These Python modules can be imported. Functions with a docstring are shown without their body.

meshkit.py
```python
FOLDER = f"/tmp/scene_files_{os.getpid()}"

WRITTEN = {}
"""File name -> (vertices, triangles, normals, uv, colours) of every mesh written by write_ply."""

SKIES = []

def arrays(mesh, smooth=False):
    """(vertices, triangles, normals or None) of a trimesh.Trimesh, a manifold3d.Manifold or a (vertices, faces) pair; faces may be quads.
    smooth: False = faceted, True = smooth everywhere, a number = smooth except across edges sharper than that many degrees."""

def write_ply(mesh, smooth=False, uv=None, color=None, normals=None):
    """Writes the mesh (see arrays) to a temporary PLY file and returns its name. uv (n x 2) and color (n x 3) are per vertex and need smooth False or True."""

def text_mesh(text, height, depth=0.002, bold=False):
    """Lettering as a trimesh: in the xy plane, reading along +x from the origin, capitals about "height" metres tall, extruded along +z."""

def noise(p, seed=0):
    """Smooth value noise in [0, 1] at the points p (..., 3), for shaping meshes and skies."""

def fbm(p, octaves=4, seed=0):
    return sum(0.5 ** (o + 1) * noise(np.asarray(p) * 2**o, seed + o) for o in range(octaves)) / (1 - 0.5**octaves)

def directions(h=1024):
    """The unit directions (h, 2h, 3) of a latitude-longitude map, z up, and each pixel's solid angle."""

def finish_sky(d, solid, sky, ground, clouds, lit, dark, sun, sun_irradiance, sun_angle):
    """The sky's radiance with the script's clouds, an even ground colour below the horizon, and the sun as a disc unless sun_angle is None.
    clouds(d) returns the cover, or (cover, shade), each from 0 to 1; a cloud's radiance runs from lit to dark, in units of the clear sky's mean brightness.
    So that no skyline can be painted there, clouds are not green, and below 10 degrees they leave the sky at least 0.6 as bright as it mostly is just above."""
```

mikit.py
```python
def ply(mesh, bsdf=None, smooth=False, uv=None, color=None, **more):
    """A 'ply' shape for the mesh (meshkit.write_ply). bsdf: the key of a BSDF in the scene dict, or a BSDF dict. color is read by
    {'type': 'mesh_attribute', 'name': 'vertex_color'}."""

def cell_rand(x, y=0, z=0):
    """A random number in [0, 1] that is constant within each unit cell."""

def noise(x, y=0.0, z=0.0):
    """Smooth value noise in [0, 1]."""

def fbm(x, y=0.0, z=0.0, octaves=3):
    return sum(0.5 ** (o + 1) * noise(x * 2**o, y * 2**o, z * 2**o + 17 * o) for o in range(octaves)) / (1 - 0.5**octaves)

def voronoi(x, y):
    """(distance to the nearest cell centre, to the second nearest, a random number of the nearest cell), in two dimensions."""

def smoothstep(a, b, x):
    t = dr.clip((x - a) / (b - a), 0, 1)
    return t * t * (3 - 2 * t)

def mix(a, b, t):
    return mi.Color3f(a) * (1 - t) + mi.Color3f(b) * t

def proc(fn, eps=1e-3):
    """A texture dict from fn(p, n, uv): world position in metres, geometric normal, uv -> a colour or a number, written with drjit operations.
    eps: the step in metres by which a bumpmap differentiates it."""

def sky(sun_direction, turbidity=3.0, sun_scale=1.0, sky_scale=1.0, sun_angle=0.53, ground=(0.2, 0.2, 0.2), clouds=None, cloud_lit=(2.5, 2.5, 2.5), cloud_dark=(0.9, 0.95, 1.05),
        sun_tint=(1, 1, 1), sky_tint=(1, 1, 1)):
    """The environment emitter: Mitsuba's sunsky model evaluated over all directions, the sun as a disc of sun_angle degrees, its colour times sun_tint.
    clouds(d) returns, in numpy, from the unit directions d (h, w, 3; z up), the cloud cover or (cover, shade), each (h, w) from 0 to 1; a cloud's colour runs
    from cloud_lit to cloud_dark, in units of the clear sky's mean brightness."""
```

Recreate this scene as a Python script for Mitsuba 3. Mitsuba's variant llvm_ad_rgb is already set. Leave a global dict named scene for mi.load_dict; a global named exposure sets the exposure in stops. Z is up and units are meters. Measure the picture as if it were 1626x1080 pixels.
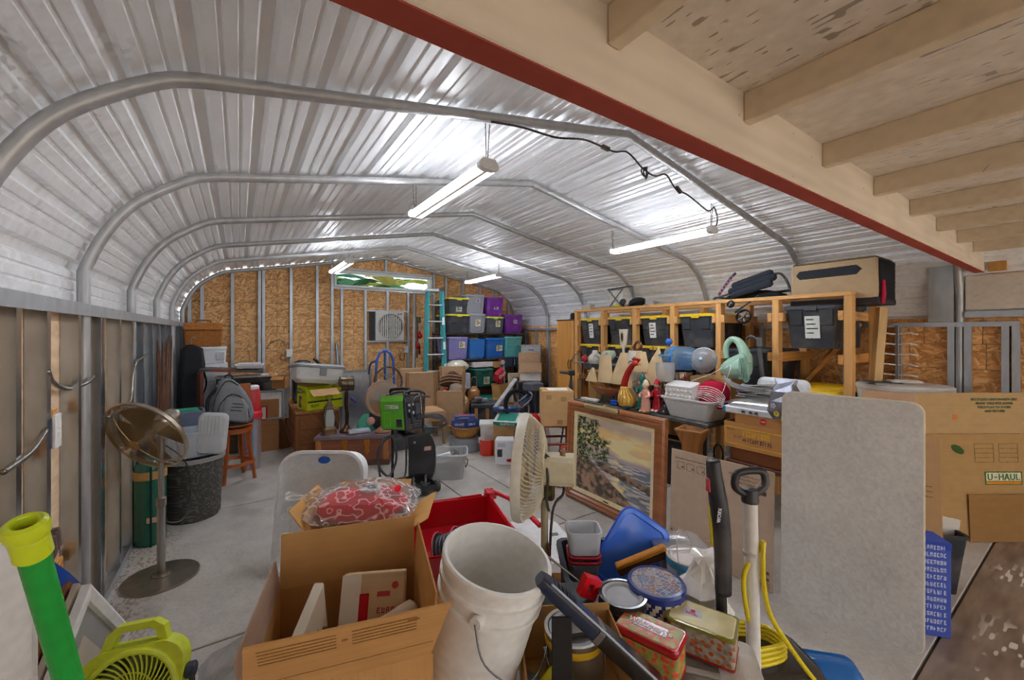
import math, random
import numpy as np
import trimesh, shapely
import shapely.geometry as sg
import drjit as dr
import mitsuba as mi
import mikit, meshkit
from mikit import proc, fbm, noise, voronoi, cell_rand, smoothstep, mix

scene, labels = {}, {}
T4 = mi.ScalarTransform4f
# ---------------------------------------------------------------- camera, sky, exposure
YAW = math.atan(434 / 645)
EYE = 1.6
scene['camera'] = {'type': 'perspective', 'fov_axis': 'x', 'fov': math.degrees(2 * math.atan(813 / 645)),
    'principal_point_offset_y': 11 / 1080, 'near_clip': 0.02, 'far_clip': 500.0,
    'to_world': T4().look_at(origin=[0, 0, EYE], target=[math.sin(YAW), math.cos(YAW), EYE], up=[0, 0, 1])}
scene['sky'] = mikit.sky([0.3, -0.55, 0.75], turbidity=4.0, sun_angle=1.5, sun_scale=1.0, sky_scale=2.3,
    clouds=lambda d: 0.55 + 0.45 * meshkit.fbm(d * 3.0, 3, 5), cloud_lit=(2.6, 2.55, 2.5), cloud_dark=(1.6, 1.65, 1.7), ground=(0.32, 0.30, 0.28))
exposure = 1.7
LAMP = 18.5

# ---------------------------------------------------------------- materials
PAL, PALI = [], {}
def lin(c):
    c = c / 255.0
    return c / 12.92 if c <= 0.04045 else ((c + 0.055) / 1.055) ** 2.4
def col(h):
    if h not in PALI:
        PALI[h] = len(PAL)
        PAL.append([lin(int(h[i:i + 2], 16)) for i in (0, 2, 4)])
    return PALI[h]
_pal = {}
def pal(uv):
    if 'a' not in _pal:
        _pal['a'] = [mi.Float(np.array([c[k] for c in PAL], np.float32)) for k in range(3)]
        dr.eval(*_pal['a'])
    i = mi.UInt32(dr.clip(dr.floor(uv.x), 0, len(PAL) - 1))
    return mi.Color3f(*[dr.gather(mi.Float, a, i) for a in _pal['a']])
def t_plain(p, n, uv):
    return pal(uv) * (0.9 + 0.2 * fbm(p.x * 9, p.y * 9, p.z * 9, octaves=2))
def t_dust(p, n, uv):
    d = smoothstep(0.45, 0.8, fbm(p.x * 6, p.y * 6, p.z * 6, octaves=3)) * 0.16
    return mix(pal(uv) * (0.93 + 0.14 * noise(p.x * 60, p.y * 60, p.z * 60)), mi.Color3f(0.42, 0.37, 0.31), d)
def t_card(p, n, uv):
    s = noise(p.x * 25, p.y * 25, p.z * 25) * 0.1 + noise(uv.y * 420.0, 0.0, 0.0) * 0.07
    return pal(uv) * (0.9 + s)
def t_wood(p, n, uv):
    w = uv.y * 55 + 2.2 * fbm(p.x * 2.2, p.y * 2.2, p.z * 2.2, octaves=2)
    g = noise(w, p.x * 1.5, p.y * 1.5 + p.z * 1.2)
    f = noise(uv.y * 420, p.x * 6, p.y * 6 + p.z * 6)
    return pal(uv) * (0.68 + 0.42 * g + 0.2 * f)
def t_cloth(p, n, uv):
    return pal(uv) * (0.78 + 0.22 * noise(p.x * 260, p.y * 260, p.z * 260) + 0.22 * fbm(p.x * 12, p.y * 12, p.z * 12, octaves=2))
def t_galv(p, n, uv):
    return pal(uv) * (0.78 + 0.3 * fbm(p.x * 30, p.y * 30, p.z * 8, octaves=2) + 0.1 * noise(p.x * 4, p.y * 4, p.z * 4))
def bs(name, tex, two=True, **k):
    b = {'type': 'principled', 'base_color': proc(tex) if callable(tex) else {'type': 'rgb', 'value': list(tex)}, **k}
    scene[name] = {'type': 'twosided', 'bsdf': b} if two else b
bs('mt', t_plain, roughness=0.85, specular=0.2)
bs('pl', t_dust, roughness=0.42, specular=0.45)
bs('gl', t_plain, roughness=0.14, specular=0.6)
bs('cb', t_card, roughness=0.9, specular=0.1)
bs('wd', t_wood, roughness=0.55, specular=0.35)
bs('wg', t_wood, roughness=0.25, specular=0.5, clearcoat=0.5, clearcoat_gloss=0.8)
bs('cl', t_cloth, roughness=0.95, specular=0.1, sheen=0.4)
bs('gv', t_galv, roughness=0.42, metallic=0.55, specular=0.5)
bs('st', t_galv, roughness=0.17, metallic=0.95, specular=0.5)
bs('me', t_galv, roughness=0.3, metallic=0.9, specular=0.5)
bs('ch', t_plain, roughness=0.12, metallic=1.0)
scene['fp'] = {'type': 'principledthin', 'base_color': proc(t_plain), 'diff_trans': 0.45, 'spec_trans': 0.1, 'roughness': 0.25, 'eta': 1.4}
scene['cp'] = {'type': 'principledthin', 'base_color': proc(t_plain), 'diff_trans': 0.5, 'spec_trans': 0.72, 'roughness': 0.12, 'eta': 1.4}
scene['lf'] = {'type': 'principledthin', 'base_color': proc(t_plain), 'diff_trans': 0.8, 'spec_trans': 0.0, 'roughness': 0.45, 'eta': 1.4}
scene['film'] = {'type': 'blendbsdf', 'weight': 0.2, 'a': {'type': 'thindielectric', 'int_ior': 1.5}, 'b': {'type': 'twosided', 'bsdf': {'type': 'principled', 'base_color': {'type': 'rgb', 'value': [0.85, 0.86, 0.88]}, 'roughness': 0.12, 'specular': 0.6}}}
scene['film_crinkle'] = {**scene['film'], 'weight': proc(lambda p, n, uv: 0.12 + 0.45 * smoothstep(0.80, 0.98, 1 - dr.abs(2 * noise(p.x * 30 + p.y * 8, p.y * 40, p.z * 34) - 1)))}  # ridged noise mixes in thin white lines as painted glints on folds
scene['film_blue'] = {'type': 'blendbsdf', 'weight': 0.22, 'a': {'type': 'thindielectric', 'int_ior': 1.5, 'specular_transmittance': {'type': 'rgb', 'value': [0.62, 0.82, 0.97]}}, 'b': {'type': 'twosided', 'bsdf': {'type': 'principled', 'base_color': {'type': 'rgb', 'value': [0.35, 0.6, 0.9]}, 'roughness': 0.1, 'specular': 0.6}}}
scene['glass'] = {'type': 'thindielectric', 'int_ior': 1.5}

# ---------------------------------------------------------------- meshes: (vertices, faces) pairs
def mk(v, f): return (np.asarray(v, float).reshape(-1, 3), np.asarray(f, int).reshape(-1, 3))
def cat(*ms):
    if len(ms) == 1 and isinstance(ms[0], list): ms = ms[0]
    vs, fs, n = [], [], 0
    for v, f in ms:
        vs.append(v); fs.append(f + n); n += len(v)
    return np.vstack(vs), np.vstack(fs)
def fr(m): return (np.array(m.vertices), np.array(m.faces))
def rot(ax, deg):
    c, s = math.cos(math.radians(deg)), math.sin(math.radians(deg))
    i, j = {'x': (1, 2), 'y': (2, 0), 'z': (0, 1)}[ax]
    m = np.eye(4); m[i, i] = c; m[j, j] = c; m[i, j] = -s; m[j, i] = s
    return m
def tr(x, y, z):
    m = np.eye(4); m[:3, 3] = (x, y, z); return m
def sc(x, y, z): return np.diag([x, y, z, 1.0])
def tf(m, *Ms):
    v, f = m
    A = np.eye(4)
    for M in Ms: A = A @ M
    v = v @ A[:3, :3].T + A[:3, 3]
    return (v, f[:, ::-1] if np.linalg.det(A[:3, :3]) < 0 else f)
def mv(m, x, y, z): return (m[0] + np.array([x, y, z], float), m[1])
_S = np.array([[i, j, k] for i in (-1, 1) for j in (-1, 1) for k in (-1, 1)], float)
_cv = np.concatenate([_S * np.array([1, 1, 1]) - _S * np.eye(3)[a] * 0.0 for a in range(3)])
_tmpl = np.concatenate([_S * (1 - 0.2 * (1 - np.eye(3)[a])) for a in range(3)])
_hull = trimesh.convex.convex_hull(trimesh.Trimesh(_tmpl, [[0, 1, 2]], process=False))
_ord = [int(np.argmin(np.abs(_tmpl - x).sum(1))) for x in _hull.vertices]
_CF = np.array([[_ord[i] for i in f] for f in _hull.faces])
_BF = np.array([[0, 1, 3], [0, 3, 2], [4, 6, 7], [4, 7, 5], [0, 4, 5], [0, 5, 1], [2, 3, 7], [2, 7, 6], [0, 2, 6], [0, 6, 4], [1, 5, 7], [1, 7, 3]])
def bb(x0, x1, y0, y1, z0, z1, b=0.0):
    h = np.array([x1 - x0, y1 - y0, z1 - z0]) / 2
    c = np.array([x1 + x0, y1 + y0, z1 + z0]) / 2
    if b <= 0: return (_S * h + c, _BF)
    b = min(b, 0.45 * float(h.min()))
    return (np.concatenate([_S * (h - b * (1 - np.eye(3)[a])) for a in range(3)]) + c, _CF)
def bx(sx, sy, sz, x=0, y=0, z=0, b=0.003): return bb(x - sx / 2, x + sx / 2, y - sy / 2, y + sy / 2, z, z + sz, b)
def lathe(pr, n=24, close=False):
    pr = np.asarray(pr, float)
    a = np.arange(n) * 2 * np.pi / n
    v = np.stack([pr[:, None, 0] * np.cos(a), pr[:, None, 0] * np.sin(a), np.repeat(pr[:, 1:2], n, 1)], -1).reshape(-1, 3)
    return _grid(v, len(pr), n, close)
def _grid(v, R, n, close=False):
    i, j = np.meshgrid(np.arange(R if close else R - 1), np.arange(n), indexing='ij')
    i2 = (i + 1) % R
    q = np.stack([i * n + j, i * n + (j + 1) % n, i2 * n + (j + 1) % n, i2 * n + j], -1).reshape(-1, 4)
    f = np.vstack([q[:, [0, 1, 2]], q[:, [0, 2, 3]]])
    return (v, f)
def loft(rings, cap0=True, cap1=True, close=False):
    R, n = len(rings), len(rings[0])
    v, f = _grid(np.asarray(rings, float).reshape(-1, 3), R, n, close)
    if not close:
        for on, k in ((cap0, 0), (cap1, R - 1)):
            if on:
                c = np.asarray(rings[k], float).mean(0); v = np.vstack([v, c]); m = len(v) - 1
                j = np.arange(n); a, b2 = k * n + j, k * n + (j + 1) % n
                f = np.vstack([f, np.stack([b2, a, a * 0 + m] if k == 0 else [a, b2, a * 0 + m], 1)])
    return (v, f)
def rr(w, d, r, z=0.0, n=4, x=0, y=0):
    """rounded rectangle ring, counter-clockwise, at height z"""
    r = min(r, 0.499 * min(w, d)); o = []
    for cx, cy, a0 in ((1, 1, 0), (-1, 1, 90), (-1, -1, 180), (1, -1, 270)):
        for k in range(n + 1):
            t = math.radians(a0 + 90 * k / n)
            o.append((x + cx * (w / 2 - r) + r * math.cos(t), y + cy * (d / 2 - r) + r * math.sin(t), z))
    return np.array(o)
def circ(r, z=0.0, n=24, x=0, y=0):
    a = np.arange(n) * 2 * np.pi / n
    return np.stack([x + r * np.cos(a), y + r * np.sin(a), np.full(n, z)], 1)
def tube(pts, r, n=8, close=False, cap=True):
    p = np.asarray(pts, float); R = len(p)
    rad = np.broadcast_to(np.asarray(r, float), (R,))
    t = (np.roll(p, -1, 0) - np.roll(p, 1, 0)) if close else np.gradient(p, axis=0)
    t /= np.linalg.norm(t, axis=1, keepdims=True) + 1e-12
    u = np.cross(t[0], [0, 0, 1.0] if abs(t[0][2]) < 0.9 else [1.0, 0, 0]); u /= np.linalg.norm(u)
    rings, a = [], np.arange(n) * 2 * np.pi / n
    for k in range(R):
        u = u - t[k] * (u @ t[k]); u /= np.linalg.norm(u) + 1e-12
        w = np.cross(t[k], u)
        rings.append(p[k] + rad[k] * (np.cos(a)[:, None] * u + np.sin(a)[:, None] * w))
    return loft(rings, cap, cap, close)
def cyl(r, h, x=0, y=0, z=0, n=20, b=0.0):
    pr = [(r, z), (r, z + h)] if not b else [(r - b, z), (r, z + b), (r, z + h - b), (r - b, z + h)]
    return mv(loft([circ(a, c, n) for a, c in pr]), x, y, 0)
def prism(poly, h, z=0.0):
    if not isinstance(poly, sg.base.BaseGeometry): poly = sg.Polygon(poly)
    gs = getattr(poly, 'geoms', [poly])
    return cat([mv(fr(trimesh.creation.extrude_polygon(g, h, engine='earcut')), 0, 0, z) for g in gs])
def up(m): return tf(m, rot('x', 90))       # xy drawing -> standing in xz, thickness towards -y
def sweep(path, section, close=False):
    """section (n x 2: sideways, up) carried along a path that stays level-ish"""
    p = np.asarray(path, float); R = len(p)
    t = (np.roll(p, -1, 0) - np.roll(p, 1, 0)) if close else np.gradient(p, axis=0)
    t /= np.linalg.norm(t, axis=1, keepdims=True)
    s = np.cross(t, [0, 0, 1.0]); s /= np.linalg.norm(s, axis=1, keepdims=True) + 1e-9
    w = np.cross(s, t); sec = np.asarray(section, float)
    return loft([p[k] + sec[:, :1] * s[k] + sec[:, 1:] * w[k] for k in range(R)], close=close)
def smooth_path(pts, n=6, close=False):
    p = np.asarray(pts, float); N = len(p); o = []
    idx = (lambda i: p[i % N]) if close else (lambda i: p[min(max(i, 0), N - 1)])
    for i in range(N if close else N - 1):
        a, b, c, d = idx(i - 1), idx(i), idx(i + 1), idx(i + 2)
        for k in range(n):
            t = k / n
            o.append(0.5 * (2 * b + (c - a) * t + (2 * a - 5 * b + 4 * c - d) * t * t + (3 * b - a - 3 * c + d) * t ** 3))
    if not close: o.append(p[-1])
    return np.array(o)
def sheet(fn, nu, nv, th=0.0):
    """fn(u, v) -> xyz for u, v in 0..1; a thickness makes it solid"""
    U, V = np.meshgrid(np.linspace(0, 1, nu), np.linspace(0, 1, nv), indexing='ij')
    v = np.stack([np.asarray(c, float) * np.ones_like(U) for c in fn(U, V)], -1).reshape(-1, 3)
    i, j = np.meshgrid(np.arange(nu - 1), np.arange(nv - 1), indexing='ij')
    q = np.stack([i * nv + j, (i + 1) * nv + j, (i + 1) * nv + j + 1, i * nv + j + 1], -1).reshape(-1, 4)
    f = np.vstack([q[:, [0, 1, 2]], q[:, [0, 2, 3]]])
    if th:
        m = trimesh.Trimesh(v, f, process=False); n = np.array(m.vertex_normals); N = len(v)
        e = np.concatenate([np.arange(nu) * nv, (nu - 1) * nv + np.arange(1, nv), (np.arange(nu - 1)[::-1]) * nv + nv - 1, np.arange(1, nv - 1)[::-1]])
        e2 = np.roll(e, -1)
        side = np.vstack([np.stack([e, e + N, e2], 1), np.stack([e2, e + N, e2 + N], 1)])
        v = np.vstack([v, v - n * th]); f = np.vstack([f, f[:, ::-1] + N, side])
    return (v, f)
def sph(r, x=0, y=0, z=0, n=16, sx=1, sy=1, sz=1):
    k = n // 2 + 1
    return tf(loft([circ(max(r * math.sin(math.pi * i / (k - 1)), 1e-5), -r * math.cos(math.pi * i / (k - 1)), n) for i in range(k)], False, False), tr(x, y, z), sc(sx, sy, sz))
def bump(m, amp, freq, seed=0, div=0):
    """irregular surface: vertices pushed by noise"""
    v, f = m
    d = np.stack([meshkit.fbm(v * freq + 31.7 * k, 3, seed + 11 * k) - 0.5 for k in range(3)], -1)
    return (v + d * 2 * amp, f)
def text(s, h, bold=True, d=0.001):
    m = meshkit.text_mesh(s, h, d, bold)
    v = np.array(m.vertices); v[:, 0] -= (v[:, 0].max() + v[:, 0].min()) / 2
    return (v, np.array(m.faces))
def blob(pts, sub=3, amp=0.0, freq=6, seed=0):
    """a soft closed shape through a few ellipsoid-like bumps: hull of spheres, refined and roughened"""
    import manifold3d as m3
    ms = m3.Manifold.batch_hull([m3.Manifold.sphere(r, 12).translate([x, y, z]) for x, y, z, r in pts])
    L = max(0.008, 0.02 * sub)
    mm = ms.refine_to_length(L).to_mesh()
    t = trimesh.Trimesh(mm.vert_properties[:, :3], mm.tri_verts)
    trimesh.smoothing.filter_taubin(t, iterations=6)
    return bump(fr(t), amp, freq, seed) if amp else fr(t)

# ---------------------------------------------------------------- entries of the scene
def ply(m, c, cls, sm):
    v, f = m
    if sm and sm is not True:
        t = trimesh.graph.smooth_shade(trimesh.Trimesh(v, f, process=False), angle=math.radians(sm), facet_minarea=None)
        v, f = np.array(t.vertices), np.array(t.faces)
    L = v.max(0) - v.min(0)
    w = v.copy(); w[:, int(np.argmax(L))] = 0
    uv = np.stack([np.full(len(v), col(c) + 0.5), w @ np.array([1.0, 0.83, 1.07])], 1)
    return mikit.ply((v, f), cls, smooth=bool(sm), uv=uv)
def numbered(k):
    if k not in USED: USED.add(k); return k
    i = 1
    while f'{k}_{i:03d}' in USED: i += 1
    k = f'{k}_{i:03d}'; USED.add(k); return k
USED = set()
class Th:
    """one top-level thing; p() adds a part, or the thing itself when the part name is ''"""
    def __init__(s, name, label=None, cat=None, at=(0, 0, 0), rz=0, group=None, kind=None, M=None):
        s.k, s.name, s.items = numbered(name), name, []
        s.M = tr(*at) @ rot('z', rz) @ (np.eye(4) if M is None else M)
        s.lab = {k: v for k, v in dict(label=label, category=cat, group=group, kind=kind).items() if v}
        labels[s.k] = s.lab
    def p(s, name, m, c='808080', cls='pl', sm=35, label=None, kind=None, shape=None, **more):
        key = s.k if name == '' else numbered(s.k + '__' + name)
        d = shape or {**ply(m, c, cls, sm), **more}
        scene[key] = {**d, 'to_world': T4(s.M)}
        e = {k: v for k, v in dict(label=label, kind=kind).items() if v}
        if e and name: labels[key] = e
        s.items.append((key[len(s.k):], d, e))
        return key[len(s.k) + 2:]
    def copy(s, label=None, at=(0, 0, 0), rz=0, group=None, M=None, skip=()):
        o = Th(s.name, label or s.lab.get('label'), s.lab.get('category'), at, rz, group or s.lab.get('group'), s.lab.get('kind'), M)
        for suf, d, e in s.items:
            if any(q in suf for q in skip): continue
            USED.add(o.k + suf); scene[o.k + suf] = {**d, 'to_world': T4(o.M)}
            if e: labels[o.k + suf] = dict(e)
            o.items.append((suf, d, e))
        return o
def S(name, kind='structure'): return Th(name, kind=kind)
rng = random.Random(7)
# ---------------------------------------------------------------- structure
XL, XR, YB, YF, XC = -0.69, 5.29, 7.74, -2.8, 2.30
BEND = [(0, 1.93), (0.08, 2.14), (0.21, 2.335), (0.44, 2.51), (0.57, 2.558)]
def profile(off=0.0, z0=0.0):
    """half hoop from the left leg to the ridge, offset outwards"""
    pts = [(XL, z0)] + [(XL + a, b) for a, b in BEND] + [(XC, 3.012)]
    L = smooth_path(pts[1:6], 4)
    p = np.vstack([[pts[0]], L, [pts[6]]])
    t = np.gradient(p, axis=0); t /= np.linalg.norm(t, axis=1, keepdims=True)
    q = p + off * np.stack([-t[:, 1], t[:, 0]], 1); q[-1, 0] = XC
    return q
def hoop_z(x, off=0.0):
    q = profile(off); x = x if x < XC else 2 * XC - x
    k = int(np.argmax(q[:, 1] > 1.0))
    return float(np.interp(x, q[1:, 0], q[1:, 1]))

def t_roof(p, n, uv):
    a = fbm(p.x * 3, p.y * 3, p.z * 3, octaves=2)
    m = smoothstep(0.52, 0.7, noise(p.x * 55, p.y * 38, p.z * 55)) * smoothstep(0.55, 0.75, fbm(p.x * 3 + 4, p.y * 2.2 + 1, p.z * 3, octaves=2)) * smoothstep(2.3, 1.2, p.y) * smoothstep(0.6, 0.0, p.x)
    side = smoothstep(2.58, 2.40, p.z)
    st = noise(p.x * 12, p.y * 26, p.z * 12) * noise(p.x * 40, p.y * 60, p.z * 40) * side
    c = mix(mi.Color3f(0.86, 0.885, 0.91) * (0.92 + 0.12 * a), mi.Color3f(0.62, 0.61, 0.6), st * 0.9)
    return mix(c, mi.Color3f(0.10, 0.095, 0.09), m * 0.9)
bs('roof_metal', t_roof, roughness=0.42, metallic=0.12, specular=0.5)
def t_osb(p, n, uv):
    side = dr.abs(n.x) > dr.abs(n.y)
    u, v = dr.select(side, p.y, p.x), p.z
    c = mi.Float(0)
    w1 = noise(u * 3, v * 3, 1.0) * 0.05
    layers = []
    for a, k in ((0.25, 0), (-0.4, 7), (1.2, 13)):
        x, y = u * math.cos(a) + v * math.sin(a) + w1, -u * math.sin(a) + v * math.cos(a)
        d1, d2, r = voronoi(x * 11 + k, y * 55 + k)
        layers.append((r, smoothstep(0.0, 0.16, d2 - d1)))
    s = noise(u * 22, v * 26, 4.0)
    r = dr.select(s < 0.42, layers[0][0], dr.select(s < 0.62, layers[1][0], layers[2][0]))
    e = dr.select(s < 0.42, layers[0][1], dr.select(s < 0.62, layers[1][1], layers[2][1]))
    f = noise(u * 14, v * 160, 2.0)
    base = dr.select(r < 0.33, mix((0.42, 0.21, 0.075), (0.56, 0.31, 0.13), r * 3), mix((0.56, 0.31, 0.13), (0.80, 0.55, 0.29), (r - 0.33) * 1.4))
    c = base * (0.72 + 0.28 * e) * (0.85 + 0.25 * f)
    ln = dr.minimum(dr.abs(v - 1.71), dr.abs(v - 2.09))
    c = c * (1 - 0.6 * smoothstep(0.006, 0.003, ln) * dr.select(side, 0.0, 1.0))
    return c * pal(uv) * 1.25
bs('osb', t_osb, roughness=0.75, specular=0.25)
def t_osb_tan(p, n, uv):
    f = fbm(p.y * 9, p.z * 34, 1.0, octaves=3)
    return mix((0.56, 0.38, 0.23), (0.90, 0.68, 0.46), f)
bs('osb_tan', t_osb_tan, roughness=0.8, specular=0.2)
def t_floor(p, n, uv):
    a, b = fbm(p.x * 1.3, p.y * 1.3, 3.0, octaves=3), fbm(p.x * 9, p.y * 9, 1.0, octaves=3)
    c = mix((0.37, 0.345, 0.315), (0.56, 0.53, 0.49), a * 0.5 + b * 0.5)
    c = c * (0.90 + 0.14 * noise(p.x * 90, p.y * 90, 0.0))
    dk = smoothstep(0.60, 0.78, fbm(p.x * 2.2 + 9, p.y * 2.2, 5.0, octaves=3))
    c = mix(c, (0.27, 0.24, 0.21), dk * 0.5)
    d1, d2, r = voronoi(p.x * 17, p.y * 17)
    dirt = smoothstep(0.35, 0.05, p.x + 0.62 + 0.25 * (b - 0.5)) * smoothstep(0.50, 0.66, noise(p.x * 95, p.y * 60, 2.0) * 0.6 + 0.4 * b)
    c = mix(c, (0.22, 0.14, 0.09), dirt * 0.75)
    return mix(c, (0.18, 0.16, 0.14), smoothstep(0.06, 0.03, d1) * dr.select(r < 0.12, 1.0, 0.0))
bs('concrete', t_floor, roughness=0.7, specular=0.35)
def t_floor_brown(p, n, uv):
    a, b = fbm(p.x * 2.5, p.y * 2.5, 3.0, octaves=3), fbm(p.x * 4, p.y * 22, 1.0, octaves=3)
    c = mix((0.085, 0.055, 0.038), (0.36, 0.275, 0.21), a * 0.35 + b * 0.75)
    w = smoothstep(0.60, 0.68, noise(p.x * 14, p.y * 60, 3.0)) * smoothstep(0.16, 0.06, dr.abs(p.y - 0.28 - 0.04 * (p.x - 3))) * smoothstep(0.4, 0.7, noise(p.x * 5, 1.0, 2.0))
    return mix(c, (0.66, 0.62, 0.57), w)
bs('concrete_brown', t_floor_brown, roughness=0.5, specular=0.4)
def t_cream(p, n, uv):
    g = noise(p.x * 3, p.y * 40, p.z * 40) * 0.5 + fbm(p.x * 5, p.y * 5, p.z * 5, octaves=2) * 0.5
    d1, d2, r = voronoi(p.x * 16 + p.z * 5, p.y * 30 + p.z * 20)
    k = smoothstep(0.10, 0.04, d1) * dr.select(r < 0.05, 1.0, 0.0)
    return mix(pal(uv) * (0.82 + 0.26 * g), (0.22, 0.17, 0.13), k * 0.6)
bs('cream', t_cream, roughness=0.7, specular=0.25)
def t_deck(p, n, uv):
    g = fbm(p.x * 30, p.y * 30, 2.0, octaves=3)
    k = smoothstep(0.80, 0.86, noise(p.x * 95, p.y * 26, 1.0)) * smoothstep(0.35, 0.6, fbm(p.x * 2, p.y * 2, 0.5, octaves=2))
    return mix(mix((0.52, 0.465, 0.40), (0.68, 0.625, 0.555), g), (0.23, 0.18, 0.13), k * 0.75)
bs('deck_paint', t_deck, roughness=0.75, specular=0.2)

# floor: slabs with open joints over a dark bed
fl = S('floor')
fl.p('bed', bb(XL - .1, XR + .1, YF, YB + .1, -.12, -.05), '2b2622', 'mt', 0)
G = 0.006
xs, ys = [XL - .1, 1.81, 2.32, XR + .1], [0.52, 2.6, 4.55, 6.6, YB + .1]
for j in range(4):
    for x0, x1 in ([(xs[0], xs[2]), (xs[2], xs[3])] if j != 1 else [(xs[0], xs[1]), (xs[1], xs[2]), (xs[2], xs[3])]):
        fl.p('slab', bb(x0 + G, x1 - G, ys[j] + G, ys[j + 1] - G, -.06, 0, .004), cls='concrete', sm=0)
for x0, x1 in [(XL - .1, 2.3), (2.3, XR + .1)]:
    fl.p('slab', bb(x0 + G, x1 - G, YF, .52 - G, -.06, 0, .004), cls='concrete_brown', sm=0)
g = Th('ground', kind='structure'); g.p('', bb(-30, 36, -34, 30, -.3, -.14), 'd4d0c8', 'mt', 0)

# roof: ribbed sheets over bent tube hoops
ce = S('ceiling')
q = profile(0.046); seg = np.linalg.norm(np.diff(q, axis=0), axis=1); arc = np.concatenate([[0], np.cumsum(seg)])
def at_arc(s, h):
    x, z = np.interp(s, arc, q[:, 0]), np.interp(s, arc, q[:, 1])
    k = min(max(int(np.searchsorted(arc, s)) - 1, 0), len(seg) - 1)
    k2 = min(k + 1, len(seg) - 1); w = (s - arc[k]) / seg[k] if seg[k] < .3 else 0
    t0, t1 = (q[k + 1] - q[k]) / seg[k], (q[k2 + 1] - q[k2]) / seg[k2]
    t = t0 * (1 - w) + t1 * w; t /= np.linalg.norm(t)
    return (x - t[1] * h, z + t[0] * h)
RIB = [(0, 0), (.014, .026), (.054, .026), (.068, 0), (.112, 0), (.117, .008), (.130, .008), (.135, 0), (.172, 0), (.177, .008), (.190, .008), (.195, 0)]
SP = 0.2286
total = arc[-1]; npan = int(math.ceil(total / (SP * 4)))
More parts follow.
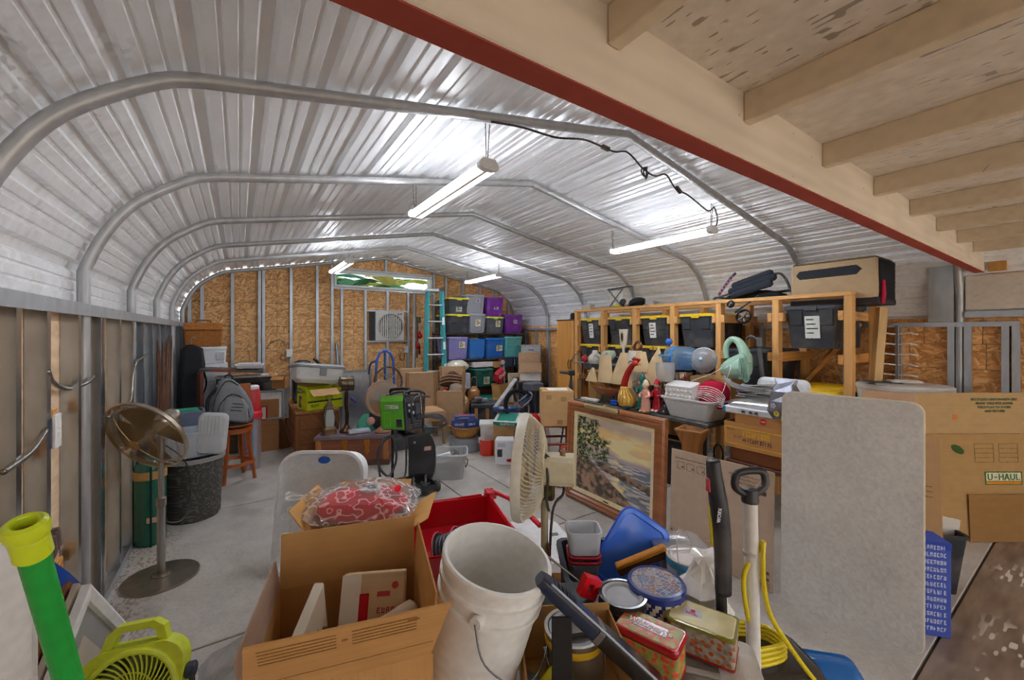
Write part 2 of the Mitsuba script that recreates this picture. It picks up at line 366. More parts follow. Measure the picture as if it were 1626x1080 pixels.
for side in (1, -1):
    for i in range(npan):
        s0, s1 = total - (i + 1) * SP * 4, total - i * SP * 4
        pts = []
        for k in range(4):
            for a, h in RIB:
                s = s0 + k * SP + a
                if s > 0.02: pts.append(at_arc(min(s, total), h))
        pts.append(at_arc(s1, 0)) if i else pts.append(at_arc(total, 0))
        if len(pts) < 4: continue
        p2 = np.array(pts); p2[:, 0] = np.where(side > 0, p2[:, 0], 2 * XC - p2[:, 0])
        y0 = YF + .15 if i < 3 else (YF + .15)
        m = loft([np.column_stack([p2[:, 0], np.full(len(p2), y), p2[:, 1]]) for y in (y0, YB + .12)], False, False)
        n = len(p2); keep = ~((m[1] % n == n - 1).any(1) & (m[1] % n == 0).any(1))
        ce.p('roof_panel', (m[0], m[1][keep]), cls='roof_metal', sm=0)
hp = profile(); full = np.vstack([hp, np.column_stack([2 * XC - hp[::-1, 0], hp[::-1, 1]])[1:]])
hm = None
for y in (0.77, 1.94, 3.09, 4.26, 5.43, 6.55, 7.70):
    if hm is None:
        d = ply(tube(np.column_stack([full[:, 0], full[:, 0] * 0, full[:, 1]]), .0275, 12), 'b4b6b8', 'gv', 35)
        hm = d
    key = numbered('ceiling__hoop'); scene[key] = {**hm, 'to_world': T4(tr(0, y, 0))}
# screw tips along the hoops
pts = []
for y in (1.94, 3.09, 4.26, 5.43, 6.55, 7.70):
    for k in range(1, 11):
        for x in (XC - .05 - k * .2286, XC + .05 + k * .2286):
            pts.append(mv(cyl(.004, .03, n=6), x, y + .034, hoop_z(x) - .002))
ce.p('screw_tips', cat(pts), 'd8d4cc', 'me', 0, kind='stuff')

# studs
def stud_mesh(L, w=.042, d=.064, t=.0025, lip=.010):
    o = [(-w / 2, 0), (w / 2, 0), (w / 2, lip), (w / 2 - t, lip), (w / 2 - t, t), (-w / 2 + t, t), (-w / 2 + t, d - t), (w / 2 - t, d - t), (w / 2 - t, d - lip), (w / 2, d - lip), (w / 2, d), (-w / 2, d)]
    return prism(o, L)
SC = 'b3bac2'
wl = S('wall_left')
# studs on the left: flat face towards the room (+x)
sl = ply(tf(stud_mesh(1.70), rot('z', 90)), SC, 'st', 0)
for y in [-2.4, -1.95, -1.5, -1.05, -.6, -.15, .3, .72, 1.13, 1.54, 1.95, 2.21, 2.49, 2.89, 3.28, 3.335, 3.73, 4.12, 4.54, 4.95, 5.35, 5.77, 6.18, 6.6, 7.0, 7.36, 7.62]:
    key = numbered('wall_left__stud'); scene[key] = {**sl, 'to_world': T4(tr(XL + .032, y, .02))}
wl.p('top_plate', cat(bb(XL - .034, XL + .036, YF, YB - .03, 1.742, 1.752), bb(XL + .033, XL + .036, YF, YB - .03, 1.69, 1.752)), SC, 'gv', 0)
wl.p('bottom_plate', cat(bb(XL - .034, XL + .036, YF, YB - .03, 0.001, .006), bb(XL + .033, XL + .036, YF, YB - .03, 0, .045)), SC, 'gv', 0)
for y0, y1 in ((YF, -.35), (-.35, .87), (.87, 2.09), (2.09, 3.31), (3.31, 4.14)):
    wl.p('sheathing', bb(XL - .0445, XL - .034, y0 + .002, y1 - .002, .012, 1.74), cls='osb_tan', sm=0)
wl.p('metal_sheet', bb(XL - .0445, XL - .036, 4.16, YB, .012, 1.74), 'a9aaa8', 'gv', 0)
# back wall
wb = S('wall_back')
OC = 'f6f0ea'
rows = [(0.06, 1.303, [-.74, .14, 1.36, 2.58, 3.80, XR + .03]), (1.307, 2.487, [-.74, .53, 1.74, 3.35, 4.57, XR + .03]), (2.491, 3.05, [-.4, .25, .87, 1.215, 3.27, 3.9, 4.9])]
win = (1.40, 3.25, 2.42, 2.73)
roof_poly = sg.Polygon(np.vstack([profile(.03), np.column_stack([2 * XC - profile(.03)[::-1, 0], profile(.03)[::-1, 1]])[1:]]))
hole = sg.box(win[0], win[2], win[1], win[3])
cool = sg.Point(2.383, 1.726).buffer(.235)
for z0, z1, xx in rows:
    for a, b in zip(xx[:-1], xx[1:]):
        g_ = sg.box(a + .002, z0, b - .002, z1).intersection(roof_poly).difference(hole).difference(cool)
        if g_.area > .01:
            wb.p('sheathing', tf(prism(g_, .011), tr(0, YB + .045, 0), rot('x', 90)), OC, 'osb', 0)
    
for x, z0 in [(-.61, 0), (-.46, 0), (-.08, 0), (.28, 0), (.335, 0), (.73, 0), (1.13, 0), (1.37, 0), (3.285, 0), (3.55, 0), (3.94, 0), (4.35, 0), (4.76, 0), (5.1, 0)]:
    wb.p('stud', mv(tf(stud_mesh(hoop_z(x) - .03 - z0), rot('z', 0)), x, YB - .032, z0 + .01), SC, 'gv', 0)
for x, z0, z1 in [(1.53, 0, 2.40), (1.94, 0, 2.40), (2.345, 2.02, 2.40), (2.345, 0, 1.44), (2.75, 0, 2.40), (3.14, 0, 2.40), (2.32, 2.76, 2.98)]:
    wb.p('stud', mv(stud_mesh(z1 - z0), x, YB - .032, z0 + .01), SC, 'gv', 0)
for x0, x1, z0 in [(1.95, 2.74, 2.0), (1.95, 2.74, 1.43), (1.39, 3.27, 2.385), (1.39, 3.27, 2.735)]:
    wb.p('header_track', bb(x0, x1, YB - .034, YB + .03, z0, z0 + .03), SC, 'gv', 0)
wb.p('bottom_plate', bb(XL, XR, YB - .034, YB + .03, 0, .03), SC, 'gv', 0)
# window
w1 = S('window_1'); FC = 'cfd3d0'
x0, x1, z0, z1 = win
for a in [(x0, x1, z1 - .045, z1), (x0, x1, z0, z0 + .035), (x0, x0 + .04, z0, z1), (x1 - .03, x1, z0, z1)]:
    w1.p('frame', bb(a[0], a[1], YB - .04, YB + .06, a[2], a[3], .004), FC, 'pl', 0)
w1.p('sash', cat(bb(x0 + .04, x1 - .075, YB, YB + .03, z0 + .035, z0 + .047), bb(x0 + .04, x1 - .075, YB, YB + .03, z1 - .057, z1 - .045), bb(x1 - .09, x1 - .075, YB, YB + .03, z0 + .035, z1 - .045), bb(x1 - .055, x1 - .045, YB + .02, YB + .05, z0 + .035, z1 - .045)), 'c2c9c8', 'me', 0)
w1.p('glass', mk([(x0 + .03, YB + .015, z0 + .03), (x1 - .02, YB + .015, z0 + .03), (x1 - .02, YB + .015, z1 - .04), (x0 + .03, YB + .015, z1 - .04)], [(0, 1, 2), (0, 2, 3)]), cls='glass', sm=0)
# right wall
wr = S('wall_right')
sr = ply(tf(stud_mesh(1.68), rot('z', 90), sc(1, -1, 1)), SC, 'gv', 0)
for y in [-2.4, -1.9, -1.4, -.9, -.5, -.1, .30, .455, .51, .72, .82, 1.17, 1.58, 1.99, 2.4, 2.81, 3.22, 3.63, 4.04, 4.45, 4.86, 5.27, 5.68, 6.09, 6.5, 6.91, 7.32, 7.6]:
    key = numbered('wall_right__stud'); scene[key] = {**sr, 'to_world': T4(tr(XR - .032, y, .01))}
wr.p('top_plate', cat(bb(XR - .036, XR + .034, .44, YB - .03, 1.685, 1.697), bb(XR - .036, XR - .033, .44, YB - .03, 1.655, 1.697)), SC, 'gv', 0)
wr.p('top_plate', cat(bb(XR - .036, XR + .034, YF, .735, 1.775, 1.787), bb(XR - .036, XR - .033, YF, .735, 1.735, 1.787)), SC, 'gv', 0)
wr.p('bottom_plate', bb(XR - .036, XR + .034, YF, YB - .03, 0, .04), SC, 'gv', 0)
for z0, z1, yy in ((.03, .50, [YF, 1.2, 3.64, 6.1, YB]), (.504, 1.28, [YF, -.25, 2.2, 4.64, 7.0, YB]), (1.284, 1.50, [YF, .62, 1.1, 3.4, 5.8, YB]), (1.504, 1.735, [YF, .64, 1.0, 3.2, 5.6, YB])):
    for a, b in zip(yy[:-1], yy[1:]):
        wr.p('sheathing', bb(XR + .034, XR + .0455, a + .003, b - .003, z0, z1), 'fff0dc', 'osb', 0)
wr.p('cream_board', bb(XR - .02, XR + .03, YF, .735, 1.80, 2.10, .004), 'cfc3b4', 'cream', 0)
wr.p('rim_sheathing', bb(XR - .01, XR + .03, YF, .62, 2.105, 2.31), 'd8b890', 'osb', 0)
wr.p('end_post', bb(XR - .05, XR - .01, .50, .60, 2.12, 2.31, .003), 'b98a4e', 'wd', 0)
wr.p('post_cover', cat(bb(XR - .045, XR - .04, .80, .96, 1.70, 2.42), bb(XR - .05, XR - .04, .80, .92, 2.05, 2.12)), 'a7a9a8', 'gv', 0)
# loft over the camera
lo = Th('loft_ceiling', kind='structure')
lo.p('beam', bb(XL, XR, .622, .682, 2.12, 2.40, .006), 'cbbfae', 'cream', 0)
lo.p('beam_bottom_paint', bb(XL + .01, XR - .005, .6225, .6815, 2.1165, 2.1205), '96483f', 'mt', 0)
jm = ply(bb(-.02, .02, YF + .1, .622, 2.232, 2.318, .003), 'cfc0a8', 'cream', 0)
for k in range(-2, 8):
    key = numbered('loft_ceiling__joist'); scene[key] = {**jm, 'to_world': T4(tr(.69 + .583 * k, 0, 0))}
for k, (a, b) in enumerate([(XL, .69), (.69, 1.856), (1.856, 3.022), (3.022, 4.188), (4.188, XR)]):
    lo.p('deck_board', bb(a + .002, b - .002, YF + .1, .66, 2.318, 2.332), cls='deck_paint', sm=0)

# ---------------------------------------------------------------- shop lights
def shop_light(x, y0, y1, z, zh, label):
    L = y1 - y0
    t = Th('shop_light', label, 'light', (x, (y0 + y1) / 2, z), group=None)
    hs = [(-.022, -.012), (-.028, .008), (-.042, .022), (-.03, .036), (.03, .036), (.042, .022), (.028, .008), (.022, -.012), (.008, -.02), (-.008, -.02)]
    t.p('housing', tf(prism(hs, L - .06, -L / 2 + .03), rot('x', 90)), 'e4e4e2', 'pl', 20)
    for s in (-1, 1):
        t.p('end_cap', tf(prism([(-.06, -.012), (-.06, .012), (-.04, .04), (.04, .04), (.06, .012), (.06, -.012), (.03, -.022), (-.03, -.022)], .04, -.02), tr(0, s * (L / 2 - .02), 0), rot('x', 90)), 'd6d8d8', 'pl', 20)
        d = ply(tube([(s * .042, -L / 2 + .04, -.006), (s * .042, L / 2 - .04, -.006)], .015, 10), 'ffffff', 'mt', True)
        t.p('tube', None, shape={**d, 'emitter': {'type': 'area', 'radiance': {'type': 'rgb', 'value': [LAMP * .95, LAMP * .99, LAMP * 1.06]}}})
        zz = zh - z
        t.p('hanging_cable', cat(tube([(-.004, s * (L / 2 - .03), .03), (-.015, s * (L / 2 - .02), zz)], .0022, 5), tube([(.004, s * (L / 2 - .03), .03), (.012, s * (L / 2 - .02), zz)], .0022, 5)), '3a3a3c', 'mt', 0)
    return t
shop_light(1.15, 1.93, 3.10, 2.525, 2.765, 'white twin tube shop light hanging nearest the ridge in front, above the welder')
shop_light(3.40, 1.93, 3.10, 2.485, 2.72, 'glowing shop light hanging over the framed painting and the wooden shelf frame')
shop_light(1.17, 5.43, 6.55, 2.51, 2.745, 'far shop light hanging just in front of the high window')
shop_light(3.42, 5.43, 6.55, 2.51, 2.71, 'far shop light hanging above the coloured storage totes')
# unseen outer siding added to keep light out of the sheathing joints, and the garden seen through the high window
sd = sg.Polygon(np.vstack([profile(.04), np.column_stack([2 * XC - profile(.04)[::-1, 0], profile(.04)[::-1, 1]])[1:]])).difference(hole).difference(cool)
wb.p('siding', tf(prism(sd, .004), tr(0, YB + .052, 0), rot('x', 90)), '5a4634', 'mt', 0)
def banana(label, at, h, n, seed, c):
    t = Th('banana_plant', label, 'plant', at, group=None); r_ = random.Random(seed)
    t.p('stem', tube(smooth_path([(0, 0, 0), (.05, 0, h * .5), (0, .03, h * .8)]), [.10] * 12 + [.05], 10), '7d8a4a', 'mt', True)
    for k in range(n):
        a = 2 * math.pi * k / n + r_.uniform(-.4, .4); L = r_.uniform(1.0, 1.5); up_ = r_.uniform(.15, .75)
        def leaf(u, v):
            x = L * v * math.cos(.5) ; z = up_ * L * v - .55 * L * v * v
            wdt = .24 * np.sin(np.pi * np.clip(v * .92 + .06, 0, 1)) ** .7
            s = (u - .5) * 2
            px, py = x, s * wdt
            return px * math.cos(a) - py * math.sin(a), px * math.sin(a) + py * math.cos(a), h * .78 + z - .25 * np.abs(s) * wdt + .012 * np.sin(v * 60) * np.abs(s)
        t.p('leaf', sheet(leaf, 7, 14), c[k % len(c)], 'lf', True)
GREENS = ['1f4a2a', '2f5f34', '4a7a3f', '2a5640']
banana('broad leaved banana plant outside the left half of the high window', (1.9, 9.3, -.14), 3.45, 9, 3, GREENS)
banana('yellowish banana plant outside the middle of the high window', (3.0, 9.5, -.14), 3.6, 9, 5, ['6a7a34', '3a6238', '7a7a3a', '34604a'])
banana('dense banana plant outside the right end of the high window', (3.9, 9.2, -.14), 3.3, 9, 8, GREENS[::-1])
banana('tall banana plant farther back beyond the high window', (3.1, 10.6, -.14), 3.7, 10, 11, ['2f5f54', '427a68', '2a5648'])
# cord with inline plugs along the nearest hoop
t = Th('extension_cable', 'black cord with inline plugs hanging along the nearest roof hoop between the front lights', 'cord')
cps = [(1.16, 1.93, 2.77), (1.35, 1.90, 2.78), (1.6, 1.90, 2.79), (1.85, 1.90, 2.84), (2.1, 1.90, 2.83), (2.25, 1.90, 2.86), (2.4, 1.89, 2.78), (2.55, 1.90, 2.76), (2.68, 1.90, 2.80), (2.8, 1.90, 2.72), (2.95, 1.90, 2.70), (3.1, 1.9, 2.66), (3.25, 1.9, 2.62), (3.38, 1.92, 2.68)]
t.p('cord', tube(smooth_path(cps), .006, 6), '2b2b2e', 'pl', True)
for x, z, a in ((2.03, 2.835, 5), (2.84, 2.715, 30)): t.p('inline_plug', tf(bb(-.035, .035, -.013, .013, -.013, .013, .004), tr(x, 1.90, z), rot('y', a)), '1f1f22', 'pl', 0)
t.p('coil', cat(*[tf(tube(circ(.035 + .004 * k, 0, 16), .005, 5, True), tr(2.42 + .01 * k, 1.89, 2.755), rot('x', 80 + 8 * k), rot('y', 20 * k)) for k in range(3)]), '2b2b2e', 'pl', True)
t.p('drop', tube(smooth_path([(3.38, 1.92, 2.68), (3.46, 1.94, 2.62), (3.47, 1.95, 2.55), (3.41, 1.95, 2.515)]), .005, 5), '2b2b2e', 'pl', True)
t = Th('wall_outlet', 'white outlet box with loose cable on a back wall stud left of the window', 'outlet', (.70, YB - .05, 1.20)); t.p('box', bb(-.045, .045, -.01, .03, 0, .13, .005), 'dfe0e0', 'pl', 0); t.p('cable', tube(smooth_path([(-.02, .0, .12), (-.12, .03, .28), (-.26, .05, .24), (-.32, .06, .14)]), .007, 6), '6a5a48', 'pl', True); t.p('loose_end', tube(smooth_path([(-.02, .0, .0), (-.06, .0, -.05), (-.13, .02, -.03), (-.10, .03, .05)]), .006, 6), '4a3a2c', 'pl', True)
t = Th('wall_outlet', 'small white outlet with a hanging brown cord on the stud below the round cooler', 'outlet', (2.70, YB - .05, 1.22)); t.p('box', bb(-.04, .04, -.01, .03, 0, .12, .005), 'dfe0e0', 'pl', 0); t.p('cord', tube(smooth_path([(-.02, -.01, .08), (-.10, -.01, .02), (-.13, -.01, -.10), (-.06, -.01, -.15), (-.03, -.01, -.02)]), .008, 6), '5a3a26', 'pl', True)
# ---------------------------------------------------------------- makers
def tub(w, d, h, tw=.88, td=None, th=.004, r=.04, rim=.012, n=4):
    """open tub: outer wall, rolled rim, inner wall"""
    td = td or tw
    R = [rr(w * tw, d * td, r, 0, n), rr(w, d, r, h - .02, n), rr(w + 2 * rim, d + 2 * rim, r + rim, h - .018, n), rr(w + 2 * rim, d + 2 * rim, r + rim, h, n),
         rr(w - 2 * th, d - 2 * th, r, h, n), rr(w * tw - 2 * th, d * td - 2 * th, r, th, n)]
    return loft(R)
def lid_mesh(w, d, h=.03, r=.05, dome=.012):
    R = [rr(w, d, r, 0), rr(w + .012, d + .012, r, .004), rr(w + .012, d + .012, r, h * .6), rr(w - .01, d - .01, r, h), rr(w - .09, d - .09, r, h), rr(w - .11, d - .11, r, h - dome)]
    return loft(R)
def tote(label, at, rz, w, d, h, c, lc=None, style='ribbed', paper=None, group=None, cat_='storage tote', lid=True, name='storage_tote', M=None):
    t = Th(name, label, cat_, at, rz, group, M=M)
    lc = lc or c
    t.p('body', tub(w, d, h), c, 'pl', 30)
    tw = .88
    def fz(z): return -d / 2 * (tw + (1 - tw) * z / h)      # front face at height z
    def fx(z): return w / 2 * (tw + (1 - tw) * z / h)
    if style == 'ribbed':
        for s in (-1, 1):
            z0, z1 = h * .55, h - .03
            m = loft([np.array([[s * w * .28 - .05, fz(z) - o, z], [s * w * .28 + .05, fz(z) - o, z], [s * w * .28 + .05, fz(z) + .01, z], [s * w * .28 - .05, fz(z) + .01, z]]) for z, o in ((z0, .003), (z0 + .01, .014), (z1, .014))])
            t.p('handle_pad', m, c, 'pl', 0)
        rb = []
        for k in range(5):
            y = d * (-.36 + .18 * k)
            for s in (-1, 1):
                rb.append(loft([np.array([[s * (fx(z) - .003), y - .012, z], [s * (fx(z) + .006), y - .008, z], [s * (fx(z) + .006), y + .008, z], [s * (fx(z) - .003), y + .012, z]])[::s] for z in (.02, h - .03)]))
        t.p('rib', cat(rb), c, 'pl', 0, kind='stuff')
    elif style == 'panel':
        m = loft([np.array([[-fx(z) * .42, fz(z) - o, z], [fx(z) * .42, fz(z) - o, z], [fx(z) * .36, fz(z) + .01, z], [-fx(z) * .36, fz(z) + .01, z]]) for z, o in ((.02, .002), (.03, .010), (h * .93, .010), (h * .95, .002))])
        t.p('front_panel', m, c, 'pl', 0)
        for s in (-1, 1):
            t.p('corner_rib', loft([np.array([[s * fx(z) * .80 - .03, fz(z) - .008, z], [s * fx(z) * .80 + .03, fz(z) - .008, z], [s * fx(z) * .80 + .035, fz(z) + .01, z], [s * fx(z) * .80 - .035, fz(z) + .01, z]]) for z in (.02, h - .03)]), c, 'pl', 0)
    if lid:
        t.p('lid', mv(lid_mesh(w + .02, d + .02, .035), 0, 0, h - .012), lc, 'pl', 30)
        lr = cat([bb(-w / 2 + .07, w / 2 - .07, y - .012, y + .012, h + .008, h + .021, .004) for y in np.linspace(-d * .34, d * .34, 5)])
        t.p('lid_rib', lr, lc, 'pl', 0, kind='stuff')
        t.p('latch', bb(-.05, .05, -d / 2 - .022, -d / 2 - .008, h - .03, h + .012, .004), lc, 'pl', 0)
    if paper:
        x, z, pw, ph, pc = paper[:5]
        m = bb(-pw / 2, pw / 2, -.0012, 0, -ph / 2, ph / 2)
        sl = math.degrees(math.atan(d / 2 * (1 - tw) / h))
        A = tr(x, fz(z) - .0135, z) @ rot('x', sl)
        k = t.p('label_paper', tf(m, A), pc, 'mt', 0, label='pale paper label')
        t.p(k + '__print', cat([tf(bb(-pw * .38, pw * (.1 + .28 * ((i * 7) % 3) / 2), -.0022, -.001, ph * (.34 - .2 * i) - .006, ph * (.34 - .2 * i) + .006), A) for i in range(4)]), '55534f', 'mt', 0)
    return t
def rect_frame(w, h, sec, th=0):
    """picture frame standing in xz, centred on x, base at z 0; sec: (inset, y) from the outer edge inwards"""
    R = []
    for i, y in sec:
        a, b = w / 2 - i, h - i
        R.append(np.array([(-a, y, i), (a, y, i), (a, y, b), (-a, y, b)]))
    return loft(R, close=True)
def carton(label, at, rz, w, d, h, c='b98f62', flaps=None, cat_='cardboard box', group=None, name='cardboard_box', tape=True, M=None):
    """closed carton with seam and tape (flaps=None) or open with four flaps at the given angles (front, right, back, left; 0 = upright, 90 = out flat)"""
    t = Th(name, label, cat_, at, rz, group, M=M)
    if flaps is None:
        t.p('body', bb(-w / 2, w / 2, -d / 2, d / 2, 0, h - .008, .006), c, 'cb', 0)
        for s in (-1, 1):
            t.p('flap', bb(-w / 2 + .001, w / 2 - .001, *((.0015, d / 2 - .001) if s > 0 else (-d / 2 + .001, -.0015)), h - .008, h - .003, .001), c, 'cb', 0)
        if tape:
            t.p('tape', cat(bb(-w / 2 + .01, w / 2 - .01, -.03, .03, h - .003, h - .002), bb(-w / 2 - .0012, -w / 2, -.03, .03, h - .07, h - .003), bb(w / 2, w / 2 + .0012, -.03, .03, h - .07, h - .003)), 'a9895f', 'gl', 0)
    else:
        k = .004
        t.p('body', cat(bb(-w / 2, w / 2, -d / 2, -d / 2 + k, 0, h), bb(-w / 2, w / 2, d / 2 - k, d / 2, 0, h), bb(-w / 2, -w / 2 + k, -d / 2, d / 2, 0, h), bb(w / 2 - k, w / 2, -d / 2, d / 2, 0, h), bb(-w / 2, w / 2, -d / 2, d / 2, 0, .006)), c, 'cb', 0)
        for i, a in enumerate(flaps):
            if a is None: continue
            L, F = (w, d * .5) if i % 2 == 0 else (d, w * .5)
            F = min(F, .5 * min(w, d))
            m = tf(bb(-L / 2 + .003, L / 2 - .003, -k / 2, k / 2, 0, F), rot('x', a))
            off = d / 2 if i % 2 == 0 else w / 2
            t.p('flap', tf(m, rot('z', [0, 90, 180, 270][i]), tr(0, -off + k / 2, h)), c, 'cb', 0)
    return t
def paperprint(t, m, c, part='print', label=None): return t.p(part, m, c, 'mt', 0, label=label)
def face_text(s, h, x, y, z, bold=True): return mv(up(text(s, h, bold, .0012)), x, y, z)   # reads along +x on a face towards -y
def scribble(w, h, n, seed=0, y=0.0):
    """a line of unreadable printed characters: n upright strokes and bars, standing in xz facing -y"""
    r_, o = random.Random(seed), []
    for k in range(n):
        x = -w / 2 + w * (k + .5) / n; q = w / n
        o.append(bb(x - q * .36, x - q * .14, y - .0012, y, 0, h))
        if r_.random() < .75: o.append(bb(x - q * .36, x + q * .3, y - .0012, y, h * .8, h))
        if r_.random() < .6: o.append(bb(x - q * .36, x + q * .3, y - .0012, y, 0, h * .2))
        if r_.random() < .5: o.append(bb(x + q * .1, x + q * .3, y - .0012, y, h * .1, h * .9))
        if r_.random() < .5: o.append(bb(x - q * .2, x + q * .2, y - .0012, y, h * .42, h * .58))
    return cat(o)
# ---------------------------------------------------------------- wooden shelf frame with black totes, right side
PINE = 'd9a566'
sh = Th('storage_rack', 'open pine shelf frame of two-by-fours holding black totes along the right wall', 'shelf', (0, 0, 0))
XS, XB = 4.47, 5.12
YP = [1.31, 1.89, 2.47, 3.05, 3.63, 4.21, 4.77]
pm = {}
for x in (XS, XB):
    for y in YP:
        sh.p('post', bb(x - .044, x + .044, y - .03, y + .03, 0, 1.93, .003), PINE, 'wd', 0)
for x in (XS, XB):
    sh.p('top_rail', bb(x - .046, x + .046, 1.28, 4.82, 1.93, 1.967, .003), PINE, 'wd', 0)
for zt in (1.80, 1.405, .96):
    for y in YP:
        for s in (-1, 1):
            if (s < 0 and y == YP[0]) or (s > 0 and y == YP[-1]): continue
            sh.p('side_rail', bb(XS - .05, XB + .05, y + s * .05 - .02, y + s * .05 + .02, zt - .085, zt, .003), PINE if zt > 1.5 else 'c98f4e', 'wd', 0)
for y0, y1, z0, z1 in ((1.45, 2.4, .5, 1.33), (2.0, 1.4, .9, 1.7)):
    sh.p('brace', tube([(XB - .08, y0, z0), (XB - .08, y1, z1)], .03, 4), 'c08a4c', 'wd', 0)
BK = '33363b'; YL = 'e8c21f'
g = 'black totes with yellow lids hung in the shelf frame'
for (y, z, txt, pp) in [(4.49, 1.79, 'black yellow-lidded tote in the farthest upper bay of the pine shelf frame', (.02, .2, .09, .22, 'e6e6e2')),
                        (3.92, 1.79, 'black yellow-lidded tote behind the white vase lamp, upper row of the pine frame', None),
                        (3.34, 1.79, 'black yellow-lidded tote with paper sheet, third from the far end of the upper row', (-.02, .2, .1, .2, 'e9e9e6')),
                        (2.76, 1.79, 'black yellow-lidded tote in the upper row, nearest beside the empty bay', None),
                        (4.49, 1.395, 'black yellow-lidded tote in the farthest lower bay behind the glass lamp globes', None),
                        (3.92, 1.395, 'black yellow-lidded tote in the lower row behind the model ship sails', None),
                        (3.34, 1.395, 'black yellow-lidded tote in the lower row above the blue cake carrier', None)]:
    tote(txt, (4.81, y, z - .355), -90, .43, .70, .37, BK, YL, 'ribbed', pp, g)
t = tote('large black tote with printed label hanging in the nearest upper bay under the tan crate', (4.81, 1.60, 1.455), -90, .43, .70, .385, '2f3238', '3b3f45', 'ribbed', (.01, .20, .12, .21, 'dfe6e2'))
t.p('label_mark', cat(bb(-.048, -.012, -.333, -.331, .258, .288), bb(-.0, .055, -.333, -.331, .262, .285)), '2d63a8', 'mt', 0)
tote('black tote with a white label in the lower row behind the green goose', (4.81, 2.18, 1.04), -90, .43, .70, .37, '2f3237', '2f3237', 'ribbed', (-.08, .18, .10, .2, 'd9e2e0'))
tote('black tote with bright yellow lid low in the nearest bay behind the marbled tabletop', (4.75, 1.60, .68), -90, .43, .80, .37, BK, 'f0c818', 'ribbed', None)
# soft crate on top
t = Th('pet_crate', 'tan fabric soft-sided pet crate with dark window on top of the shelf frame', 'pet crate', (4.80, 1.475, 1.858), -90)
w, d, h = .66, .50, .42
t.p('cover', bump(loft([rr(w, d, .03, 0, 3), rr(w + .01, d, .03, .1, 3), rr(w, d, .03, h - .03, 3), rr(w - .05, d - .04, .04, h, 3)]), .008, 5), 'bfa786', 'cl', 50)
t.p('window_flap', up(prism([(-.25, .26), (-.28, .30), (-.25, .34), (.19, .35), (.23, .31), (.19, .265)], .006, d / 2 - .004)), '35383f', 'cl', 0)
t.p('end_panel', bb(w / 2 - .004, w / 2 + .012, -d / 2 + .03, d / 2 - .03, .03, h - .03, .01), '25272b', 'cl', 0)
t.p('piping', tube(np.vstack([rr(w - .02, d - .02, .04, h - .015, 4)]), .008, 6, close=True), '6b5f52', 'cl', True)
t.p('base_tray', bb(-w / 2 - .0, w / 2 + .012, -d / 2 - .006, d / 2, -.002, .055, .008), '3d3a3c', 'cl', 0)
t.p('strap', tube([(w / 2 + .016, -.16, .20), (w / 2 + .03, -.19, .08), (w / 2 + .02, -.18, .0)], .018, 6), 'c2304a', 'cl', True, label='red strap')
# folded stroller
t = Th('folded_stroller', 'folded black stroller lying on the top rail of the shelf frame', 'stroller', (4.62, 2.17, 1.97), -90, M=sc(1.12, 1, 1.15))
for k, (z, x0, x1) in enumerate(((.20, -.18, .20), (.15, -.20, .24), (.10, -.16, .22))):
    t.p('padded_roll', tf(loft([circ(r_, x, 14) for x, r_ in ((x0, .015), (x0 + .02, .03), (x1 - .02, .034), (x1, .02))]), tr(0, -.10 - .03 * k, z - .03), rot('y', 90), rot('x', 0), rot('y', -14)), '2f333b', 'cl', 40)
t.p('frame', cat(tube(smooth_path([(-.36, -.1, .02), (-.1, -.12, .08), (.2, -.1, .2), (.27, -.05, .17), (.33, -.05, .03)]), .011, 7), tube([(-.3, .1, .03), (.3, .06, .06)], .011, 7), tube([(-.33, -.12, .03), (-.33, .1, .03)], .01, 7), tube([(.1, -.16, .02), (-.1, -.2, -.13)], .01, 7)), '202226', 'pl', True)
t.p('handle', tube(smooth_path([(-.30, -.12, .05), (-.17, -.14, .2), (-.12, -.14, .245)]), .013, 8), '4a4350', 'mt', True)
t.p('fabric_seat', bump(loft([rr(.52, .16, .03, .0), rr(.5, .2, .03, .03), rr(.3, .18, .03, .07)]), .01, 7), '26282d', 'cl', 50)
for k, (x, z) in enumerate(((-.02, -.17), (-.14, -.05))):
    R = .07 if k == 0 else .035
    wk = t.p('wheel', tf(lathe([(R - .012, -.012), (R, -.009), (R, .009), (R - .012, .012)], 20, True), tr(x, -.2, z), rot('x', 68)), '1b1c1e', 'mt', 40)
    t.p(wk + '__hub', tf(cat(cyl(.014, .03, z=-.015), *[tf(bb(.0, R - .01, -.006, .006, -.004, .004), rot('z', 72 * q)) for q in range(5)]), tr(x, -.2, z), rot('x', 68)), '34363a', 'pl', 0)
t.p('beads', cat([sph(.009, -.28 + .012 * k, -.15, .05 + .013 * k + .02 * (k % 2), 8) for k in range(12)]), 'b9709a', 'gl', True, label='pink and white beads')
